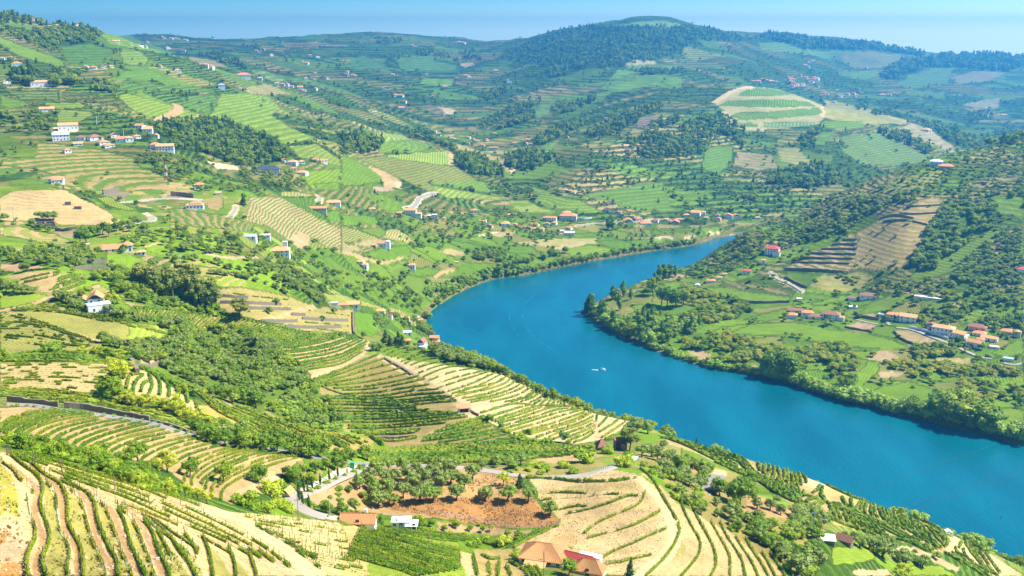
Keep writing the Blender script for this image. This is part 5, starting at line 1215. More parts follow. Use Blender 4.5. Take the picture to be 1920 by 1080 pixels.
grass('straw',[('A8',[(1060,540),(1250,540),(1500,490),(1650,520),(1780,720),(1800,880),(1650,1060),(1450,1060),(1250,960),(1000,920),(1240,780),(1140,650)]),('C1',[(230,260),(340,420),(520,760),(380,1050),(100,1050),(340,780),(350,560)])],0.9,0.28,M_STRAW,maxn=14000)
def stones(name,polys,per_m2,size,mat):
    B = np.array([(-.5,-.4,-.3),(.5,-.5,-.3),(.4,.5,-.3),(-.5,.4,-.3),(-.3,-.3,.35),(.35,-.2,.3),(.2,.35,.4),(-.35,.25,.25)]); F = np.array([(4,5,6,7),(0,1,5,4),(1,2,6,5),(2,3,7,6),(3,0,4,7)])
    V = []; Q = []; n = 0
    for zm,pts in polys:
        w = world_poly(dens(Zm(zm,pts)))
        area = abs(0.5 * np.sum(w[:,0] * np.roll(w[:,1],-1) - np.roll(w[:,0],-1) * w[:,1])); m = int(min(area * per_m2,5000) * 1.8)
        x = rng.uniform(w[:,0].min(),w[:,0].max(),m); y = rng.uniform(w[:,1].min(),w[:,1].max(),m)
        k = in_poly(x,y,w) & (fbm(x / 7,y / 7,29) > 0.45); x,y = x[k],y[k]; m = len(x)
        a = rng.uniform(0,6.28,m); sz = size * rng.uniform(0.4,1.6,m) ** 1.5
        c,s_ = np.cos(a)[:,None],np.sin(a)[:,None]
        vx = (B[None,:,0] * c - B[None,:,1] * s_) * sz[:,None] + x[:,None]; vy = (B[None,:,0] * s_ + B[None,:,1] * c) * sz[:,None] + y[:,None]
        vz = B[None,:,2] * sz[:,None] + ground_z(x,y)[:,None] + 0.1 * sz[:,None]
        V.append(np.stack([vx,vy,vz],-1).reshape(-1,3)); Q.append((F[None] + (np.arange(m) * 8)[:,None,None]).reshape(-1,4) + n); n += 8 * m
    tag(link(name,mesh_np(name,np.vstack(V),np.vstack(Q),mats=[mat])),kind='stuff')
M_CLOD = plain_mat('pale_schist_stones',(0.46,0.35,0.22),rough=0.95,var=0.35,scale=0.4)
stones('stones',[('P',[(0,870),(60,862),(150,884),(250,910),(370,945),(480,980),(560,1025),(610,1079),(0,1079)]),('A8',[(1060,530),(1250,530),(1500,480),(1660,500),(1850,780),(1860,880),(1680,1079),(1450,1070),(1250,950),(960,920),(1240,780),(1120,650)]),('C1',[(330,400),(560,520),(780,640),(1000,880),(900,1056),(100,1056),(350,780)])],0.35,0.30,M_CLOD)
# ------------------------------------------------------------------ trees and bushes
LEAF = {
 'broadleaf_tree':leaf_mat('broadleaf_leaves',(0.111,0.212,0.016),(0.238,0.354,0.022),(0.351,0.425,0.031),0.5,0.35),
 'olive_tree':leaf_mat('olive_leaves',(0.160,0.228,0.046),(0.301,0.354,0.070),(0.238,0.340,0.046),0.7,0.27),
 'almond_tree':leaf_mat('almond_leaves',(0.382,0.453,0.028),(0.635,0.653,0.046),(0.508,0.540,0.046),0.7,0.40),
 'eucalyptus_tree':leaf_mat('eucalyptus_leaves',(0.095,0.156,0.022),(0.238,0.284,0.034),(0.286,0.284,0.046),0.35,0.27),
 'conifer':leaf_mat('conifer_needles',(0.038,0.099,0.019),(0.095,0.184,0.025),(0.095,0.170,0.031),0.5,0.20),
 'cypress_tree':leaf_mat('cypress_leaves',(0.046,0.108,0.016),(0.111,0.200,0.022),(0.095,0.170,0.023),0.8,0.20),
 'poplar_tree':leaf_mat('poplar_leaves',(0.089,0.200,0.022),(0.192,0.325,0.028),(0.160,0.284,0.031),0.5,0.30),
 'willow_tree':leaf_mat('willow_leaves',(0.207,0.340,0.043),(0.414,0.540,0.070),(0.286,0.425,0.046),0.5,0.35),
 'bush':leaf_mat('bush_leaves',(0.160,0.284,0.019),(0.334,0.469,0.025),(0.446,0.510,0.038),0.8,0.35),
 'orchard_tree':leaf_mat('orchard_leaves',(0.238,0.325,0.022),(0.398,0.469,0.031),(0.478,0.439,0.046),0.6,0.35),
}
M_BARK = plain_mat('bark',(0.13,0.095,0.065),rough=0.9,scale=8)

def ico(sub=1):
    import bmesh
    bm = bmesh.new(); bmesh.ops.create_icosphere(bm,subdivisions=sub,radius=1.0)
    co = np.array([v.co for v in bm.verts]); tr = np.array([[v.index for v in f.verts] for f in bm.faces]); bm.free()
    return co,tr
ICO1 = ico(1); ICO2 = ico(2)
def crown_mesh(name,lobes,leaf,n,mat,seed,droop=0.0,core=0.80,up=0.15):
    """lumpy inner mass of every lobe and leaf sprays over and through it"""
    r = np.random.default_rng(seed)
    V = []; T = []; Q = []; off = 0
    vol = np.array([l[3] * l[4] * l[5] for l in lobes]) ** (2 / 3); vol = vol / vol.sum()
    for (x,y,z,a,b,c),share in zip(lobes,vol):
        co,tr = ICO1
        k = co * core * np.array([a,b,c]) * (1 + 0.22 * r.normal(size=(len(co),1)))
        V.append(k + (x,y,z)); T.append(tr + off); off += len(co)
    for (x,y,z,a,b,c),share in zip(lobes,vol):
        m = max(8,int(n * share))
        d = r.normal(size=(m,3)); d[:,2] += 0.25; d /= np.linalg.norm(d,axis=1)[:,None]
        rad = r.uniform(0.72,1.16,m)
        p = d * rad[:,None] * np.array([a,b,c]) + (x,y,z)
        p[:,2] -= droop * r.random(m) * c
        nr = d + 0.55 * r.normal(size=(m,3)); nr[:,2] += up; nr /= np.linalg.norm(nr,axis=1)[:,None]
        t = r.normal(size=(m,3)); t -= (t * nr).sum(1)[:,None] * nr; t /= np.linalg.norm(t,axis=1)[:,None]
        bb = np.cross(nr,t); s = (leaf * r.uniform(0.6,1.4,m))[:,None]
        q = np.stack([p - s * t * 0.65,p + s * bb * 0.5,p + s * t * 0.65,p - s * bb * 0.5],1).reshape(-1,3)
        V.append(q); Q.append(np.arange(4 * m).reshape(m,4) + off); off += 4 * m
    return mesh_np(name,np.vstack(V),quads=np.vstack(Q),tris=np.vstack(T),mats=[mat])
def tube(pts,rad,sides=6):
    pts = np.array(pts,float); V = []; Q = []
    for i,(p,r0) in enumerate(zip(pts,rad)):
        a = np.linspace(0,2 * math.pi,sides,endpoint=False)
        V.append(np.stack([p[0] + r0 * np.cos(a),p[1] + r0 * np.sin(a),np.full(sides,p[2])],1))
    for i in range(len(pts) - 1):
        for k in range(sides):
            Q.append((i * sides + k,i * sides + (k + 1) % sides,(i + 1) * sides + (k + 1) % sides,(i + 1) * sides + k))
    return np.vstack(V),np.array(Q)
def trunk_mesh(name,h,r0,limbs,seed,lean=0.04):
    r = np.random.default_rng(seed)
    V,Q = tube([(0,0,-0.06),(lean * r.normal(),lean * r.normal(),h * 0.5),(lean * r.normal(),lean * r.normal(),h)],[r0 * 1.25,r0 * 0.85,r0 * 0.6])
    for (x,y,z) in limbs:
        v,q = tube([(0,0,h * 0.75),(x * 0.5,y * 0.5,(h * 0.75 + z) / 2),(x,y,z)],[r0 * 0.55,r0 * 0.4,r0 * 0.2],5)
        Q = np.vstack([Q,q + len(V)]); V = np.vstack([V,v])
    return mesh_np(name,V,quads=Q,mats=[M_BARK],smooth=True)
# every kind at height 1; several shapes of each
def lobes_round(r,n,zc,rx,rz,sz):
    L = [(0,0,zc,sz * 1.25,sz * 1.25,sz * 1.15)]
    for i in range(n):
        a = 2 * math.pi * (i / n) + r.normal() * 0.35; e = r.uniform(-0.75,1.0)
        s = sz * r.uniform(0.65,1.1)
        L.append((rx * math.cos(a) * math.sqrt(1 - min(e * e,.95)),rx * math.sin(a) * math.sqrt(1 - min(e * e,.95)),zc + e * rz,s,s,s * 0.9))
    return L
TEMPL = {}
for kind in LEAF:
    TEMPL[kind] = []
    for var in range(4):
        sd = hash(kind) if False else sum(ord(ch) for ch in kind) * 10 + var
        r = np.random.default_rng(sd)
        if kind == 'broadleaf_tree':
            L = lobes_round(r,9,0.58,0.30,0.26,0.20); th,tr_,leaf,n = 0.38,0.035,0.060,720
        elif kind == 'olive_tree':
            L = lobes_round(r,8,0.60,0.30,0.20,0.22); th,tr_,leaf,n = 0.36,0.05,0.058,680
        elif kind == 'almond_tree':
            L = lobes_round(r,10,0.56,0.36,0.30,0.15); th,tr_,leaf,n = 0.34,0.03,0.052,620
        elif kind == 'orchard_tree':
            L = lobes_round(r,9,0.56,0.36,0.24,0.20); th,tr_,leaf,n = 0.34,0.035,0.062,620
        elif kind == 'eucalyptus_tree':
            L = []
            for i in range(12):
                z = r.uniform(0.40,0.93); w = 0.25 * (1.05 - abs(z - 0.62) * 1.2)
                a = r.uniform(0,6.28); s = r.uniform(0.09,0.15)
                L.append((w * math.cos(a),w * math.sin(a),z,s,s,s * 0.85))
            L.append((0,0,0.6,0.13,0.13,0.26)); th,tr_,leaf,n = 0.72,0.022,0.042,820
        elif kind == 'conifer':
            L = [(0.03 * r.normal(),0.03 * r.normal(),0.16 + 0.13 * i,0.23 * (1 - i / 7.5),0.23 * (1 - i / 7.5),0.11) for i in range(7)]
            th,tr_,leaf,n = 0.3,0.03,0.05,640
        elif kind == 'cypress_tree':
            L = [(0.012 * r.normal(),0.012 * r.normal(),0.12 + 0.13 * i,(0.055,0.085,0.095,0.09,0.075,0.055,0.03)[i],(0.055,0.085,0.095,0.09,0.075,0.055,0.03)[i],0.11) for i in range(7)]
            th,tr_,leaf,n = 0.15,0.02,0.040,520
        elif kind == 'poplar_tree':
            L = []
            for i in range(9):
                z = 0.2 + 0.09 * i; w = 0.16 * math.sin(math.pi * min(0.98,(z - 0.05) / 0.98)) ** 0.7
                L.append((0.04 * r.normal(),0.04 * r.normal(),z,w,w,0.10))
            th,tr_,leaf,n = 0.3,0.025,0.045,640
        elif kind == 'willow_tree':
            L = lobes_round(r,11,0.50,0.42,0.26,0.22); th,tr_,leaf,n = 0.3,0.035,0.058,820
        else:
            L = lobes_round(r,7,0.42,0.42,0.24,0.30); L = [(x,y,max(z,0.22),a,b,c) for x,y,z,a,b,c in L]; th,tr_,leaf,n = 0.25,0.03,0.085,480
        limbs = [(l[0] * 0.8,l[1] * 0.8,l[2]) for l in L[1:5]] if kind not in ('conifer','cypress_tree','poplar_tree','bush') else []
        cm = crown_mesh('crown',L,leaf,n,LEAF[kind],sd,droop=0.5 if kind == 'willow_tree' else 0.0)
        tm = trunk_mesh('trunk',th,tr_,limbs,sd)
        TEMPL[kind].append((cm,tm))

def spot_within(q,maxd):
    """spots on the near ground: a sight line that passes over the brow is lowered until it meets the brow"""
    q = np.array(q,float); g = spot(q[:,0],q[:,1])
    if maxd:
        low = np.zeros(len(g),bool)
        for _ in range(24):
            bad = (g[:,1] > maxd) | (g[:,2] < 0.15)
            if not bad.any():break
            q[bad,1] += 2.5; g[bad] = spot(q[bad,0],q[bad,1]); low |= bad
        k = rng.uniform(0,1,len(g)) * np.where(low,32,0); f = 1 + k / g[:,1]      # and stands on the slope just beyond it
        n = g * f[:,None]; n[:,2] = ground_z(n[:,0],n[:,1]); ok = n[:,2] > 0.5
        g[ok] = n[ok]
    return g
TREES = []   # x, y, z, height, width factor, kind, label, group
def put(x,y,h,kind,label,group,wide=1.0,z=None):
    TREES.append([float(x),float(y),float(ground_z(x,y)) if z is None else z,float(h),wide,kind,label,group])
def trees_at(zm,pts,kind,label,group,wide=1.0,maxd=None):
    """(x, y of the foot, height) as measured on an enlargement of the photograph"""
    sc = {'A':3,'B':4.8,'C':6,'D':4.909}
    p = np.array(pts,float)
    q = Zm(zm,p[:,:2]); s = Zm(zm,np.stack([p[:,0],p[:,1] + p[:,2]],1))
    hpx = s[:,1] - q[:,1]
    g = spot_within(q,maxd)
    rk = np.argsort(np.argsort(p[:,0])); many = len(p) > 1
    for k,((x,y,z),hh) in enumerate(zip(g,hpx)):
        D = math.sqrt(x * x + y * y + (z - CAM_H) ** 2)
        put(x,y,hh * D / FPX * 1.06,kind,nth(rk[k]) + ' from the left, ' + label if many else label,group,wide * float(rng.uniform(0.92,1.1)))
def scatter(zm,pts,n,kinds,hs,label,group,wide=1.0,mind=0.0,maxd=None):
    """n trees inside an outline of the map"""
    p = Zm(zm,pts)
    lo,hi = p.min(0),p.max(0)
    m = int(n * 6 * (hi - lo).prod() / max(1,abs(0.5 * np.sum(p[:,0] * np.roll(p[:,1],-1) - np.roll(p[:,0],-1) * p[:,1]))) / 2) + 10
    c = lo + rng.random((m,2)) * (hi - lo)
    c = c[in_poly(c[:,0],c[:,1],p)]
    if mind:
        keep = []
        for q in c:
            if all((q[0] - k[0]) ** 2 + ((q[1] - k[1]) * 1.6) ** 2 > mind ** 2 for k in keep[-400:]):keep.append(q)
        c = np.array(keep)
    c = c[:n]
    if not len(c):return
    g = spot_within(c,maxd)
    for x,y,z in g:
        k = kinds[int(rng.integers(len(kinds)))]
        f = {'bush':0.5,'cypress_tree':1.4,'poplar_tree':1.5,'conifer':1.2}.get(k,1.0)
        put(x,y,rng.uniform(*hs) * f,k,label[k] if isinstance(label,dict) else label,group[k] if isinstance(group,dict) else group,wide * float(rng.uniform(0.85,1.25)),z)
def line_of(zm,pts,step,kinds,hs,label,group,jit=2.0,wide=1.0,maxd=None):
    p = dens(smooth_line(Zm(zm,pts),4),step,closed=False)
    d = np.concatenate([[0],np.cumsum(np.linalg.norm(np.diff(p,axis=0),axis=1))])
    t = np.arange(0,d[-1],step) + rng.normal(0,step * 0.25,len(np.arange(0,d[-1],step)))
    q = np.stack([np.interp(t,d,p[:,0]),np.interp(t,d,p[:,1])],1) + rng.normal(0,jit,(len(t),2)) * (1,0.5)
    g = spot_within(q,maxd)
    for x,y,z in g:
        if z < 0.1:continue
        k = kinds[int(rng.integers(len(kinds)))]
        put(x,y,rng.uniform(*hs) * {'bush':0.5,'poplar_tree':1.5}.get(k,1.0),k,label[k] if isinstance(label,dict) else label,group[k] if isinstance(group,dict) else group,wide * float(rng.uniform(0.85,1.2)),z)

# --- single trees the photograph shows
trees_at('A8',[(205,500,85),(265,490,85),(345,490,80),(160,555,90),(245,560,95),(100,590,90),(175,600,85),(260,595,80),(370,540,90),(400,585,95),(460,560,95),(510,525,90),(560,582,95),(620,560,95),(610,500,85),(640,480,80),(690,592,95),(740,535,95),(790,485,70),(350,640,95),(275,632,85),(190,632,85),(215,692,110),(295,680,70),(440,668,110),(520,660,100),(480,612,85),(560,500,90),(300,560,85),(420,500,70)],
         'olive_tree','round grey green olive tree of the grove on the brown bank','olive trees of the grove')
for q_,l_ in (((650,655,100),'olive tree at the right end of the grove, by the first bare gap'),((815,658,98),'leftmost of three lone olive trees on the brown slope'),((940,662,95),'middle one of three lone olive trees on the brown slope'),((1055,660,92),'rightmost of three lone olive trees on the brown slope')):
    trees_at('A8',[q_],'olive_tree',l_,'olive trees of the grove')
trees_at('A8',[(1178,740,90)],'olive_tree','dense dark round olive tree alone at the end of the brown bank','olive trees of the grove',wide=0.95)
trees_at('A8',[(70,692,60),(145,672,42),(120,640,42),(45,612,48)],'olive_tree','small young olive tree on bare soil below the grove','young olive trees below the grove')
trees_at('A8',[(912,572,80)],'almond_tree','pale airy tree between the road and the lone olives','pale trees near the road')
trees_at('A8',[(1005,580,80)],'conifer','small dark bushy tree on the road edge above the lone olives',None,wide=1.3)
trees_at('D2',[(105,490,190),(150,405,165),(135,540,150),(195,575,150)],'cypress_tree','dark cypress in the clump at the foot of the driveway','cypresses of the driveway')
trees_at('D2',[(225,370,120),(300,340,115),(380,305,120),(460,265,110),(545,235,65),(180,410,110)],'cypress_tree','slim cypress in the row along the upper driveway','cypresses of the driveway')
trees_at('D2',[(205,412,52),(270,384,52),(355,342,58),(430,312,58),(515,277,52),(605,240,58),(665,205,60)],'bush','clipped round grey bush on the kerb of the driveway','round bushes of the driveway',wide=1.0)
trees_at('D2',[(1002,735,100)],'cypress_tree','small cypress in front of the flat white house',None)
trees_at('D2',[(60,320,130),(120,260,110),(255,240,130),(30,430,110),(345,205,120),(440,200,140),(500,170,120),(590,110,110),(210,330,110)],'broadleaf_tree','leafy green tree between the driveway and the road','trees left of the driveway')
trees_at('D2',[(350,590,110),(490,615,120),(590,660,70),(780,690,100),(850,660,60),(640,620,60),(220,570,70)],'broadleaf_tree','garden tree round the long orange roofed house','garden trees by the long house',wide=1.15)
trees_at('D2',[(470,395,60),(560,395,60),(465,440,50),(480,495,55),(390,465,45),(690,450,60),(730,510,70),(605,540,90)],'bush','small round shrub on the bare ground under the driveway','shrubs under the driveway')
trees_at('B8',[(660,215,105),(690,235,80),(770,215,65),(575,220,60)],'broadleaf_tree','dark orange tree beside the flat white house','orange trees by the white house',wide=1.2)
trees_at('B8',[(885,250,55),(980,225,75),(1100,255,55),(1210,265,55),(1425,300,65),(1515,315,70)],'broadleaf_tree','small fruit tree on the strip below the wire fence','fruit trees below the fence',wide=1.1)
trees_at('B8',[(1290,255,60),(1185,210,35)],'almond_tree','young yellow green fruit tree on the strip below the fence','young fruit trees below the fence')
trees_at('B8',[(1390,370,95),(1230,335,60),(1140,385,85),(1500,490,80),(770,255,40),(930,285,45),(1070,295,45)],'bush','rounded hedge shrub at the edge of the bottom vine plot','shrubs of the bottom plot',wide=1.2)
trees_at('D1',[(515,1070,165)],'broadleaf_tree','bushy round tree in front of the red roofed house',None,wide=1.0)
trees_at('D1',[(1085,1100,195)],'conifer','dark pointed conifer below the vine rows at the bottom edge',None,wide=0.9)
trees_at('B7',[(430,330,160),(590,365,145),(760,400,165),(850,400,140),(935,405,160),(1050,425,140),(1170,440,110),(1350,470,175),(1430,460,190),(1600,500,120),(1700,470,100),(500,330,100),(680,380,100),(1260,450,110)],'broadleaf_tree','leafy tree in the row shading the asphalt road','roadside trees',wide=1.15)
trees_at('B7',[(280,645,180),(580,690,190),(880,690,160),(1165,665,130),(1270,650,120),(1840,480,130)],'broadleaf_tree','lone leafy tree among the curved vine rows of the hollow','trees in the hollow',wide=1.1)
trees_at('B6',[(930,1060,140),(1225,1085,180)],'broadleaf_tree','lone leafy tree on the near rim of the hollow','trees on the rim of the hollow',wide=1.1)
trees_at('B7',[(1010,810,165),(790,900,145),(720,880,110),(1080,900,90),(960,960,120),(1150,960,110),(870,940,100)],'bush','big dark green bush beside the end of the driveway','big bushes by the driveway',wide=1.15)
trees_at('B7',[(60,600,190),(420,890,130),(230,820,120),(60,760,110),(340,850,110)],'almond_tree','pale leafy tree on the lower lip of the hollow','pale trees of the hollow',wide=1.1)
trees_at('B6',[(1000,500,190),(960,490,160)],'broadleaf_tree','big dark tree at the left end of the almond row','dark trees by the almond row',wide=1.1)
trees_at('B6',[(1060,360,190),(1120,330,170),(1050,280,120),(1000,250,110)],'almond_tree','tall yellow green tree beside the ruined wall','yellow trees by the ruined wall',wide=1.0)
trees_at('B6',[(1130,560,110),(1180,570,110),(1250,590,110),(1340,600,130),(1430,605,110),(1570,655,180),(1660,690,120),(1750,755,190),(1830,780,140),(1880,820,140)],'almond_tree','pale airy almond tree in the row between two vineyards','almond tree row',wide=1.15)
line_of('B6',[(90,585),(300,590),(620,635),(860,660),(1100,690),(1400,745),(1700,830)],17,['bush'],(2.2,3.0),'small rounded bush on the kerb of the walled road','kerb bushes of the walled road',jit=0.4,wide=0.9)
line_of('B6',[(0,905),(200,950),(420,1000),(640,1040),(960,1090)],7,['bush','bush','broadleaf_tree'],(2.5,4.0),'green bush in the long strip below the hollow','bushes of the near strip',jit=5,wide=1.2)
line_of('A7',[(120,370),(300,410),(480,450),(640,510),(760,560),(900,610),(1000,640)],9,['bush','bush','broadleaf_tree'],(2.5,4.2),'green bush in the long strip below the hollow','bushes of the near strip',jit=6,wide=1.2)
scatter('A7',[(380,395),(700,460),(880,540),(1000,600),(1120,640),(1060,660),(860,610),(640,540),(420,450)],46,['bush','broadleaf_tree','bush'],(2.4,4.2),'green bush in the long strip below the hollow','bushes of the near strip',wide=1.2)
# grove of tall eucalypts
trees_at('A4',[(790,545,130),(820,560,150),(880,590,150),(930,600,170),(975,612,190),(1030,610,200),(1080,618,190),(1120,635,170),(1160,655,150),(1190,670,120),(1060,560,150),(850,520,110),(940,560,130)],'eucalyptus_tree','tall dark eucalyptus with clumpy crown in the grove','eucalyptus grove',wide=1.25)
trees_at('A4',[(1345,712,105)],'eucalyptus_tree','lone dark eucalyptus at the edge of the dry benches',None,wide=1.6)
line_of('A4',[(560,480),(640,520),(720,570),(800,600),(900,630),(1000,650),(1120,680),(1210,690)],6,['bush','broadleaf_tree'],(4,7),'dark bushy tree in the strip below the eucalyptus grove','dark strip below the grove',jit=5,wide=1.2)
scatter('A4',[(560,470),(760,480),(860,560),(820,600),(680,560)],26,['broadleaf_tree'],(4,7),'dark bushy tree in the strip below the eucalyptus grove','dark strip below the grove',wide=1.1)
# round the white house
trees_at('C2',[(700,400,140),(780,420,140),(640,360,80),(870,480,120),(960,500,90),(1055,510,100),(900,420,80)],'olive_tree','grey green olive tree left of the white house','olives by the white house',wide=1.1)
trees_at('C2',[(1230,530,110),(1300,570,110),(1390,590,130),(1340,560,110)],'olive_tree','dark olive tree right of the white house','olives by the white house',wide=1.1)
trees_at('C2',[(1540,625,90),(1590,640,90),(1660,625,95),(1840,690,100),(1900,700,110)],'olive_tree','dark round tree on the low end of the cross row strip','dark trees on the strip edge',wide=1.1)
trees_at('C2',[(1260,410,120),(1320,420,110),(1200,370,60)],'almond_tree','bright yellow green tree behind the white house','bright trees behind the white house',wide=1.2)
trees_at('C2',[(80,290,110),(160,295,130),(240,300,110),(300,300,90),(370,300,80),(30,250,120)],'olive_tree','dark olive clump on the left edge below the tan bench','olive clump on the left edge',wide=1.2)
trees_at('C2',[(980,270,60),(1025,265,50)],'bush','dark bush on the tan bench above the white house','bushes on the tan bench')
trees_at('C2',[(580,950,120),(40,1000,70),(540,940,70),(640,950,80)],'bush','bush on the crest of the yellow field','bushes on the yellow field',wide=1.2)
line_of('C2',[(860,960),(1000,980),(1120,1000),(1260,1020),(1400,1060)],6,['bush','almond_tree'],(3,5),'bushy green tree on the bank above the almond row','bank trees above the almond row',jit=5,wide=1.2)
trees_at('C2',[(1230,900,110),(1290,910,130),(1350,920,110),(1240,860,90),(1560,900,110),(1620,960,140),(1680,1000,120),(1520,1030,110),(1780,1020,110),(1430,980,90)],'olive_tree','grey olive tree by the ruined stone hut','olives by the ruined hut',wide=1.15)
# wooded gully
scatter('B1',[(300,400),(500,340),(760,330),(900,380),(1100,460),(1240,550),(1380,690),(1340,720),(1180,790),(1000,760),(800,740),(600,720),(420,690),(270,590),(80,560),(60,440)],200,['olive_tree','olive_tree','olive_tree','bush','broadleaf_tree'],(4.2,6.6),{'olive_tree':'grey green olive tree crowded in the wooded gully','bush':'bright green bush crowded in the wooded gully','broadleaf_tree':'darker leafy tree crowded in the wooded gully'},{'olive_tree':'olives of the wooded gully','bush':'bushes of the wooded gully','broadleaf_tree':'leafy trees of the wooded gully'},wide=1.15)
scatter('B1',[(1000,880),(1280,740),(1420,760),(1480,860),(1560,980),(1620,1075),(1400,1075),(1240,1010),(1020,910)],80,['bush','willow_tree','bush'],(2.6,4.4),{'bush':'bright fresh green bush in the lower mouth of the gully','willow_tree':'pale bright green bushy tree in the lower gully mouth'},{'bush':'bright bushes of the gully mouth','willow_tree':'pale trees of the gully mouth'},wide=1.4)
trees_at('B1',[(780,860,120),(880,870,140),(960,900,130),(700,830,90),(640,800,80),(980,860,90)],'broadleaf_tree','rounded full green tree on the near edge of the gully','round trees on the gully edge',wide=1.2)
trees_at('B2',[(670,185,85),(725,180,90)],'olive_tree','round dark olive by the top corner of the pale vineyard','olives at the vineyard corner',wide=1.1)
trees_at('B2',[(1670,815,65)],'bush','round dark bush beside the open shed',None)
# hamlet above the river bend and the wooded strip along the shore
trees_at('C8',[(170,470,190),(230,500,150),(340,490,190),(390,500,160),(290,490,100)],'conifer','dark pointed evergreen at the hamlet above the bend','evergreens of the hamlet',wide=1.4)
scatter('C8',[(520,150),(720,200),(880,280),(1000,290),(1100,400),(1300,480),(1480,560),(1700,650),(1860,760),(1860,880),(1700,860),(1500,800),(1300,760),(1080,730),(880,650),(720,560),(900,560),(1000,480),(880,400),(700,330),(580,280)],240,['olive_tree','olive_tree','broadleaf_tree'],(4.5,7),{'olive_tree':'round olive in the strip between hamlet and river','broadleaf_tree':'dark leafy tree in the strip between hamlet and river'},{'olive_tree':'olives of the shore strip','broadleaf_tree':'leafy trees of the shore strip'},wide=1.1,maxd=900)
scatter('C8',[(0,60),(300,60),(520,150),(540,260),(420,260),(380,200),(200,120),(260,240),(100,260),(0,300)],34,['olive_tree','bush'],(3.5,6),'green tree among the hamlet houses above the bend','trees of the hamlet')
line_of('B3',[(0,140),(140,200),(330,270),(560,330),(760,380),(830,400),(960,440),(1110,460),(1200,540)],6,['broadleaf_tree','olive_tree'],(5,7.5),'dark round tree on the river edge of the pale vineyard','edge trees of the pale vineyard',jit=3,maxd=800)
line_of('B3',[(20,60),(200,80),(420,180),(640,290),(820,370),(960,410),(1110,440)],5,['broadleaf_tree','bush'],(4.5,7),'dark round tree on the river edge of the pale vineyard','edge trees of the pale vineyard',jit=3,maxd=800)
line_of('B3',[(1140,470),(1260,490),(1330,560),(1480,590),(1640,660),(1800,760),(1919,820)],9,['broadleaf_tree','olive_tree'],(4.5,7),'dark round tree on the shore brow below the pale vineyard','brow trees below the pale vineyard',jit=3,maxd=800)
trees_at('B3',[(1245,600,100),(1600,800,90),(1700,830,100),(1850,860,70),(1380,660,50),(1440,680,50),(1540,720,50)],'olive_tree','round dark olive at the river end of the pale vineyard','olives at the pale vineyard end',wide=1.2,maxd=600)
trees_at('B3',[(1535,985,190)],'eucalyptus_tree','tall slim tree beside the roofless stone house',None,wide=1.2)
trees_at('B3',[(1650,1040,120),(1740,1040,130),(1790,1070,130),(1870,1075,110),(1830,960,50),(1700,1000,80)],'olive_tree','dark olive clump right of the roofless stone house','olives by the roofless house',wide=1.1)
trees_at('B3',[(490,915,75),(590,920,85),(660,915,60),(710,920,65),(800,925,80),(985,920,50),(1340,1010,90),(1530,1060,80)],'bush','loose green bush between pale vineyard and flat field','bushes at the flat field',wide=1.0)
trees_at('A8',[(1360,440,80),(1250,470,50),(1590,460,70),(1310,500,40)],'bush','bush on the dry bank above the road bend','bushes at the road bend',wide=1.3)
scatter('D1',[(150,70),(320,60),(410,130),(400,165),(300,160),(140,120)],10,['bush'],(4,6),'dense green bush on the bank over the road','bushes over the road',wide=1.5)
scatter('A8',[(850,440),(1030,455),(1030,500),(900,500),(840,470)],12,['bush','olive_tree'],(2.5,5),'dark bush on the bank below the flat field','bank bushes below the flat field',wide=1.2)
# slope left of the spur
scatter('C1',[(0,60),(100,70),(220,80),(330,60),(560,60),(660,100),(600,170),(560,300),(600,420),(560,520),(460,420),(330,380),(230,220),(100,130)],52,['olive_tree','bush','bush'],(3.5,6),{'olive_tree':'grey olive on the bushy bank right of the dirt track','bush':'leafy bush on the bank right of the dirt track'},{'olive_tree':'olives right of the track','bush':'bushes right of the track'},wide=1.15)
trees_at('C1',[(350,110,150),(560,110,80),(630,120,90),(300,160,90)],'broadleaf_tree','dark round tree above the grey parking spot','dark trees above the parking',wide=1.1)
trees_at('C1',[(720,340,170),(870,330,150),(930,330,180),(900,420,260),(850,480,120),(980,270,160),(760,300,120),(1000,330,120)],'broadleaf_tree','tall dark tree in the clump beside the grey parking spot','clump beside the parking',wide=1.1)
trees_at('C1',[(820,540,150),(690,420,80),(700,520,80),(1050,450,110),(1060,560,110),(960,560,90),(1170,460,100),(1260,500,100),(1230,400,70)],'olive_tree','grey tree on the reddish bank below the spur','trees of the reddish bank',wide=1.1)
scatter('C1',[(740,560),(900,540),(1100,580),(1330,560),(1540,640),(1620,780),(1560,850),(1360,900),(1280,930),(1180,830),(1000,700),(860,690)],75,['bush','bush','olive_tree','broadleaf_tree'],(3.2,6),{'olive_tree':'grey olive in the thicket below the spur','bush':'bright bush in the thicket below the spur','broadleaf_tree':'leafy tree in the thicket below the spur'},{'olive_tree':'olives of the thicket','bush':'bushes of the thicket','broadleaf_tree':'leafy trees of the thicket'},wide=1.2)
scatter('C1',[(1400,480),(1540,500),(1640,560),(1640,680),(1560,680),(1400,620)],16,['olive_tree','broadleaf_tree'],(5,8),'dark tree round the blue pylon on the spur edge','trees round the pylon',wide=1.2)
scatter('C1',[(1360,920),(1560,860),(1660,920),(1640,1056),(1400,1056)],12,['olive_tree','bush'],(5,8),'dark green tree at the bottom edge under the ruined hut','trees under the ruined hut',wide=1.2)
trees_at('B5',[(280,780,140),(360,790,140),(410,770,110),(520,890,200),(560,760,110),(700,940,140),(740,920,120),(910,980,120),(880,960,90),(830,850,50),(1050,900,70),(130,660,50),(220,680,60)],'olive_tree','dark round tree on the foot of the river spur','trees at the spur foot',wide=1.2)
trees_at('B5',[(700,1075,130),(760,1070,100)],'almond_tree','yellow green tree at the bottom edge below the spur','yellow trees below the spur',wide=1.2)
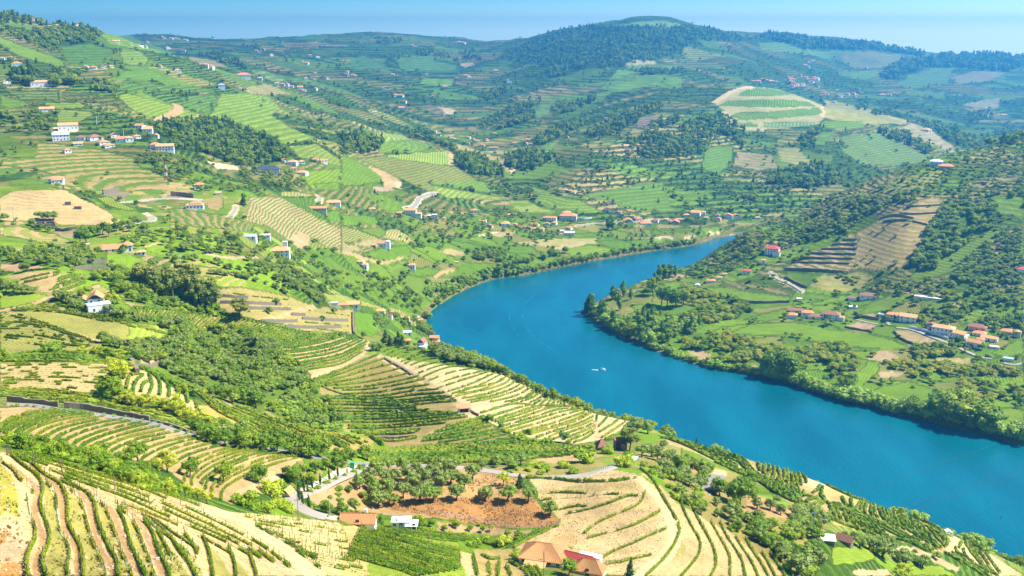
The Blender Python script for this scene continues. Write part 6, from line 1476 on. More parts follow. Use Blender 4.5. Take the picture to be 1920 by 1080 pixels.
trees_at('B5',[(620,420,80),(700,440,80),(500,340,40)],'willow_tree','pale reddish tree behind the crest of the spur','trees behind the spur crest',wide=1.1,maxd=600)
trees_at('B5',[(830,490,90),(900,510,100),(1160,620,90),(1300,680,90),(1400,720,130),(1480,760,150),(1560,790,140),(1340,690,110)],'willow_tree','pale green willow on the shore behind the spur','willows behind the spur',wide=1.2,maxd=600)
trees_at('B5',[(1650,850,80),(1740,850,90),(1800,860,90),(1870,880,110),(1919,890,110)],'broadleaf_tree','green tree on the shore at the right bottom corner','shore trees at the right corner',wide=1.3,maxd=600)
trees_at('B4',[(395,205,100)],'conifer','lone pointed conifer on the crest over the river',None,wide=0.8,maxd=600)
trees_at('B4',[(500,225,60),(620,260,110),(680,270,90),(740,280,60),(960,310,40),(120,90,70),(1740,590,60)],'willow_tree','pale green tree behind the crest of the vine spur','pale trees behind the crest',wide=1.1,maxd=600)
trees_at('B4',[(190,490,180),(60,400,140),(300,420,120),(130,330,80),(450,480,80),(550,500,100),(30,240,90)],'olive_tree','round dark olive on the reddish bank above the parking','olives on the reddish bank',wide=1.1)
# right bank of the river
line_of('P',[(1106,582),(1130,602),(1170,628),(1220,645)],5,['willow_tree','poplar_tree','broadleaf_tree'],(9,15),'tree on the wooded tip of the far bank','trees on the tip of the far bank',jit=2)
trees_at('A6',[(-170,580,100),(-150,560,95),(-120,640,110),(-90,650,120),(-40,650,110),(0,640,110)],'broadleaf_tree','tall tree at the point of the far bank','trees on the point',wide=0.8)
trees_at('P',[(1110,588,36),(1128,590,30),(1160,582,33),(1148,562,28),(1152,560,24),(1168,556,30),(1182,562,22)],'poplar_tree','slim dark poplar at the point of the far bank','poplars on the point')
trees_at('P',[(1100,592,34),(1106,592,36)],'conifer','dark pointed conifer standing over the water at the point','conifers on the point',wide=1.1)
trees_at('P',[(1236,524,28),(1246,522,28),(1256,520,26),(1266,519,22),(1228,528,18)],'poplar_tree','dark poplar in the clump on the upper far bank','poplars on the upper far bank',wide=1.3)
scatter('P',[(1160,600),(1215,590),(1290,600),(1320,615),(1260,640),(1230,650),(1180,630)],46,['poplar_tree','broadleaf_tree','willow_tree'],(7,11),{'poplar_tree':'dark poplar in the wood on the far bank','broadleaf_tree':'leafy tree in the wood on the far bank','willow_tree':'pale tree in the wood on the far bank'},{'poplar_tree':'poplars of the far bank wood','broadleaf_tree':'leafy trees of the far bank wood','willow_tree':'pale trees of the far bank wood'})
line_of('P',[(1215,648),(1270,669),(1330,686),(1400,697),(1470,713)],6,['willow_tree','bush','broadleaf_tree'],(5,9),'green tree overhanging the middle far bank','trees of the middle far bank',jit=2,wide=1.1)
line_of('P',[(1440,704),(1480,712),(1540,735),(1620,755),(1690,774)],7,['willow_tree'],(9,13),'grey green willow bulging over the lower far bank','willows of the lower far bank',jit=2,wide=1.3)
line_of('P',[(1700,774),(1740,782),(1800,792),(1850,807),(1919,826)],7,['willow_tree','broadleaf_tree'],(10,15),{'willow_tree':'tall pale willow on the far bank near the right edge','broadleaf_tree':'tall dark tree on the far bank near the right edge'},{'willow_tree':'tall willows by the right edge','broadleaf_tree':'tall dark trees by the right edge'},jit=2,wide=1.25)
trees_at('P',[(1468,705,50),(1485,712,40),(1590,735,38),(1448,700,44)],'broadleaf_tree','big dark tree behind the willows of the far bank','big trees of the far bank',wide=1.2)
trees_at('P',[(1780,790,52),(1800,795,60),(1825,800,52),(1760,780,46),(1840,806,50)],'broadleaf_tree','big dark tree in the clump over the lower far bank','dark clump over the lower far bank',wide=1.3)
OG = {'orchard_tree':'olive green orchard tree on the far plain','broadleaf_tree':'dark leafy tree on the far plain','bush':'bush on the far plain','olive_tree':'grey tree on the far plain'}
OGg = {k:v + 's' for k,v in {'orchard_tree':'orchard trees of the far plain','broadleaf_tree':'leafy trees of the far plain','bush':'bushes of the far plain','olive_tree':'grey trees of the far plain'}.items()}
scatter('A6',[(0,520),(110,560),(380,640),(420,660),(330,700),(200,740),(40,740),(0,700)],130,['orchard_tree','orchard_tree','broadleaf_tree'],(4.5,6.5),OG,OGg,wide=1.2)
scatter('A6',[(0,840),(240,790),(560,880),(900,870),(1080,930),(1010,980),(880,1010),(640,900),(440,960),(240,960),(180,900),(0,880)],150,['orchard_tree','orchard_tree','broadleaf_tree'],(4.5,7),OG,OGg,wide=1.25)
scatter('A6',[(640,900),(1000,940),(980,1000),(880,1040),(780,960),(660,1000)],26,['orchard_tree','broadleaf_tree'],(5,7),OG,OGg,wide=1.2)
scatter('C7',[(480,680),(640,640),(1100,660),(1560,690),(1860,740),(1860,780),(1500,770),(1100,790),(800,790),(760,720),(560,700)],105,['orchard_tree'],(4.5,6.5),'tree of the dense orchard band right of the far bank','orchard band',wide=1.2)
scatter('C7',[(640,540),(900,480),(1240,480),(1280,560),(1000,600),(820,620)],42,['orchard_tree','broadleaf_tree'],(5,7),OG,OGg,wide=1.2)
scatter('C7',[(1060,1000),(1180,860),(1400,800),(1560,860),(1700,880),(1919,940),(1919,1067),(1080,1067)],62,['orchard_tree','broadleaf_tree','bush'],(4.5,7.5),OG,OGg,wide=1.2)
scatter('C7',[(820,130),(1100,60),(1400,100),(1420,190),(1300,230),(1040,260),(860,240)],70,['bush','broadleaf_tree','bush'],(3.5,6),OG,OGg,wide=1.2)
scatter('C7',[(1420,260),(1640,200),(1919,180),(1919,340),(1800,300),(1640,300),(1500,290)],46,['bush','broadleaf_tree'],(3.5,6),OG,OGg,wide=1.2)
scatter('A6',[(820,560),(1000,540),(1120,490),(1280,500),(1500,480),(1919,560),(1919,640),(1600,660),(1300,560),(1100,560),(900,590)],90,['bush','broadleaf_tree','orchard_tree'],(3.5,6),OG,OGg,wide=1.15)
scatter('A6',[(1600,520),(1919,480),(1919,720),(1720,720)],60,['bush','olive_tree'],(3,5),OG,OGg,wide=1.15)
# right-hand hill
RH = {'olive_tree':'grey green tree on the wooded right hand hillside','broadleaf_tree':'dark tree on the wooded right hand hillside','bush':'bush on the right hand hillside'}
RHg = {'olive_tree':'grey trees of the right hillside','broadleaf_tree':'dark trees of the right hillside','bush':'bushes of the right hillside'}
scatter('A6',[(20,460),(180,340),(330,240),(560,130),(800,20),(1000,0),(1180,60),(980,180),(880,250),(760,270),(640,310),(440,330),(440,420),(330,430),(200,470),(60,490)],330,['olive_tree','broadleaf_tree','olive_tree','bush'],(4,7),RH,RHg,wide=1.1,mind=5.5)
scatter('A6',[(1400,180),(1480,90),(1700,30),(1780,110),(1800,190),(1640,270),(1500,340),(1430,430),(1280,460),(1320,330)],140,['broadleaf_tree','olive_tree','broadleaf_tree'],(5,8.5),RH,RHg,wide=1.15,mind=3.6)
scatter('A6',[(1560,400),(1800,220),(1919,180),(1919,520),(1640,520),(1500,480)],150,['olive_tree','bush','olive_tree'],(3.6,5.5),RH,RHg,wide=1.1,mind=5.5)
scatter('A3',[(940,1060),(1200,960),(1500,850),(1700,800),(1919,740),(1919,1079),(1300,1079)],200,['olive_tree','broadleaf_tree','bush'],(4,7),RH,RHg,mind=5.5)
scatter('A6',[(1180,0),(1500,0),(1919,0),(1919,30),(1700,30),(1480,60),(1400,20),(1200,70)],60,['olive_tree','broadleaf_tree'],(4,6.5),RH,RHg)
# left bank plain and slopes
scatter('A5',[(460,560),(640,500),(830,470),(840,480),(700,560),(520,600),(470,620)],60,['willow_tree','broadleaf_tree','bush'],(5,9),'tree on the near side of the river bend','trees of the river bend')
line_of('P',[(798,600),(825,565),(876,535),(928,517),(985,509),(1060,494),(1150,477),(1230,465),(1300,455)],4,['willow_tree','broadleaf_tree','bush'],(5.5,9),'tree of the fringe along the upper left bank','fringe of the upper left bank',jit=2)
line_of('P',[(890,520),(940,505),(1000,488),(1060,475)],5,['willow_tree','broadleaf_tree'],(6,10),'tree of the fringe along the upper left bank','fringe of the upper left bank',jit=3)
trees_at('P',[(935,520,26),(783,463,18),(1148,432,22),(1140,430,20)],'poplar_tree','tall dark poplar on the left bank plain','poplars of the left plain',wide=1.4)
scatter('A5',[(700,340),(900,320),(960,380),(870,400),(740,380)],50,['broadleaf_tree'],(5,8),'dark tree in the copse on the left bank plain','copse of the left plain')
scatter('A5',[(300,180),(560,120),(760,160),(1000,180),(1200,220),(1100,260),(900,250),(600,280),(420,330),(300,260)],120,['broadleaf_tree','olive_tree','bush'],(4,7),'tree on the village slope by the left bank','trees of the village slope')
scatter('A5',[(0,480),(80,440),(280,480),(460,600),(430,680),(300,640),(100,560),(0,540)],80,['olive_tree','bush','broadleaf_tree'],(3.5,6),'tree on the slope above the near hamlet','trees above the near hamlet')
scatter('A5',[(860,80),(1200,200),(1240,260),(1100,290),(1000,200),(840,140)],60,['broadleaf_tree','olive_tree'],(4,7),'tree round the manor on the left bank','trees round the manor')
scatter('A4',[(1500,380),(1640,330),(1760,380),(1919,480),(1919,560),(1800,640),(1640,560),(1500,480),(1380,440)],120,['olive_tree','broadleaf_tree','olive_tree'],(3.8,6),'olive on the bushy ridge left of the river','olives of the bushy ridge')
scatter('A4',[(1130,450),(1380,480),(1560,540),(1640,600),(1600,560),(1400,500)],30,['olive_tree'],(3,4.6),'small olive on the dry benches','olives of the dry benches')
scatter('A4',[(640,180),(900,150),(1100,220),(1240,240),(1500,260),(1540,330),(1460,370),(1300,360),(1060,340),(820,320),(680,260)],90,['olive_tree','broadleaf_tree'],(4,7),'tree by the houses of the left slope','trees by the left slope houses')
trees_at('C4',[(820,280,140)],'conifer','single dark conifer on the bare earth crest',None,wide=1.1)
trees_at('C3',[(450,430,90),(520,440,90),(600,440,100),(560,435,90)],'olive_tree','grey olive standing on the tan hill','olives on the tan hill',wide=1.2)
trees_at('C3',[(50,450,85)],'olive_tree','lone round olive at the left edge of the tan hill',None,wide=1.2)
trees_at('C3',[(900,680,160),(960,690,130),(980,600,110),(1080,620,130),(1170,600,140),(1230,620,110),(1310,560,100),(1380,520,80),(870,770,90),(540,570,70),(360,500,80)],'broadleaf_tree','dark leafy tree on the bench below the tan hill','trees below the tan hill',wide=1.1)
trees_at('C3',[(1410,700,100),(1440,680,80),(1500,720,80),(1560,620,60),(1665,645,60),(1750,680,60),(1840,715,70),(1540,760,60)],'olive_tree','round tree on the green plots right of the red roofed house','trees on the green plots',wide=1.1)
line_of('C3',[(0,830),(200,840),(400,850),(560,870),(760,880),(1000,830)],6,['broadleaf_tree','bush'],(4,7),'dark tree in the band below the white road','band below the white road',jit=5)
scatter('C3',[(0,800),(400,790),(860,780),(1160,800),(1180,880),(860,980),(600,970),(300,930),(0,880)],80,['broadleaf_tree','bush','olive_tree'],(3.5,6.5),'dark tree in the band below the white road','band below the white road')
line_of('C4',[(0,870),(200,880),(400,900),(600,960),(800,1000)],7,['olive_tree','bush'],(3.5,6),'dark bush along the lower lane','bushes of the lower lane',jit=3)
FW = 'dark tree of the round wood on the left slope'
scatter('A1',[(870,750),(900,690),(1000,680),(1270,670),(1340,720),(1500,770),(1620,850),(1600,900),(1480,935),(1330,930),(1150,862),(980,840)],420,['broadleaf_tree','conifer','broadleaf_tree'],(7,11),FW,'trees of the round wood',mind=2.6)
scatter('A1',[(70,400),(190,400),(195,490),(70,490)],26,['broadleaf_tree','conifer'],(10,16),'tall dark tree beside the upper left manor','tall trees of the upper manor')
scatter('A1',[(290,430),(460,430),(470,490),(290,495)],30,['broadleaf_tree'],(9,14),'tall dark tree beside the upper left manor','tall trees of the upper manor')
scatter('A1',[(510,455),(600,470),(690,530),(660,545),(510,510)],40,['broadleaf_tree'],(6,10),'dark tree in the hillside copse','hillside copse')
scatter('A1',[(0,650),(300,640),(320,720),(240,740),(100,760),(0,730)],50,['broadleaf_tree'],(6,10),'dark tree in the copse at the left edge','copse at the left edge')
scatter('A1',[(0,150),(130,180),(300,160),(480,170),(580,200),(560,240),(330,260),(350,320),(200,260),(60,210),(0,190)],170,['broadleaf_tree'],(7,11),'tree','far trees')
scatter('A1',[(440,560),(560,540),(760,640),(840,680),(740,720),(560,700),(520,620)],90,['olive_tree','bush'],(3.5,5.5),'tree','far trees')
scatter('A1',[(750,870),(860,850),(1040,900),(1200,980),(1400,1010),(1500,1079),(1100,1079),(960,1010),(860,940)],120,['olive_tree','broadleaf_tree'],(4,6.5),'tree','far trees')
scatter('A1',[(1330,940),(1430,930),(1600,960),(1700,1020),(1720,1060),(1440,1050),(1340,1000)],70,['broadleaf_tree','olive_tree'],(5,8),'tree','far trees')
# forest strips of the far side
for q_,n_,z_ in (([(640,870),(760,880),(900,940),(910,985),(870,1000),(720,980),(640,920)],130,'A2'),([(350,750),(480,770),(640,840),(640,860),(560,820),(380,775)],40,'A2'),([(0,770),(230,780),(240,800),(190,860),(60,880),(0,870)],70,'A2'),
   ([(805,545),(870,500),(940,480),(940,510),(860,560),(800,580)],60,'A2'),([(790,680),(960,600),(1130,550),(1130,580),(960,660),(790,720)],90,'A2'),([(850,740),(1090,640),(1080,670),(880,740)],40,'A2'),([(1180,620),(1440,535),(1430,570),(1300,630),(1190,650)],70,'A2'),([(1090,790),(1170,730),(1390,670),(1380,710),(1230,770),(1110,830)],90,'A2'),([(1370,745),(1500,690),(1620,640),(1780,580),(1820,600),(1640,680),(1560,760),(1400,780)],130,'A2'),([(1740,700),(1900,660),(1900,690),(1760,725)],36,'A2'),
   ([(880,900),(1000,850),(1130,870),(1200,880),(1130,940),(1020,970),(940,940)],90,'A2'),([(1600,800),(1750,760),(1919,780),(1919,880),(1760,900),(1620,850)],110,'A2'),([(190,210),(340,220),(350,245),(200,245)],40,'A2'),([(420,280),(560,280),(640,340),(540,330),(420,310)],50,'A2'),([(660,300),(740,280),(800,340),(700,330)],36,'A2'),([(1150,390),(1280,370),(1270,420),(1160,440)],40,'A2'),([(1650,390),(1919,395),(1919,425),(1660,415)],40,'A2'),
   ([(0,700),(200,660),(240,740),(120,860),(0,880)],110,'A3'),([(200,640),(260,670),(380,760),(340,830),(220,760)],60,'A3'),([(490,980),(700,920),(840,960),(900,1030),(700,1060),(500,1040)],110,'A3'),([(660,770),(780,720),(740,830),(680,830)],36,'A3'),([(1100,730),(1250,750),(1420,850),(1390,880),(1260,820),(1100,760)],70,'A3'),([(1320,670),(1500,720),(1640,780),(1919,740),(1919,800),(1600,840),(1500,800)],120,'A3'),([(1060,625),(1170,620),(1170,650),(1070,650)],26,'A3'),([(970,595),(1050,590),(1040,620),(980,620)],22,'A3'),([(1600,640),(1760,620),(1740,680),(1610,690)],36,'A3'),
   ([(1160,300),(1290,330),(1280,365),(1180,330)],30,'A1'),([(1260,330),(1340,340),(1390,380),(1380,400),(1280,360)],26,'A1'),([(0,70),(500,150),(560,200),(300,150),(0,130)],80,'A1')):
    scatter(z_,q_,int(n_ * 1.5),['broadleaf_tree','conifer','broadleaf_tree'],(8,13),'tree','far trees')
for q_,n_,z_,hs_ in (([(880,335),(1060,225),(1200,170),(1400,140),(1580,148),(1919,150),(1919,290),(1800,330),(1560,380),(1330,385),(1150,370),(960,345)],800,'A2',(9,15)),([(0,148),(170,160),(300,195),(440,215),(300,240),(80,225),(0,280)],160,'A3',(9,15)),
   ([(440,215),(470,195),(700,215),(850,235),(1050,245),(1250,280),(1370,305),(1340,318),(1100,285),(950,278),(680,278),(620,250)],420,'A3',(14,24)),([(1105,415),(1230,345),(1390,325),(1400,315),(1600,300),(1800,308),(1919,318),(1919,370),(1820,405),(1640,395),(1530,380),(1380,380),(1280,410),(1190,450),(1110,440)],520,'A3',(14,24))):
    scatter(z_,q_,n_,['broadleaf_tree','conifer'],hs_,'tree','far trees')

# --- hedgerow and field trees of the far slopes, thrown over the land cover
cu = rng.uniform(-900,2700,165000); cv = rng.uniform(40,830,165000)
g_ = spot(cu,cv)
fx_ = np.interp(g_[:,0] / g_[:,1],ACOL,np.arange(len(ACOL))).astype(int); fy_ = np.interp(np.log(g_[:,1]),LROW,np.arange(len(LROW))).astype(int)
tp = TREEP[fy_,fx_]
acc = (rng.random(len(cu)) < tp * np.where(g_[:,1] < 900,0.16,np.where(g_[:,1] < 1250,0.22,0.42))) & (g_[:,1] < 6500) & (g_[:,1] > 330) & (RIVD[fy_,fx_] > 4)
for (x,y,z) in g_[acc]:
    k = ('broadleaf_tree','olive_tree','bush','broadleaf_tree','conifer')[int(rng.integers(5 if y > 1100 else 4))]
    put(x,y,rng.uniform(3.5,6.5) * (1.0 if y < 1500 else 1.35 if y < 2600 else 1.9) * (0.55 if k == 'bush' else 1),k,'tree','far trees',float(rng.uniform(0.9,1.4)),z)

# --- the 300 of each kind that show largest are objects of their own; the rest of a kind is one mass
tx_ = np.array([t[0] for t in TREES]); ty_ = np.array([t[1] for t in TREES]); tz_ = ground_z(tx_,ty_)
TREES = [t for t,zz in zip(TREES,tz_) if zz > 0.12]
by_kind = {}
for t in TREES:by_kind.setdefault(t[5],[]).append(t)
EXTRA = {}
tree_coll_cache = {}
def make_tree(t):
    x,y,z,h,wide,kind,label,group = t
    cm,tm = TEMPL[kind][int(rng.integers(4))]
    root = bpy.data.objects.new(kind,None); COL.objects.link(root)
    root.location = (x,y,z - 0.04 * h); root.rotation_euler = (0,0,float(rng.uniform(0,6.28))); root.scale = (h * wide,h * wide,h)
    root.empty_display_size = 0.1
    link('crown',cm,root); 
    link('trunk',tm,root)
    return tag(root,label,{'bush':'bush'}.get(kind,'tree'),group)
def mass_of(kind,ts):
    """one point per tree; a geometry nodes modifier sets a tree on each"""
    ts_ = np.array([[t[0],t[1],t[2] - 0.04 * t[3]] for t in ts],np.float32)
    me = bpy.data.meshes.new('distant_' + kind + 's'); me.vertices.add(len(ts_)); me.vertices.foreach_set('co',ts_.ravel())
    a = me.attributes.new('size','FLOAT_VECTOR','POINT'); a.data.foreach_set('vector',np.array([[t[3] * t[4],t[3] * t[4],t[3]] for t in ts],np.float32).ravel())
    a = me.attributes.new('turn','FLOAT','POINT'); a.data.foreach_set('value',rng.uniform(0,6.28,len(ts)).astype(np.float32))
    a = me.attributes.new('shape','INT','POINT'); a.data.foreach_set('value',rng.integers(0,4,len(ts)).astype(np.int32))
    ob = link({'bush':'distant_bushes'}.get(kind,'distant_' + kind + 's'),me)
    cl = bpy.data.collections.new('shapes_of_' + kind)
    for i,(cm,tm) in enumerate(TEMPL[kind]):
        cl.objects.link(bpy.data.objects.new('crown_shape',cm))
    ng = bpy.data.node_groups.new('plant_' + kind,'GeometryNodeTree')
    ng.interface.new_socket('Geometry',in_out='INPUT',socket_type='NodeSocketGeometry'); ng.interface.new_socket('Geometry',in_out='OUTPUT',socket_type='NodeSocketGeometry')
    gi_ = ng.nodes.new('NodeGroupInput'); go = ng.nodes.new('NodeGroupOutput')
    ci = ng.nodes.new('GeometryNodeCollectionInfo'); ci.inputs['Collection'].default_value = cl; ci.inputs['Separate Children'].default_value = True
    ip = ng.nodes.new('GeometryNodeInstanceOnPoints'); ip.inputs['Pick Instance'].default_value = True
    def attr(n,t):
        k = ng.nodes.new('GeometryNodeInputNamedAttribute'); k.data_type = t; k.inputs['Name'].default_value = n; return k.outputs['Attribute']
    cx_ = ng.nodes.new('ShaderNodeCombineXYZ')
    ng.links.new(attr('turn','FLOAT'),cx_.inputs['Z'])
    ng.links.new(gi_.outputs[0],ip.inputs['Points']); ng.links.new(ci.outputs['Instances'],ip.inputs['Instance'])
    ng.links.new(attr('shape','INT'),ip.inputs['Instance Index']); ng.links.new(attr('size','FLOAT_VECTOR'),ip.inputs['Scale'])
    rot = ng.nodes.new('FunctionNodeEulerToRotation'); ng.links.new(cx_.outputs[0],rot.inputs[0]); ng.links.new(rot.outputs[0],ip.inputs['Rotation'])
    ng.links.new(ip.outputs['Instances'],go.inputs[0])
    md = ob.modifiers.new('plants','NODES'); md.node_group = ng
    return tag(ob,kind='stuff')
n_ind = 0
for kind,ts in by_kind.items():
    big = lambda t:t[3] / math.sqrt(t[0] ** 2 + t[1] ** 2 + (t[2] - CAM_H) ** 2)
    ts.sort(key=lambda t:-big(t))
    named = [t for t in ts if t[6] != 'tree']
    own = named[:298]
    ids = set(id(t) for t in own)
    for t in own:make_tree(t)
    n_ind += len(own)
    rest = [t for t in ts if id(t) not in ids]
    if rest:mass_of(kind,rest)
print('TREES',{k:len(v) for k,v in by_kind.items()},'own',n_ind)
# ------------------------------------------------------------------ buildings
def wall_mat(name,col):return plain_mat(name,col,rough=0.85,var=0.10,scale=0.9,spec=0.15)
M_WHITE = wall_mat('white_plaster',(0.80,0.79,0.76)); M_CREAM = wall_mat('cream_plaster',(0.66,0.56,0.40)); M_PINK = wall_mat('salmon_plaster',(0.62,0.34,0.25))
M_STONE = plain_mat('schist_stone',(0.22,0.175,0.13),rough=0.95,var=0.45,scale=1.6,bump=0.6)
M_ORANGE = plain_mat('orange_clay_tiles',(0.60,0.27,0.12),rough=0.85,var=0.22,scale=1.4)
M_ORANGE_PALE = plain_mat('pale_clay_tiles',(0.66,0.35,0.15),rough=0.85,var=0.2,scale=1.4)
M_REDROOF = plain_mat('red_painted_roof',(0.50,0.10,0.08),rough=0.7,var=0.15,scale=1.4)
M_BROWNROOF = plain_mat('old_brown_tiles',(0.30,0.15,0.10),rough=0.9,var=0.25,scale=1.4)
M_SLATE = plain_mat('dark_slate',(0.07,0.08,0.10),rough=0.6,var=0.2,scale=1.4)
M_GREYROOF = plain_mat('grey_roof_sheets',(0.42,0.45,0.50),rough=0.5,var=0.15)
M_WHITEROOF = plain_mat('white_roof_sheets',(0.80,0.81,0.82),rough=0.5,var=0.06)
M_RIDGE = plain_mat('red_ridge_tiles',(0.50,0.13,0.06),rough=0.8)
M_GLASS,nt_,bs_ = new_mat('window_glass'); bs_.inputs['Base Color'].default_value = (0.03,0.04,0.05,1); bs_.inputs['Roughness'].default_value = 0.15
M_WOOD = plain_mat('dark_door_wood',(0.12,0.07,0.045))
M_FRAME = plain_mat('grey_window_frame',(0.45,0.45,0.44))
ROOFM = {'o':M_ORANGE,'p':M_ORANGE_PALE,'r':M_REDROOF,'b':M_BROWNROOF,'s':M_SLATE,'g':M_GREYROOF,'w':M_WHITEROOF}
WALLM = {'w':M_WHITE,'c':M_CREAM,'k':M_PINK,'s':M_STONE}
def box_np(lo,hi):
    x0,y0,z0 = lo; x1,y1,z1 = hi
    return (np.array([(x0,y0,z0),(x1,y0,z0),(x1,y1,z0),(x0,y1,z0),(x0,y0,z1),(x1,y0,z1),(x1,y1,z1),(x0,y1,z1)],float),
            np.array([(0,3,2,1),(4,5,6,7),(0,1,5,4),(1,2,6,5),(2,3,7,6),(3,0,4,7)]))
def join(parts):
    V = []; Q = []; n = 0
    for v,q in parts:
        V.append(v); Q.append(np.asarray(q) + n); n += len(v)
    return np.vstack(V),np.vstack(Q)
UNIT = {}
def unit_box(name,mat):
    if (name,mat.name) not in UNIT:
        UNIT[(name,mat.name)] = mesh_np(name,*box_np((-0.5,-0.5,0),(0.5,0.5,1)),mats=[mat])
    return UNIT[(name,mat.name)]
def unit(name,mat,parent,loc,scale,rz=0):
    return link(name,unit_box(name,mat),parent,loc,rz,scale)
def slab(a,b,c,d,t):
    """a thick four-cornered sheet"""
    top = np.array([a,b,c,d],float); bot = top - (0,0,t)
    return np.vstack([top,bot]),np.array([(0,1,2,3),(7,6,5,4),(0,4,5,1),(1,5,6,2),(2,6,7,3),(3,7,4,0)])
def ribbed(a,b,c,d,n,t,rib):
    """a roof plane from eave a-b to ridge d-c laid in n raised rows of tiles running down the slope"""
    a,b,c,d = [np.array(k,float) for k in (a,b,c,d)]
    out = [slab(a,b,c,d,t)]
    for i in range(n):
        u0,u1 = (i + 0.15) / n,(i + 0.62) / n
        p0,p1 = a + (b - a) * u0,a + (b - a) * u1
        q0,q1 = d + (c - d) * u0,d + (c - d) * u1
        out.append(slab(p0 + (0,0,rib),p1 + (0,0,rib),q1 + (0,0,rib),q0 + (0,0,rib),rib * 0.9))
    return join(out)
def house_block(root,x,y,w,d,h,roof='hip',rc='o',wc='w',rise=None,over=0.45,storeys=1,cols=0,sides=True,door=True,ribs=0,base=3.5,z=0.0,chimney=False,near=False):
    """walls, roof and openings of one block; front faces -y of the house"""
    rise = rise if rise is not None else 0.22 * min(w,d)
    x0,x1,y0,y1 = x - w / 2,x + w / 2,y - d / 2,y + d / 2
    ZB,ZT = z - base,z + h
    wall = [box_np((x0,y0,ZB),(x1,y1,ZT))]
    if roof == 'gablex':     # ridge along x, gables at the sides
        for xx in (x0,x1 - 0.25):
            wall.append((np.array([(xx,y0,ZT),(xx,y1,ZT),(xx,y,ZT+rise),(xx+0.25,y0,ZT),(xx+0.25,y1,ZT),(xx+0.25,y,ZT+rise)]),np.array([(0,1,2,2),(3,5,4,4),(0,2,5,3),(1,4,5,2)])))
    if roof == 'gabley':     # gable faces the front
        for yy in (y0,y1 - 0.25):
            wall.append((np.array([(x0,yy,ZT),(x1,yy,ZT),(x,yy,ZT+rise),(x0,yy+0.25,ZT),(x1,yy+0.25,ZT),(x,yy+0.25,ZT+rise)]),np.array([(0,1,2,2),(3,5,4,4),(0,2,5,3),(1,4,5,2)])))
    v,q = join(wall)
    wv = mesh_np('wall',v,tris=None,quads=q,mats=[WALLM[wc]])
    wv.validate(); wob_ = link('wall',wv,root)
    o = over; t = 0.16; E = ZT + 0.02 - 0.0
    drop = o * rise / (min(w,d) / 2 + 1e-6)
    e = E - drop + t
    r = []
    R = ZT + rise + t
    if roof == 'gablex':
        f = ribbed if ribs else (lambda a,b,c,dd,n,t_,k:slab(a,b,c,dd,t_))
        r = [f((x0-o,y0-o,e),(x1+o,y0-o,e),(x1+o,y,R),(x0-o,y,R),ribs,t,0.13),f((x1+o,y1+o,e),(x0-o,y1+o,e),(x0-o,y+0.004,R),(x1+o,y+0.004,R),ribs,t,0.13)]
        ridge = [((x0-o,y,R),(x1+o,y,R))]
    elif roof == 'gabley':
        f = ribbed if ribs else (lambda a,b,c,dd,n,t_,k:slab(a,b,c,dd,t_))
        r = [f((x1+o,y0-o,e),(x1+o,y1+o,e),(x,y1+o,R),(x,y0-o,R),ribs,t,0.13),f((x0-o,y1+o,e),(x0-o,y0-o,e),(x-0.004,y0-o,R),(x-0.004,y1+o,R),ribs,t,0.13)]
        ridge = [((x,y0-o,R),(x,y1+o,R))]
    elif roof == 'hip':
        k = min(w,d) / 2
        if w >= d:p,pq = (x0 + k,y,R),(x1 - k,y,R)
        else:p,pq = (x,y0 + k,R),(x,y1 - k,R)
        A,B,Cc,Dd = (x0-o,y0-o,e),(x1+o,y0-o,e),(x1+o,y1+o,e),(x0-o,y1+o,e)
        if w >= d:fac = [(A,B,pq,p),(B,Cc,pq,pq),(Cc,Dd,p,pq),(Dd,A,p,p)]
        else:fac = [(A,B,p,p),(B,Cc,pq,p),(Cc,Dd,pq,pq),(Dd,A,p,pq)]
        f = ribbed if ribs else (lambda a,b,c,dd,n,t_,kk:slab(a,b,c,dd,t_))
        r = [f(*[np.array(i) + (0,0,0.001*j) for i in fc],ribs,t,0.13) for j,fc in enumerate(fac)]
        ridge = [(p,pq),(A,p),(Dd,p),(B,pq),(Cc,pq)]
    elif roof == 'shed':
        r = [slab((x0-o,y0-o,ZT+0.1),(x1+o,y0-o,ZT+0.1),(x1+o,y1+o,ZT+0.1+rise),(x0-o,y1+o,ZT+0.1+rise),t)]; ridge = []
    else:
        r = [box_np((x0-0.15,y0-0.15,ZT+0.003),(x1+0.15,y1+0.15,ZT+0.3))]; ridge = []
    v,q = join(r)
    me = mesh_np('roof',v,quads=q,mats=[ROOFM[rc]]); me.validate()
    rf = link('roof',me,root)
    if near and ridge:
        for (a,b) in ridge:
            a = np.array(a,float); b = np.array(b,float)
            if np.linalg.norm(b - a) < 0.3:continue
            tt = b - a; L = np.linalg.norm(tt); s = np.cross(tt / L,(0,0,1)); s /= np.linalg.norm(s) + 1e-9
            pv_ = np.array([a - s * .14 + (0,0,.02),a + s * .14 + (0,0,.02),a + (0,0,.2),b - s * .14 + (0,0,.02),b + s * .14 + (0,0,.02),b + (0,0,.2)])
            me = mesh_np('ridge_tiles',pv_,quads=[(0,3,5,2),(2,5,4,1),(0,1,4,3)],tris=[(0,2,1),(3,4,5)],mats=[M_RIDGE])
            link('ridge_tiles',me,rf)
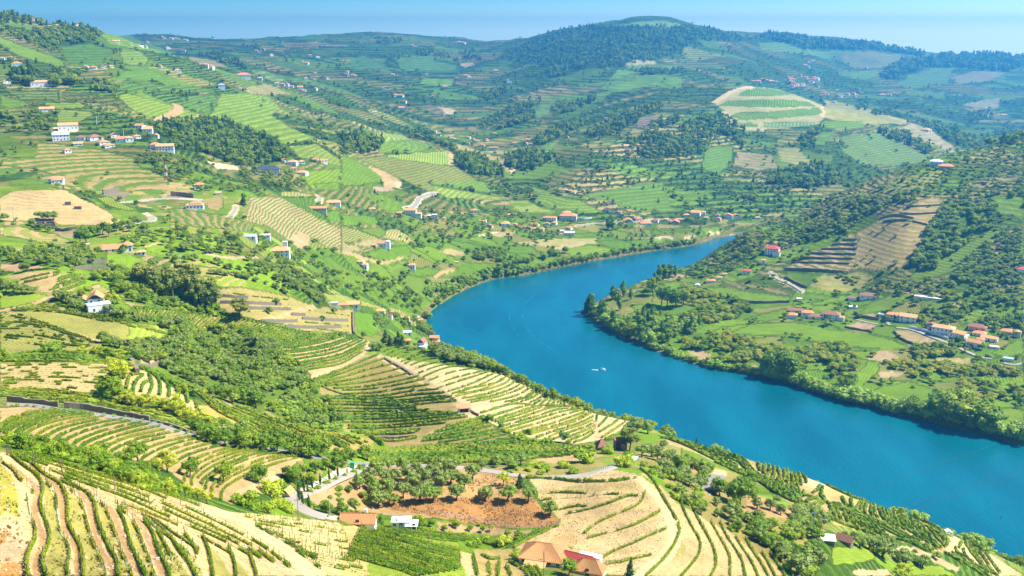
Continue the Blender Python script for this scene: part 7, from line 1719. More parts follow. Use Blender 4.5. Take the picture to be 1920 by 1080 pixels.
    if cols:
        sh = h / storeys
        for s_ in range(storeys):
            for i in range(cols):
                px = x0 + w * (i + 0.5) / cols
                if door and s_ == 0 and i == cols // 2:
                    unit('door',M_WOOD,root,(px,y0 - 0.03,z),(1.1,0.08,2.1)); continue
                hh = min(1.5,sh * 0.5)
                wn_ = unit('window',M_FRAME if near else M_GLASS,root,(px,y0 - 0.02,z + s_ * sh + sh * 0.34),(1.05,0.08,hh))
                if near:link('pane',unit_box('pane',M_GLASS),wn_,(0,-0.2,0.08),0,(0.82,0.9,0.84))
        if sides:
            n2 = max(1,int(cols * d / w))
            for s_ in range(storeys):
                for i in range(n2):
                    unit('window',M_GLASS,root,(x1 + 0.02,y0 + d * (i + 0.5) / n2,z + s_ * sh + sh * 0.34),(0.08,1.0,min(1.5,sh * 0.5)))
    if chimney:
        unit('chimney',M_WHITE,root,(x + w * 0.22,y + d * 0.1,ZT + rise * 0.3),(0.7,0.7,rise * 0.9 + 0.9))
def building(zm,x,y,label,blocks,rot=0.0,group=None,name='house',cat='house',plinth=0.0):
    """x, y: foot of the front wall on an enlargement; block sizes (w, h) in units of that enlargement"""
    s = {'A':3,'B':4.8,'C':6,'D':4.909}
    q = Zm(zm,[(x,y)]); q1 = Zm(zm,[(x + 100,y)])
    g = spot(q[:,0],q[:,1])[0]
    while g[2] < 1.0:q[:,1] += 2; g = spot(q[:,0],q[:,1])[0]
    D = math.sqrt(g[0] ** 2 + g[1] ** 2 + (g[2] - CAM_H) ** 2)
    u = (q1[0,0] - q[0,0]) / 100 * D / FPX            # metres per unit
    root = bpy.data.objects.new(name,None); COL.objects.link(root)
    face = math.atan2(g[0],g[1])
    root.location = (g[0],g[1],g[2] + plinth); root.rotation_euler = (0,0,-face + math.radians(rot))
    for b in blocks:
        b = dict(b)
        w = b.pop('w') * u; h = b.pop('h') * u; d = b.pop('d',None); d = d * u if d else w * 0.75
        house_block(root,b.pop('dx',0) * u,d / 2 + b.pop('dy',0) * u,w,d,h,z=b.pop('dz',0) * u,**b)
    return tag(root,label,cat,group)
H = lambda **k:k

# --- foreground
building('D1',262,985,'white house with big orange hip roof at the bottom edge',[H(w=390,h=56,d=260,roof='hip',rc='p',ribs=20,rise=3.0,cols=5,near=True,chimney=False),H(dx=-40,dy=-130,dz=-30,w=170,h=45,d=130,roof='shed',rc='p',rise=1.2,cols=0)],rot=-14)
building('D1',585,1012,'low house with dark red and white roof beside the big orange hip roof',[H(w=250,h=38,d=150,roof='gablex',rc='r',ribs=16,rise=2.2,cols=3,near=True),H(dx=70,dy=150,w=200,h=55,d=60,roof='flat',rc='w')],rot=-22)
building('D1',690,1075,'house with orange ribbed roof cut by the bottom edge',[H(w=260,h=40,d=150,roof='hip',rc='p',ribs=20,rise=2.4,cols=3,near=True)],rot=-16)
building('D2',640,720,'long low white house with pale orange roof at the driveway end',[H(w=300,h=34,d=110,roof='gablex',rc='p',ribs=26,rise=2.0,cols=5,near=True,chimney=True)],rot=-12)
building('D2',1040,738,'flat white roofed house with awnings beside orange trees',[H(w=170,h=52,d=110,roof='flat',rc='w',cols=3,near=True),H(dx=95,dy=-30,w=90,h=36,d=80,roof='shed',rc='w',rise=0.5,cols=2)],rot=-6)
building('B7',1130,835,'small shed with red roof and white gable by the driveway',[H(w=75,h=40,d=80,roof='gabley',rc='o',rise=1.4)],rot=-30,name='shed',cat='shed')
building('B3',50,640,'open sided shed with terracotta roof on the vineyard track',[H(w=8,h=42,d=60,roof='flat',rc='o',dx=-45),H(w=8,h=34,d=60,roof='flat',rc='o',dx=45),H(w=100,h=34,d=10,dy=55,roof='flat',rc='o',wc='s'),H(w=112,h=4,d=70,dz=36,base=0.1,roof='shed',rc='o',rise=0.9)],rot=8,name='shed',cat='shed')
building('B3',1300,980,'old round backed stone barn with rusty roof beside the flat field',[H(w=90,h=42,d=80,roof='hip',rc='b',wc='s',rise=2.4)],rot=20,name='barn',cat='barn')
building('B3',1460,985,'roofless dark stone house beside a slim tree',[H(w=8,h=95,d=90,roof='flat',rc='b',wc='s',dx=-50),H(w=8,h=70,d=90,roof='flat',rc='b',wc='s',dx=50),H(w=100,h=85,d=8,dy=85,roof='flat',rc='b',wc='s'),H(w=46,h=50,d=8,dx=24,roof='flat',rc='b',wc='s')],rot=10,name='ruin',cat='ruin')
building('C1',1690,770,'ruined hut with broken pale roof sheets in the thicket',[H(w=110,h=34,d=70,roof='shed',rc='w',wc='s',rise=0.8)],rot=10,name='hut',cat='hut')
building('C1',1830,765,'stone hut with mossy red tile roof under the spur',[H(w=120,h=30,d=80,roof='gablex',rc='b',wc='s',rise=1.6)],rot=-15,name='hut',cat='hut')
building('C2',1445,905,'small roofless stone hut among the olives',[H(w=9,h=56,d=60,roof='flat',rc='b',wc='s',dx=-36),H(w=9,h=46,d=60,roof='flat',rc='b',wc='s',dx=36),H(w=70,h=60,d=9,dy=56,roof='flat',rc='b',wc='s'),H(w=34,h=44,d=9,dx=-18,roof='flat',rc='b',wc='s')],rot=-12,name='hut',cat='hut')
building('C2',1075,420,'white house with two orange gable roofs above the yellow slope',[H(w=150,h=52,d=170,roof='gabley',rc='o',rise=2.9,cols=2,near=True,door=False),H(dx=-125,dy=20,w=95,h=34,d=150,roof='gabley',rc='o',rise=1.7)],rot=-6)
building('C2',1130,530,'plain white flat topped annex below the two gabled house',[H(w=225,h=95,d=110,roof='flat',rc='w',cols=2,door=False,near=True)],rot=10,name='annex',cat='building')
# --- hamlet above the bend
for (zm,x,y,lab,bl,rot) in [
 ('C8',460,355,'small white house with grey flat roof in the hamlet above the bend',[H(w=110,h=42,d=80,roof='flat',rc='w',cols=2)],0),
 ('C8',460,480,'narrow pink house in the shade of the evergreens',[H(w=75,h=60,d=70,roof='hip',rc='o',wc='k',cols=1)],0),
 ('C8',640,530,'white house with brown gable roof just above the pale vineyard',[H(w=100,h=80,d=120,roof='gabley',rc='b',rise=2.6,cols=2),H(dx=40,dy=-40,w=90,h=40,d=60,roof='shed',rc='w')],-20),
 ('C8',820,410,'salmon pink two storey house with tiled roof on the river side',[H(w=120,h=70,d=100,roof='gablex',rc='o',wc='k',storeys=2,cols=3)],-10),
 ('C8',960,490,'low house with bright red roof lowest in the hamlet',[H(w=120,h=36,d=90,roof='gablex',rc='o',cols=2)],-15),
 ('C8',840,450,'small red roofed lean to between two hamlet houses',[H(w=70,h=24,d=60,roof='shed',rc='o',rise=1)],0),
 ('C8',840,250,'house with dark red roof nearest the water',[H(w=95,h=40,d=80,roof='hip',rc='o',wc='k',cols=2)],-10),
 ('C8',630,175,'white cottage with red roof on the hamlet crest',[H(w=75,h=30,d=60,roof='gablex',rc='o',cols=2)],0),
 ('C8',580,135,'white cottage with flat roof on the hamlet crest',[H(w=80,h=24,d=60,roof='flat',rc='w')],0),
 ('C8',430,150,'pale orange cottage above the bare yard',[H(w=110,h=30,d=70,roof='gablex',rc='p',wc='c',cols=2)],-10),
 ('C8',210,110,'long white cottage with red edge of roof',[H(w=80,h=26,d=50,roof='gablex',rc='r')],-15),
 ('C8',255,70,'small white house at the upper end of the hamlet',[H(w=50,h=36,d=50,roof='hip',rc='o')],0),
 ('C8',85,45,'low house with broad pale orange roof at the upper end of the hamlet',[H(w=130,h=22,d=90,roof='hip',rc='p',wc='c')],-8),
 ('B1',1690,150,'white house with tiled roof at the end of the dry benches',[H(w=90,h=28,d=70,roof='gablex',rc='p',cols=2)],0),
 ('B1',1610,145,'low tiled shed at the end of the dry benches',[H(w=60,h=18,d=50,roof='gablex',rc='o',wc='c')],0),
 ('B1',1530,135,'long green sheeted shed at the end of the dry benches',[H(w=90,h=20,d=40,roof='flat',rc='g')],0),
 # left slope
 ('C3',1330,790,'long house with red roof and two storey end by the lane',[H(dx=-50,w=190,h=34,d=90,roof='gablex',rc='o',rise=2.6,cols=3),H(dx=90,dy=-20,w=110,h=62,d=110,roof='hip',rc='o',storeys=2,cols=2,rise=2.2)],0),
 ('C3',1590,830,'low white gatehouse right of the long red roofed house',[H(w=90,h=34,d=60,roof='hip',rc='p',cols=2)],0),
 ('C3',960,730,'small white roofed hut among trees above the lane',[H(w=80,h=18,d=40,roof='flat',rc='w')],0),
 ('C3',510,535,'roofless stone winery shell with gabled walls under the tan hill',[H(w=190,h=44,d=12,roof='flat',rc='b',wc='s'),H(w=12,h=60,d=80,dx=-90,roof='flat',rc='b',wc='s'),H(w=12,h=60,d=80,dx=90,roof='flat',rc='b',wc='s'),H(w=12,h=55,d=80,dx=0,roof='flat',rc='b',wc='s'),H(w=190,h=58,d=12,dy=75,roof='flat',rc='b',wc='s')],-6),
 ('C3',645,35,'white house cut by a dark tree above the tan hill',[H(w=110,h=46,d=80,roof='hip',rc='o',cols=3)],0),
 ('C3',765,270,'left dark stone cistern hut on the tan hill',[H(w=55,h=32,d=30,roof='flat',rc='b',wc='s')],-8),
 ('C3',875,315,'right dark stone wall hut on the tan hill',[H(w=70,h=26,d=30,roof='flat',rc='b',wc='s')],-14),
 ('C4',270,315,'modern white flat house with dark glass front on the terraces',[H(w=180,h=42,d=120,roof='flat',rc='p',cols=5,door=False),H(dx=10,dy=40,dz=42,base=0.1,w=120,h=16,d=70,roof='hip',rc='o',rise=1.2)],-6),
 ('C4',890,655,'house with blue grey roof half hidden by oaks',[H(w=130,h=34,d=90,roof='gablex',rc='g',cols=2)],-10),
 ('C4',1040,640,'long flat white house beside the blue grey roof',[H(w=150,h=30,d=70,roof='flat',rc='w',cols=3)],-5),
 ('C4',1225,850,'white house with tower and orange roofs on the bushy ridge',[H(w=210,h=70,d=130,roof='hip',rc='p',rise=2.6,storeys=2,cols=4),H(dx=60,dy=60,w=48,h=150,d=48,roof='flat',rc='w')],-6),
 ('C4',1650,340,'long orange roofed barn with pillars on the far vineyard crest',[H(w=200,h=36,d=80,roof='gablex',rc='o',wc='c',cols=7)],-4),
 ('C4',1820,265,'white house with wide pale orange roof on the far vineyard crest',[H(w=170,h=26,d=100,roof='hip',rc='p',cols=4)],-4),
 ('C4',325,95,'tall white house with orange roof above the winery road',[H(w=85,h=48,d=70,roof='hip',rc='o',storeys=2,cols=3)],0),
 ('C4',537,155,'small pink roofed house above the winery terraces',[H(w=60,h=26,d=50,roof='gablex',rc='p')],0),
 ('C5',450,735,'white house with red roof and square tower among small plots',[H(w=110,h=38,d=80,roof='gablex',rc='o',cols=3),H(dx=70,dy=10,w=44,h=56,d=50,roof='flat',rc='w')],-10),
 ('C5',345,735,'low red roofed barn left of the white towered house',[H(w=80,h=16,d=50,roof='gablex',rc='o',wc='s')],0),
 ('C5',230,960,'white terraced house on the slope left of the dirt lane',[H(w=80,h=56,d=80,dx=-25,roof='hip',rc='p',storeys=2,cols=2),H(dx=35,dy=-20,dz=-20,w=60,h=50,d=60,roof='hip',rc='p',cols=2)],-20),
 ('C5',785,985,'white two storey house with orange roof by the fenced vineyard',[H(w=85,h=42,d=70,roof='hip',rc='o',storeys=2,cols=3)],-5),
 ('C5',1295,922,'tiny white hut in the green vineyard',[H(w=40,h=14,d=30,roof='gablex',rc='p')],0),
 ('C5',770,390,'long white hotel with rows of windows below the winding road',[H(w=135,h=64,d=80,roof='gablex',rc='p',storeys=3,cols=7,rise=2.0),H(dx=95,dy=-10,w=70,h=30,d=60,roof='hip',rc='p',cols=3)],-12),
 ('C5',650,385,'pink roofed house left of the white hotel',[H(w=62,h=30,d=60,roof='hip',rc='o',wc='k',cols=2)],0),
 ('C5',955,415,'small red roofed house left of the white cube house',[H(w=50,h=22,d=40,roof='gablex',rc='o')],0),
 ('C5',1025,432,'white cube house with one red side wall',[H(w=60,h=54,d=60,dx=25,roof='flat',rc='w',storeys=2,cols=2),H(dx=-30,w=48,h=46,d=55,roof='flat',rc='w',wc='k')],0),
 ('C5',1145,430,'tiny cottage right of the white cube house',[H(w=48,h=16,d=40,roof='gablex',rc='o')],0),
 ('C5',1490,358,'white house with orange roof beside tall trees on the slope',[H(w=75,h=32,d=60,roof='hip',rc='o',storeys=2,cols=2)],0),
 ('C5',190,308,'white cottage with brown roof on the upper plots',[H(w=55,h=22,d=45,roof='hip',rc='b')],0),
 ('C5',345,325,'pale cottage with wide roof on the upper plots',[H(w=70,h=16,d=50,roof='hip',rc='p')],0),
 ('C5',125,340,'tiny orange roofed hut on the upper plots',[H(w=35,h=12,d=30,roof='hip',rc='o')],0),
 ('C6',627,437,'large white manor with orange hip roof and two rows of windows',[H(w=190,h=48,d=120,roof='hip',rc='o',storeys=2,cols=9,rise=3.2),H(dx=-30,dy=120,w=90,h=66,d=60,roof='hip',rc='p')],-6),
 ('C6',418,455,'long white house with orange roof left of the manor',[H(w=155,h=44,d=70,roof='hip',rc='o',storeys=2,cols=6,rise=2.0)],-10),
 ('C6',620,610,'white farmhouse group below the manor',[H(w=110,h=32,d=60,dx=25,roof='gablex',rc='w',cols=3),H(dx=-60,w=44,h=52,d=50,roof='flat',rc='w'),H(dx=-80,dy=-20,w=60,h=18,d=40,roof='gablex',rc='o')],0),
 ('A1',1505,978,'long white manor with dark slate roof below the round wood',[H(w=130,h=24,d=50,roof='hip',rc='s',storeys=2,cols=9,rise=4.0)],-3),
 ('A1',928,850,'big white house with terraces right of the left hamlet',[H(w=90,h=26,d=50,roof='gablex',rc='p',storeys=2,cols=6),H(dx=-50,dy=20,w=50,h=34,d=40,roof='hip',rc='o',cols=3)],-5),
 ('A1',385,735,'large white building on a pale yard at the top of the left hamlet',[H(w=95,h=28,d=50,roof='gablex',rc='p',cols=5)],0),
 ('A1',345,792,'white house with many windows under the pale yard',[H(w=80,h=30,d=45,roof='gablex',rc='g',storeys=2,cols=5)],0),
 ('A1',315,1035,'white house with orange roof below the striped terraces',[H(w=72,h=28,d=45,roof='hip',rc='o',storeys=2,cols=3)],-8),
 ('A1',232,487,'white manor between tall dark trees on the upper left slope',[H(w=95,h=22,d=40,roof='hip',rc='p',cols=5)],0),
 ('A1',98,380,'white house with bright orange roof high on the left',[H(w=50,h=20,d=40,roof='hip',rc='o',cols=3)],0),
 ('A1',265,630,'low white house on the slope above the left copse',[H(w=70,h=16,d=40,roof='gablex',rc='p',cols=4)],0),
 ('A1',1120,1068,'tall white house with orange roof by the mast',[H(w=48,h=28,d=40,roof='hip',rc='o',storeys=2,cols=2)],0),
 ('A1',1370,442,'white manor on the ridge with orange roof',[H(w=75,h=20,d=45,roof='hip',rc='o',cols=5)],0),
 ('A1',1247,505,'small square white tower house beside dark trees',[H(w=34,h=26,d=34,roof='hip',rc='g')],0),
 # right bank
 ('C7',675,232,'long white villa in two halves with orange roofs above the lane',[H(dx=-65,dy=20,w=125,h=52,d=90,roof='hip',rc='o',storeys=2,cols=4,rise=1.6),H(dx=68,w=150,h=58,d=110,roof='gablex',rc='p',storeys=2,cols=3,rise=2.0)],-10),
 ('C7',985,302,'small white house with grey brown roof between the two villas',[H(w=80,h=40,d=60,roof='gabley',rc='b',cols=1)],-10),
 ('C7',1095,372,'white two storey house with dark arched openings beside the lane',[H(w=185,h=74,d=110,roof='hip',rc='p',storeys=2,cols=5,rise=1.8,chimney=True)],-12),
 ('C7',1240,402,'white house with orange gable roof below the arched house',[H(w=145,h=52,d=100,roof='gablex',rc='p',cols=3,rise=1.9)],-25),
 ('C7',1445,322,'big house with brown walls and brown hip roof',[H(w=150,h=34,d=100,roof='hip',rc='b',wc='k',cols=3)],-10),
 ('C7',1465,372,'low house with plain orange roof under the brown house',[H(w=110,h=22,d=80,roof='hip',rc='o',cols=2)],-10),
 ('C7',1405,488,'white house with red orange roof lowest by the lane',[H(w=130,h=48,d=80,roof='gablex',rc='o',cols=3,rise=1.7)],-20),
 ('C7',1475,440,'small brown roofed house touching the lowest house',[H(w=65,h=30,d=60,roof='hip',rc='o',cols=1)],-15),
 ('C7',1565,425,'long low house with pale orange roof right of the lowest house',[H(w=140,h=28,d=70,roof='gablex',rc='p',cols=3)],-10),
 ('C7',1745,368,'cream house with orange roof near the right edge',[H(w=105,h=36,d=80,roof='hip',rc='o',wc='c',cols=2),H(dx=85,w=55,h=48,d=60,roof='flat',rc='p',wc='c')],-8),
 ('C7',1620,498,'flat white shed below the long low house',[H(w=75,h=14,d=40,roof='flat',rc='w')],0),
 ('C7',1762,628,'grey flat shed beside the lane at the right',[H(w=85,h=24,d=50,roof='flat',rc='g')],0),
 ('C7',207,98,'white roofed shed in the trees left of the villa',[H(w=70,h=12,d=50,roof='flat',rc='w')],0),
 ('C7',500,180,'small white garage at the villa entrance',[H(w=62,h=22,d=45,roof='flat',rc='w')],0),
 ('A6',1390,605,'long white greenhouse on the slope above the villas',[H(w=155,h=9,d=22,roof='flat',rc='w')],-8),
 ('A6',612,712,'left end house of the brown roofed hamlet',[H(w=58,h=20,d=40,roof='hip',rc='o')],0),
 ('A6',640,685,'house with slate grey roof in the brown roofed hamlet',[H(w=70,h=18,d=40,roof='gablex',rc='b')],0),
 ('A6',700,704,'white walled house in the middle of the brown roofed hamlet',[H(w=62,h=24,d=45,roof='hip',rc='o',cols=2)],0),
 ('A6',740,715,'low red roofed house right of the hamlet middle',[H(w=68,h=14,d=45,roof='hip',rc='b')],0),
 ('A6',830,718,'large two storey house with brown hip roof at the hamlet end',[H(w=92,h=28,d=60,roof='hip',rc='b',storeys=2,cols=3),H(dx=56,w=26,h=18,d=30,roof='hip',rc='o')],-6),
 ('A6',1042,606,'house with brown roof and white walls on the slope edge',[H(w=85,h=22,d=50,roof='hip',rc='b',cols=3)],0),
 ('A6',955,612,'small brown roofed hut left of the slope edge house',[H(w=42,h=14,d=30,roof='gablex',rc='b')],0),
 ('A6',958,656,'white sheet roofed hut in the green plots',[H(w=42,h=9,d=28,roof='flat',rc='w')],0),
 ('A6',655,616,'tiny white hut at the road end',[H(w=28,h=14,d=22,roof='flat',rc='w')],0),
 ('D3',815,485,'tall white and red house with red hip roof above the river',[H(w=120,h=60,d=90,roof='hip',rc='r',storeys=3,cols=5,rise=3.0),H(dx=45,dy=-20,w=60,h=36,d=40,roof='gabley',rc='r')],-10),
 ('D3',740,570,'small white house with orange roof at the road top',[H(w=42,h=40,d=40,roof='hip',rc='o',storeys=2,cols=1)],0),
 ('D3',583,657,'white house with red roof half sunk in trees',[H(w=80,h=30,d=50,roof='hip',rc='r',cols=2)],0),
 ('D3',383,672,'upper one of three small orange roofs by the far shore',[H(w=42,h=16,d=35,roof='hip',rc='o')],0),
 ('D3',333,708,'middle one of three small orange roofs by the far shore',[H(w=50,h=20,d=40,roof='hip',rc='o')],0),
 ('D3',258,738,'lower one of three small orange roofs by the far shore',[H(w=82,h=20,d=55,roof='hip',rc='o')],0),
 ('D3',135,800,'white boathouse on the far shore',[H(w=40,h=40,d=40,roof='gabley',rc='w')],0),
 ('A3',1425,932,'white house on the crest of the right hand hill',[H(w=60,h=22,d=40,roof='hip',rc='w',cols=3)],0),
 ('A3',1480,955,'pink roofed house on the crest of the right hand hill',[H(w=75,h=18,d=45,roof='hip',rc='o',wc='k')],0),
 ('A6',1905,455,'house with red roof cut by the right edge',[H(w=44,h=18,d=40,roof='hip',rc='r')],0),
 ]:
    building(zm,x,y,lab,bl,rot)
# --- villages: small houses, each a thing
def village(zm,spots_,label,group,w=34,h=13):
    for k,s_ in enumerate(sorted(spots_)):
        x,y = s_[0],s_[1]; ww = s_[2] if len(s_) > 2 else w * rng.uniform(0.8,1.25)
        hh = s_[3] if len(s_) > 3 else h * rng.uniform(0.8,1.3)
        rc = 'oopobp'[int(rng.integers(6))]; wc = 'wwwwc'[int(rng.integers(5))]
        lab = '%s from left, %s house with %s roof %s' % (nth(k),{'w':'white','c':'cream'}[wc],{'o':'orange','p':'pale orange','b':'brown'}[rc],label)
        building(zm,x,y,lab,[H(w=ww * 0.86,h=hh * 0.95,d=ww * rng.uniform(0.6,0.9),roof=('hip','gablex','gabley','hip')[int(rng.integers(4))],rc=rc,wc=wc,cols=(2 if ww > 30 else 0),door=False,sides=False)],rot=float(rng.uniform(-25,25)),group=group)
village('C6',[(25,388,60,22),(30,512,70,22),(75,525,50,18),(120,532,80,20),(180,540,90,18),(250,500,100,14),(262,548,70,20),(320,556,80,22),(392,500,70,22),(470,488,60,26),(632,542,70,22)],'in the row left of the manor','village row left of the manor')
village('C6',[(1120,276,85,20),(1080,346,80,34),(1182,376,110,22),(1282,415,60,26),(1352,412,60,26),(1312,466,115,22),(1432,456,85,42),(1512,496,150,24),(1606,462,84,22),(1722,450,84,16),(1832,482,110,22),(1322,346,50,16),(1870,445,80,16)],'along the station road','houses along the station road')
village('C6',[(600,112,50,16),(650,122,50,18),(682,142,60,20),(722,92,44,14),(762,162,50,18),(550,108,40,12)],'in the hamlet above the manor','hamlet above the manor')
village('C5',[(1590,462,92,18),(1655,518,92,16),(1845,512,110,38),(1900,396,70,22),(1300,330,50,10)],'left of the village row','left end of the village row')
village('A6',[(70,135,60,20),(110,130,40,18),(255,152,50,22),(305,150,50,16),(130,155,26,12),(190,140,30,12),(200,160,30,10),(25,140,36,12),(420,152,40,8)],'by the river head','houses by the river head')
village('A1',[(450,792,56,18),(545,790,80,18),(590,815,60,16),(650,775,50,16),(682,802,66,20),(730,800,46,24),(780,725,50,18),(828,748,60,22),(775,780,40,14),(870,775,40,14),(440,820,50,12),(385,862,40,18),(620,830,60,12)],'under the left copse','left slope hamlet')
village('A1',[(20,50,40,10),(60,52,44,11)],'on the skyline','skyline houses at the left edge')
village('A1',[(205,80,26,10),(45,122,30,14),(190,117,44,9),(300,126,30,14),(350,120,24,10),(270,156,32,9),(320,154,30,11),(360,154,36,11),(440,162,60,12),(405,130,24,8)],'on the mountain flank','houses of the left mountain flank')
village('A1',[(545,156,22,9),(570,155,26,10),(605,165,30,12),(612,182,36,12),(640,180,30,10),(665,178,34,9),(682,176,24,9)],'on the sloping skyline','skyline hamlet of the left mountain')
village('A1',[(655,242,40,10),(740,256,20,8),(795,265,34,11),(815,270,24,9),(930,272,34,8),(950,278,28,8),(1010,290,28,9),(1030,292,24,8),(835,240,22,7)],'on the ridge road','ridge road houses')
village('A1',[(895,382,28,14),(1000,407,40,12),(480,385,26,12),(525,388,36,10),(580,382,28,12),(630,382,24,9),(1150,380,44,16),(1180,388,36,14),(1205,394,24,10),(1135,375,24,12),(1460,452,32,14),(55,336,46,10),(10,336,28,9),(40,472,40,14)],'on the upper slope','scattered houses of the upper left slope')
village('A1',[(1555,482,30,14),(1585,485,30,14),(1610,488,30,16),(1640,492,20,9),(1690,502,36,12),(1710,518,22,9),(1768,510,28,12),(1640,930,60,20),(1700,922,36,14),(1775,914,32,18),(1825,920,44,18),(1652,960,38,14),(1690,982,70,12),(1605,915,40,16)],'past the slate manor','houses past the slate roofed manor')
village('A1',[(905,216,22,8),(925,218,18,7),(960,222,24,8),(985,222,20,8),(1000,224,20,7),(1040,230,28,7),(1530,316,24,9),(1440,292,24,8),(1480,282,18,7),(1462,300,20,6),(1720,362,30,9),(1745,318,26,8),(1788,326,26,12),(1705,352,18,8),(1722,452,26,12),(1775,420,28,9),(1820,440,26,9),(1770,455,18,9),(1845,448,22,9)],'on the far ridge','far ridge houses')
village('A2',[(25,425,26,10),(45,428,26,12),(65,430,26,10),(30,410,20,9),(80,432,18,8),(250,506,46,10),(310,546,36,12),(330,548,36,12),(350,582,30,14),(480,548,34,9),(505,548,34,9),(585,498,40,12),(700,432,30,9),(720,434,26,9),(650,447,30,8),(945,466,34,14),(870,406,44,10),(415,262,40,7),(660,246,40,9),(682,248,30,8),(108,606,22,9),(188,637,28,7),(290,427,22,9),(482,427,16,9),(340,616,40,10),(365,618,24,9)],'in the far valley','far valley houses')
village('A2',[(545,762,30,12),(525,748,20,10),(620,776,30,9),(640,790,22,9),(712,780,26,9),(740,790,24,9),(712,812,24,9),(770,800,22,9),(810,795,30,10),(825,800,24,9),(845,842,36,12),(870,838,24,10),(795,825,24,10),(1050,796,28,12),(972,812,24,9),(1035,815,26,9),(1065,816,22,9),(862,757,20,8),(1075,880,24,8),(1270,778,20,8)],'in the side valley','side valley village')
village('A2',[(1605,836,36,16),(1608,858,36,14),(1670,828,30,14),(1642,838,20,12),(1725,836,30,10),(1425,862,24,9),(1385,982,24,9),(1492,672,28,8),(1630,888,20,8),(1240,905,18,8),(1160,870,10,16),(1040,980,16,6)],'on the central hill','houses of the central hill')
village('A3',[(400,468,26,12),(425,470,30,14),(450,452,30,9),(470,460,34,10),(500,466,44,10),(530,468,26,9),(690,372,26,8),(712,360,26,9),(735,352,22,8),(700,380,26,7),(660,430,18,8)] + [(float(rng.uniform(590,770)),float(rng.uniform(440,510)),float(rng.uniform(16,26)),float(rng.uniform(7,11))) for _ in range(34)] + [(float(rng.uniform(770,1010)),float(rng.uniform(505,555)),float(rng.uniform(14,26)),float(rng.uniform(6,9))) for _ in range(16)] + [(1130,542,40,9),(1160,540,26,8),(1390,542,16,6),(850,578,24,8),(1360,738,50,8),(1385,742,24,10),(752,946,26,8),(790,998,24,8),(1808,655,30,8),(1640,690,16,6),(1030,385,14,7)],'in the hazy far village','hazy village on the far slope')

# ------------------------------------------------------------------ roads, walls, fences
M_ASPH = plain_mat('pale_asphalt',(0.24,0.22,0.20),rough=0.9,var=0.12,scale=0.6)
M_CONC = plain_mat('pale_concrete_road',(0.33,0.29,0.24),rough=0.9,var=0.14,scale=0.6)
def ribbon(zm,pts,w,mat,name,lift=0.08):
    p = dens(smooth_line(Zm(zm,pts),5),2.5,closed=False)
    g = spot(p[:,0],p[:,1])
    res = along_path(g,1.5)
    q,tan,L = res
    ker = np.ones(7) / 7
    for a in (0,1):
        q[:,a] = np.convolve(np.pad(q[:,a],3,mode='edge'),ker,'valid')
    tan = np.gradient(q[:,:2],axis=0); tan /= np.linalg.norm(tan,axis=1)[:,None] + 1e-9
    nor = np.stack([-tan[:,1],tan[:,0]],1)
    z = np.maximum(np.maximum(ground_z(q[:,0],q[:,1]),ground_z(q[:,0] + nor[:,0] * w / 2,q[:,1] + nor[:,1] * w / 2)),ground_z(q[:,0] - nor[:,0] * w / 2,q[:,1] - nor[:,1] * w / 2))
    z = np.convolve(np.pad(z,3,mode='edge'),ker,'valid') + lift
    k = len(q)
    co = np.zeros((k,4,3))
    for i,(s,dz) in enumerate(((-1,-1.2),(-1,0),(1,0),(1,-1.2))):
        co[:,i,:2] = q[:,:2] + nor * (s * (w / 2 + (0.4 if dz < 0 else 0))); co[:,i,2] = z + dz
    idx = np.arange(k * 4).reshape(k,4)
    f = np.stack([idx[:-1,:-1],idx[:-1,1:],idx[1:,1:],idx[1:,:-1]],-1).reshape(-1,4)
    return tag(link(name,mesh_np(name,co,quads=f,mats=[mat])),kind='structure')
ribbon('B6',[(20,570),(330,590),(560,632),(880,668),(1100,705),(1330,742),(1540,800),(1720,850),(1919,890)],2.9,M_ASPH,'road')
ribbon('B7',[(420,312),(540,345),(720,375),(900,398),(1100,425),(1300,460),(1500,475),(1660,505),(1800,530),(1919,535)],2.9,M_ASPH,'road')
ribbon('A8',[(120,455),(300,462),(600,470),(800,488),(960,512),(1060,525),(1250,527),(1400,512),(1490,485),(1545,465)],3.2,M_CONC,'road')
ribbon('D2',[(760,165),(690,205),(600,235),(490,280),(400,320),(300,370),(200,410),(80,440),(10,470)],2.6,M_CONC,'driveway')
ribbon('D2',[(10,470),(60,530),(150,590),(260,640),(400,670)],3.4,M_CONC,'driveway')
ribbon('C3',[(1215,522),(1420,490),(1600,458),(1715,440),(1690,390)],4.5,M_CONC,'lane')
ribbon('C3',[(0,776),(300,764),(560,755),(745,748)],3.6,M_CONC,'lane')
ribbon('C3',[(1395,238),(1620,215),(1800,198),(1919,190)],4,M_CONC,'lane')
ribbon('C5',[(1060,132),(1000,142),(880,190),(850,240),(810,285),(720,300)],6,M_CONC,'lane')
ribbon('C4',[(725,275),(735,310),(700,360),(670,400)],3.4,M_CONC,'lane')
ribbon('C4',[(1650,165),(1678,190),(1668,240)],4,M_CONC,'lane')
ribbon('C6',[(720,500),(900,476),(1100,468),(1260,455),(1440,450),(1640,430),(1900,425)],5,M_CONC,'lane')
ribbon('C7',[(630,290),(800,310),(960,370),(1120,430),(1260,490),(1380,545),(1500,590),(1620,600)],4,M_CONC,'lane')
ribbon('C7',[(230,205),(330,230),(470,258)],3,M_CONC,'lane')
ribbon('C7',[(515,195),(550,235),(580,270)],3,M_CONC,'lane')
ribbon('C7',[(1700,640),(1820,665),(1919,640)],3.5,M_CONC,'lane')
ribbon('A6',[(490,440),(520,482),(600,517),(650,545),(672,562)],3.6,M_CONC,'lane')
ribbon('C1',[(700,172),(660,200),(640,260),(618,310)],6,M_ASPH,'parking')

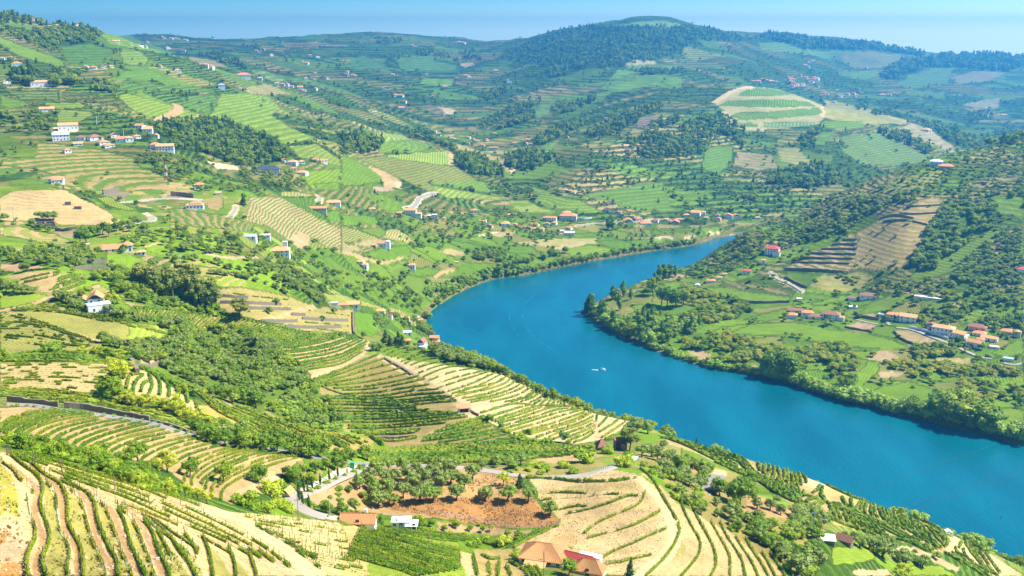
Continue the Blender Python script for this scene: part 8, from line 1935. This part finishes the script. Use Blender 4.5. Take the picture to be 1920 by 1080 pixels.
def wall_line(zm,pts,h,th,label,cat='wall',name='stone_wall',mat=None,rough=0.25,cap=False):
    p = dens(smooth_line(Zm(zm,pts),4),2.0,closed=False)
    res = along_path(spot(p[:,0],p[:,1]),0.8)
    if res is None:return
    q,tan,L = res
    nor = np.stack([-tan[:,1],tan[:,0]],1); k = len(q); r = np.random.default_rng(int(L * 10))
    hh = h * (1 + rough * (fbm(q[:,0] / 3,q[:,1] / 3,8) - 0.5) * 2)
    co = np.zeros((k,4,3))
    for i,(s,top) in enumerate(((-1,0),(-1,1),(1,1),(1,0))):
        j = 1 + rough * 0.3 * r.normal(size=k)
        co[:,i,:2] = q[:,:2] + nor * (s * th / 2 * j)[:,None]; co[:,i,2] = q[:,2] + (hh if top else -0.8)
    idx = np.arange(k * 4).reshape(k,4)
    f = np.stack([idx[:-1,:-1],idx[:-1,1:],idx[1:,1:],idx[1:,:-1]],-1).reshape(-1,4)
    f = np.vstack([f,[(0,1,2,3)],[tuple(idx[-1,::-1])]])
    return tag(link(name,mesh_np(name,co,quads=f,mats=[mat or M_STONE])),label,cat)
wall_line('B6',[(66,540),(330,570),(530,595)],2.2,0.7,'dark stone retaining wall at the left start of the asphalt road')
wall_line('B6',[(580,600),(770,615),(1000,660),(1200,695),(1350,725)],2.2,0.7,'long dark stone wall above the middle of the asphalt road')
wall_line('B6',[(1360,728),(1560,775),(1720,830),(1860,850)],1.3,0.6,'low stone wall above the road near the roadside trees')
wall_line('B6',[(1190,205),(1215,260),(1240,300)],3.2,1.6,'broken end of a thick ruined wall beside yellow trees',name='ruined_wall')
wall_line('B1',[(70,592),(180,590),(255,555)],1.6,0.6,'pale retaining wall under the small dry plot in the gully')
wall_line('B1',[(1690,190),(1690,280),(1695,350)],2.5,1.0,'mossy wall running straight downhill by the dry benches')
for q_,l_ in (([(660,60),(800,75),(900,82)],'uppermost dark bench wall right of the grove'),([(690,115),(900,120),(1150,130)],'second dark bench wall right of the grove'),([(900,160),(1050,162),(1220,165)],'third dark bench wall right of the grove'),([(1310,235),(1480,245),(1650,250)],'bench wall under the sparse rows by the mossy wall'),([(1180,300),(1400,302),(1600,298)],'lowest long bench wall above the cross rows'),([(1000,255),(1150,258),(1270,255)],'short bench wall beside the lone eucalyptus'),([(1230,205),(1330,208)],'tiny bench wall in the middle of the dry benches')):
    wall_line('B1',q_,2.0,0.7,l_)
for q_,l_ in (([(850,920),(1000,918),(1200,915)],'upper dark wall below the red roofed house'),([(840,995),(1100,990),(1380,1000)],'lower dark wall below the red roofed house')):
    wall_line('C3',q_,2.4,0.8,l_)
wall_line('B2',[(780,255),(860,300),(960,355),(1020,400)],1.0,1.4,'broken stone bank between the dark and the pale vineyard')
wall_line('B2',[(1540,720),(1580,750),(1620,770)],1.2,0.5,'short wall beside the open sided shed')
wall_line('B2',[(690,975),(860,975),(1060,960)],1.3,0.7,'grey dry stone wall at the foot of the dark vineyard')
wall_line('C7',[(770,292),(900,320),(1000,350),(1160,410)],2.2,0.5,'white garden wall along the lane below the villas',name='garden_wall',mat=M_WHITE,rough=0.02)
wall_line('C7',[(220,150),(330,190),(470,215)],2.6,0.8,'dark retaining wall left of the villa entrance')
wall_line('C7',[(620,330),(700,410),(830,465)],2.0,0.8,'dark wall under the dry plot by the lane')
wall_line('C7',[(840,462),(960,470),(1110,488)],1.8,0.7,'dark wall under the bare brown plot')
wall_line('C7',[(130,288),(260,315),(380,330)],1.8,0.7,'dark wall under the left bare plot')
wall_line('A6',[(250,592),(380,625),(600,622)],2.6,0.9,'dark wall edging the bright field at the hill foot')
wall_line('A6',[(570,440),(760,445),(930,462)],3.0,1.0,'dark wall at the foot of the bare striped terraces')
wall_line('A6',[(575,482),(640,515),(700,540)],2.2,0.8,'dark wall under the dark green square vineyard')
for q_,l_ in (([(640,398),(780,400),(940,405)],'first'),([(680,372),(800,375),(960,378)],'second'),([(720,345),(860,350),(975,352)],'third'),([(780,322),(880,322),(980,322)],'fourth'),([(840,298),(900,296),(980,296)],'fifth'),([(900,272),(980,270)],'sixth')):
    wall_line('A6',q_,1.8,0.9,l_ + ' terrace wall from the bottom on the bare striped slope')
for q_,l_ in (([(1130,165),(1260,160),(1380,188)],'lower'),([(1110,150),(1200,130),(1300,150)],'middle'),([(1220,122),(1320,125),(1430,120)],'upper'),([(1260,85),(1360,80),(1450,75)],'top')):
    wall_line('A6',q_,1.6,0.9,l_ + ' dry terrace wall on the tan slope of the right hill')
wall_line('C3',[(620,555),(740,560),(870,535)],2.2,0.7,'stone wall round the bare yard under the tan hill')
wall_line('C3',[(1160,150),(1340,125)],4.5,1.2,'tall grey retaining wall by the winery road')
wall_line('C4',[(0,165),(120,170),(260,185)],4.0,1.2,'long grey retaining wall behind the winery road')
wall_line('C6',[(740,425),(820,428),(900,420)],2.5,0.6,'white garden wall right of the manor',name='garden_wall',mat=M_WHITE,rough=0.02)

M_STEEL = plain_mat('galvanised_steel',(0.42,0.44,0.45),rough=0.5,metal=0.4)
M_BLUE = plain_mat('blue_grey_steel',(0.30,0.42,0.55),rough=0.5)
M_WIRE = plain_mat('black_wire',(0.03,0.03,0.035),rough=0.6)
M_CONCP = plain_mat('concrete_pole',(0.50,0.49,0.46))
def wire_fence(zm,pts,h,step,label,mat,post_mat):
    p = dens(smooth_line(Zm(zm,pts),4),2.0,closed=False)
    q,tan,L = along_path(spot(p[:,0],p[:,1]),step)
    root = bpy.data.objects.new('wire_fence',None); COL.objects.link(root); root.location = tuple(q[0])
    pm = mesh_np('post',*box_np((-0.05,-0.05,-0.3),(0.05,0.05,h)),mats=[post_mat])
    for a in q:link('post',pm,root,tuple(a - q[0]))
    strips = []
    for lv in np.linspace(0.12,h - 0.08,6):
        for a,b in zip(q[:-1] - q[0],q[1:] - q[0]):
            v = np.array([a + (0,0,lv),b + (0,0,lv),b + (0,0,lv+0.03),a + (0,0,lv+0.03),a + (0.03,0.03,lv),b + (0.03,0.03,lv),b + (0.03,0.03,lv+0.03),a + (0.03,0.03,lv+0.03)])
            strips.append((v,np.array([(0,1,2,3),(7,6,5,4),(3,2,6,7),(0,4,5,1)])))
    link('wires',mesh_np('wires',*join(strips),mats=[mat]),root)
    return tag(root,label,'fence')
wire_fence('A8',[(480,738),(620,752),(760,775),(880,800),(1000,815),(1100,812),(1210,795)],1.9,3.0,'wire fence with steel posts under the brown bank',M_STEEL,M_CONCP)
M_TEAL = plain_mat('green_fence_paint',(0.25,0.50,0.40),rough=0.5)
wire_fence('A8',[(1400,508),(1480,485),(1545,463)],1.8,1.2,'green wire fence on the outside of the road bend',M_TEAL,M_TEAL)
wire_fence('D2',[(1030,742),(1120,748),(1215,745)],1.3,0.8,'green mesh fence in front of the flat white house',M_TEAL,M_TEAL)

# ------------------------------------------------------------------ poles, mast, cables
def pole(zm,x,y,h,label,mat=None,r0=0.13,arm=0.0,name='utility_pole',cat='pole',lamp=False):
    q = Zm(zm,[(x,y),(x,y - h)]); g = spot(q[:1,0],q[:1,1])[0]
    D = math.sqrt(g[0] ** 2 + g[1] ** 2 + (g[2] - CAM_H) ** 2); H_ = (q[0,1] - q[1,1]) * D / FPX * 1.06
    root = bpy.data.objects.new(name,None); COL.objects.link(root); root.location = tuple(g)
    v,f = tube([(0,0,-0.5),(0,0,H_ * 0.5),(0,0,H_)],[r0,r0 * 0.85,r0 * 0.7],8)
    link('shaft',mesh_np('shaft',v,quads=f,mats=[mat or M_CONCP],smooth=True),root)
    if arm:
        unit('crossarm',mat or M_CONCP,root,(0,0,H_ * 0.95),(arm,0.14,0.14))
        for sx in (-0.45,0,0.45):unit('insulator',M_WIRE,root,(arm * sx,0,H_ * 0.95 + 0.14),(0.12,0.12,0.3))
    if lamp:unit('lamp_head',M_STEEL,root,(0.5,0,H_),(1.1,0.25,0.14))
    return tag(root,label,cat),g,H_
pole('B3',928,1005,275,'tall thin steel mast rising from the flat field',M_TEAL,0.10)
pole('B8',1735,660,250,'wooden utility pole in front of the orange hip roof',M_POST,0.12)
pole('B8',746,392,140,'dark wooden pole in the green bottom plot',M_POST,0.11)
pole('B7',1246,1025,330,'slender pole beside the driveway cypresses',M_POST,0.10)
pole('D2',388,640,190,'pale pole in the garden behind the long house',M_CONCP,0.10)
pole('D2',715,720,110,'short pole in front of the long house gable',M_POST,0.09)
pole('C1',1553,690,200,'blue grey pylon with crossarm in the trees under the spur',M_BLUE,0.22,arm=2.4,name='pylon',cat='pylon')
pole('C4',112,918,105,'white street lamp on the lower lane',M_WHITE,0.16,lamp=True,name='street_lamp',cat='street lamp')
pole('C3',163,458,142,'grey pylon standing before the tan hill',M_CONCP,0.28,arm=2.2,name='pylon',cat='pylon')
pole('C2',1755,450,70,'wooden pole at the foot of the tall grove',M_POST,0.12)
pole('C4',1502,190,80,'thin white pole on the far vineyard crest',M_WHITE,0.2)
pole('A1',545,700,42,'white pole above the left hamlet',M_WHITE,0.3)
pole('A1',697,775,42,'white pole inside the left hamlet',M_WHITE,0.3)
pole('A6',1000,575,60,'white pole behind the slope edge house',M_WHITE,0.2)
pole('C7',1362,520,70,'white lamp post beside the lowest house of the lane',M_WHITE,0.12,lamp=True,name='street_lamp',cat='street lamp')
pole('D4',1470,640,80,'short grey post in the young vines of the near slope',M_POST,0.07)
# red and white lattice mast
q_ = Zm('A1',[(935,1012),(935,912)]); g_m = spot(q_[:1,0],q_[:1,1])[0]
hm_ = (q_[0,1] - q_[1,1]) * np.linalg.norm(g_m - (0,0,CAM_H)) / FPX
mast = bpy.data.objects.new('lattice_mast',None); COL.objects.link(mast); mast.location = tuple(g_m)
M_RED = plain_mat('red_paint',(0.60,0.06,0.04),rough=0.5)
for i in range(5):
    z0,z1 = hm_ * i / 5,hm_ * (i + 1) / 5; w0,w1 = 1.3 - 0.2 * i,1.3 - 0.2 * (i + 1)
    bars = []
    cs = [(-1,-1),(1,-1),(1,1),(-1,1)]
    for k in range(4):
        a,b = cs[k],cs[(k + 1) % 4]
        for p,q in (((a[0]*w0,a[1]*w0,z0),(a[0]*w1,a[1]*w1,z1)),((a[0]*w0,a[1]*w0,z0),(b[0]*w1,b[1]*w1,z1)),((a[0]*w1,a[1]*w1,z1),(b[0]*w1,b[1]*w1,z1))):
            p = np.array(p); q = np.array(q); s = np.array([0.14,0,0]); t = np.array([0,0.14,0])
            bars.append((np.array([p - s - t,p + s - t,p + s + t,p - s + t,q - s - t,q + s - t,q + s + t,q - s + t]),np.array([(0,3,2,1),(4,5,6,7),(0,1,5,4),(1,2,6,5),(2,3,7,6),(3,0,4,7)])))
    link('lattice_section',mesh_np('lattice_section',*join(bars),mats=[M_RED if i % 2 == 0 else M_WHITE]),mast)
tag(mast,'red and white lattice mast beside the striped terraces','mast')
# three cables over the river
def cable(a,b,label,sag,ext0=0.05,ext1=0.35):
    P0 = np.array(at_depth(*a)); P1 = np.array(at_depth(*b)); d = P1 - P0
    A = P0 - d * ext0; B = P1 + d * ext1
    t = np.linspace(0,1,40)
    pts = A + (B - A) * t[:,None]; pts[:,2] -= 4 * sag * t * (1 - t)
    V = []; Q = []
    for i,p in enumerate(pts):
        for k in range(5):
            an = 2 * math.pi * k / 5; V.append(p + np.array([0,0.075 * math.cos(an),0.075 * math.sin(an)]))
    for i in range(len(pts) - 1):
        for k in range(5):Q.append((i * 5 + k,i * 5 + (k + 1) % 5,i * 5 + 5 + (k + 1) % 5,i * 5 + 5 + k))
    return tag(link('power_cable',mesh_np('power_cable',np.array(V),quads=Q,mats=[M_WIRE])),label,'power cable')
def at_depth(u,v,y):
    a,s = ray(u,v); return (float(a) * y,y,CAM_H + float(s) * y)
cable((1604,925,470),(1866,832,585),'upper single power cable crossing the river',0.4,0.05,0.03)
cable((1692,951,470),(1920,873,545),'middle power cable crossing the river at the right edge',0.4)
cable((1706,958,466),(1920,887,540),'lowest power cable crossing the river at the right edge',0.4)

# ------------------------------------------------------------------ boat, wakes, buoy, vehicles
M_BOATW = plain_mat('white_boat_paint',(0.82,0.82,0.80),rough=0.35,var=0.04)
M_CANVAS = plain_mat('blue_canvas',(0.05,0.16,0.55),rough=0.7)
M_FOAM = plain_mat('foam',(0.62,0.76,0.82),rough=0.9,var=0.2,scale=0.5)
bx_,by_ = on_level(1130,694)
boat = bpy.data.objects.new('motor_boat',None); COL.objects.link(boat); boat.location = (bx_,by_,0.0); boat.rotation_euler = (0,0,math.radians(6)); boat.scale = (0.95,0.95,0.95)
st = [(-2.6,0.95,0.75),(-1.2,1.05,0.75),(0.6,1.0,0.8),(1.9,0.6,0.95),(2.8,0.04,1.1)]
V = []
for x,w,zt in st:V += [(x,-w,zt),(x,-w * 0.7,-0.25),(x,w * 0.7,-0.25),(x,w,zt)]
idx = np.arange(20).reshape(5,4); f = np.stack([idx[:-1,:-1],idx[:-1,1:],idx[1:,1:],idx[1:,:-1]],-1).reshape(-1,4)
f = np.vstack([f,[(0,3,2,1)],np.stack([idx[:-1,3],idx[:-1,0],idx[1:,0],idx[1:,3]],-1)])
link('hull',mesh_np('hull',V,quads=f,mats=[M_BOATW]),boat)
link('cabin',mesh_np('cabin',*box_np((0.2,-0.7,0.78),(1.6,0.7,1.5)),mats=[M_BOATW]),boat)
link('windscreen',mesh_np('windscreen',*box_np((1.61,-0.6,1.0),(1.68,0.6,1.42)),mats=[M_GLASS]),boat)
link('canopy',mesh_np('canopy',*box_np((-2.0,-0.95,2.0),(0.6,0.95,2.12)),mats=[M_CANVAS]),boat)
for sx in (-1.9,0.45):
    for sy in (-0.85,0.85):link('canopy_post',mesh_np('canopy_post',*box_np((sx - .04,sy - .04,0.7),(sx + .04,sy + .04,2.0)),mats=[M_STEEL]),boat)
link('outboard_motor',mesh_np('outboard_motor',*box_np((-3.1,-0.25,0.2),(-2.62,0.25,1.1)),mats=[M_WIRE]),boat)
tag(boat,'small white motor boat with blue canopy in the middle of the river','boat')
def foam(pts,w0,w1,gaps=0.0,seed=0,z=0.006):
    p = smooth_line(np.array(pts,float),8); g = on_level(p[:,0],p[:,1])
    d = np.concatenate([[0],np.cumsum(np.linalg.norm(np.diff(g,axis=0),axis=1))]); t = np.arange(0,d[-1],1.2)
    q = np.stack([np.interp(t,d,g[:,0]),np.interp(t,d,g[:,1])],1)
    tan = np.gradient(q,axis=0); tan /= np.linalg.norm(tan,axis=1)[:,None]; nor = np.stack([-tan[:,1],tan[:,0]],1)
    n1 = fbm(t / 9 + seed * 9.7,t * 0,3); w = np.interp(t,[0,d[-1]],[w0,w1]) * np.clip((n1 - gaps) * 3,0,1)
    off = (fbm(t / 6,t * 0 + seed,4) - 0.5)[:,None] * nor * 2
    co = np.zeros((len(t),2,3)); co[:,0,:2] = q + off + nor * w[:,None] / 2; co[:,1,:2] = q + off - nor * w[:,None] / 2; co[:,:,2] = z
    idx = np.arange(len(t) * 2).reshape(-1,2); f = np.stack([idx[:-1,0],idx[:-1,1],idx[1:,1],idx[1:,0]],-1)
    f = f[(w[:-1] > 0.02) & (w[1:] > 0.02)]
    return co.reshape(-1,3),f
tag(link('boat_wake',mesh_np('boat_wake',*foam([(1125,694),(1118,693.5),(1108,693)],1.4,0.5,0.1,1,0.02),mats=[M_BOATW])),kind='stuff')
M_STREAK = plain_mat('old_wake_foam',(0.012,0.15,0.21),rough=0.5,var=0.2,scale=0.3)
streaks = [foam(p,a,b,0.35,i) for i,(p,a,b) in enumerate([
 ([(1000,555),(985,570),(980,590),(985,610),(1000,628),(1020,645),(1045,662)],0.8,0.5),([(960,575),(955,595),(960,612),(972,630)],0.7,0.4),([(1010,545),(1040,533),(1080,522),(1120,513)],0.6,0.4),
 ([(1060,585),(1045,600),(1050,612)],0.5,0.4),([(850,600),(880,618),(915,632)],0.4,0.3),([(1045,662),(1070,680),(1095,695)],0.4,0.2),([(1100,545),(1060,556),(1030,568)],0.5,0.3),([(940,548),(975,540),(1010,528)],0.4,0.4)])]
tag(link('wake_streaks',mesh_np('wake_streaks',*join(streaks),mats=[M_STREAK])),kind='stuff')
ux,uy = on_level(1877,972)
buoy = bpy.data.objects.new('channel_marker',None); COL.objects.link(buoy); buoy.location = (ux,uy,0)
v,f = tube([(0,0,-1),(0,0,1.1)],[0.16,0.14],8); link('pile',mesh_np('pile',v,quads=f,mats=[M_WIRE]),buoy)
v,f = tube([(0,0,1.1),(0,0,1.5),(0,0,2.3)],[0.34,0.34,0.1],8); link('top_mark',mesh_np('top_mark',v,quads=f,mats=[M_RED]),buoy)
tag(buoy,'small red channel marker on a pile in the river','buoy')
def vehicle(zm,x,y,rz,label,van=False,name='car',wheels=True):
    q = Zm(zm,[(x,y)]); g = spot(q[:,0],q[:,1])[0]
    root = bpy.data.objects.new(name,None); COL.objects.link(root); root.location = (g[0],g[1],g[2] + 0.15); root.rotation_euler = (0,0,math.radians(rz))
    prof = [(-2.1,0.3),(-2.1,0.95),(-1.5,1.0),(-1.0,1.5),(0.7,1.5),(1.3,1.0),(2.1,0.85),(2.1,0.3)] if not van else [(-2.4,0.35),(-2.4,2.0),(1.3,2.0),(1.9,1.15),(2.5,1.0),(2.5,0.35)]
    n = len(prof); V = [(a,-0.85,b) for a,b in prof] + [(a,0.85,b) for a,b in prof]
    me = bpy.data.meshes.new('body'); me.from_pydata(V,[],[tuple(range(n))[::-1],tuple(range(n,2 * n))] + [(i,(i + 1) % n,n + (i + 1) % n,n + i) for i in range(n)]); me.materials.append(M_BOATW); me.update()
    link('body',me,root)
    for sy in (-0.86,0.86):link('side_window',mesh_np('side_window',*box_np((-0.9,sy - 0.01,1.05),(0.7,sy + 0.01,1.4)),mats=[M_GLASS]),root)
    for wx in (-1.3,1.35):
        for sy in (-0.8,0.8):
            a = np.linspace(0,2 * math.pi,12,endpoint=False); w = np.array([(wx + 0.33 * math.cos(t),sy - 0.12,0.33 + 0.33 * math.sin(t)) for t in a] + [(wx + 0.33 * math.cos(t),sy + 0.12,0.33 + 0.33 * math.sin(t)) for t in a])
            mm = bpy.data.meshes.new('wheel'); mm.from_pydata([tuple(k) for k in w],[],[tuple(range(12))[::-1],tuple(range(12,24))] + [(i,(i + 1) % 12,12 + (i + 1) % 12,12 + i) for i in range(12)]); mm.materials.append(M_WIRE); mm.update()
            link('wheel',mm,root)
    return tag(root,label,'van' if van else 'car')
vehicle('B5',1150,648,20,'white van parked at the end of the river spur track',van=True,name='van')
vehicle('A8',1648,430,60,'white car parked above the road bend')
vehicle('D3',1070,905,20,'white car at the foot of the hillside road')
vehicle('C7',1650,297,10,'white car behind the brown hip roofed house')
# green cabinet and grey bins at the driveway gate
def put_box(zm,x,y,sx,sy,sz,mat,label,name,cat,lid=None):
    q = Zm(zm,[(x,y)]); g = spot(q[:,0],q[:,1])[0]
    root = bpy.data.objects.new(name,None); COL.objects.link(root); root.location = tuple(g)
    unit('body',mat,root,(0,0,-0.1),(sx,sy,sz)); unit('lid',lid or mat,root,(0,0,sz - 0.097),(sx * 1.06,sy * 1.06,0.12))
    return tag(root,label,cat)
M_GREENP = plain_mat('green_cabinet_paint',(0.03,0.32,0.14),rough=0.5); M_GREYP = plain_mat('grey_bin_plastic',(0.16,0.18,0.20),rough=0.5)
put_box('D2',592,188,1.4,1.0,2.3,M_GREENP,'tall green cabinet at the top of the driveway','cabinet','cabinet')
put_box('D2',697,186,1.2,1.0,1.6,M_GREYP,'grey waste bin beside the road at the driveway top','waste_bin','bin')
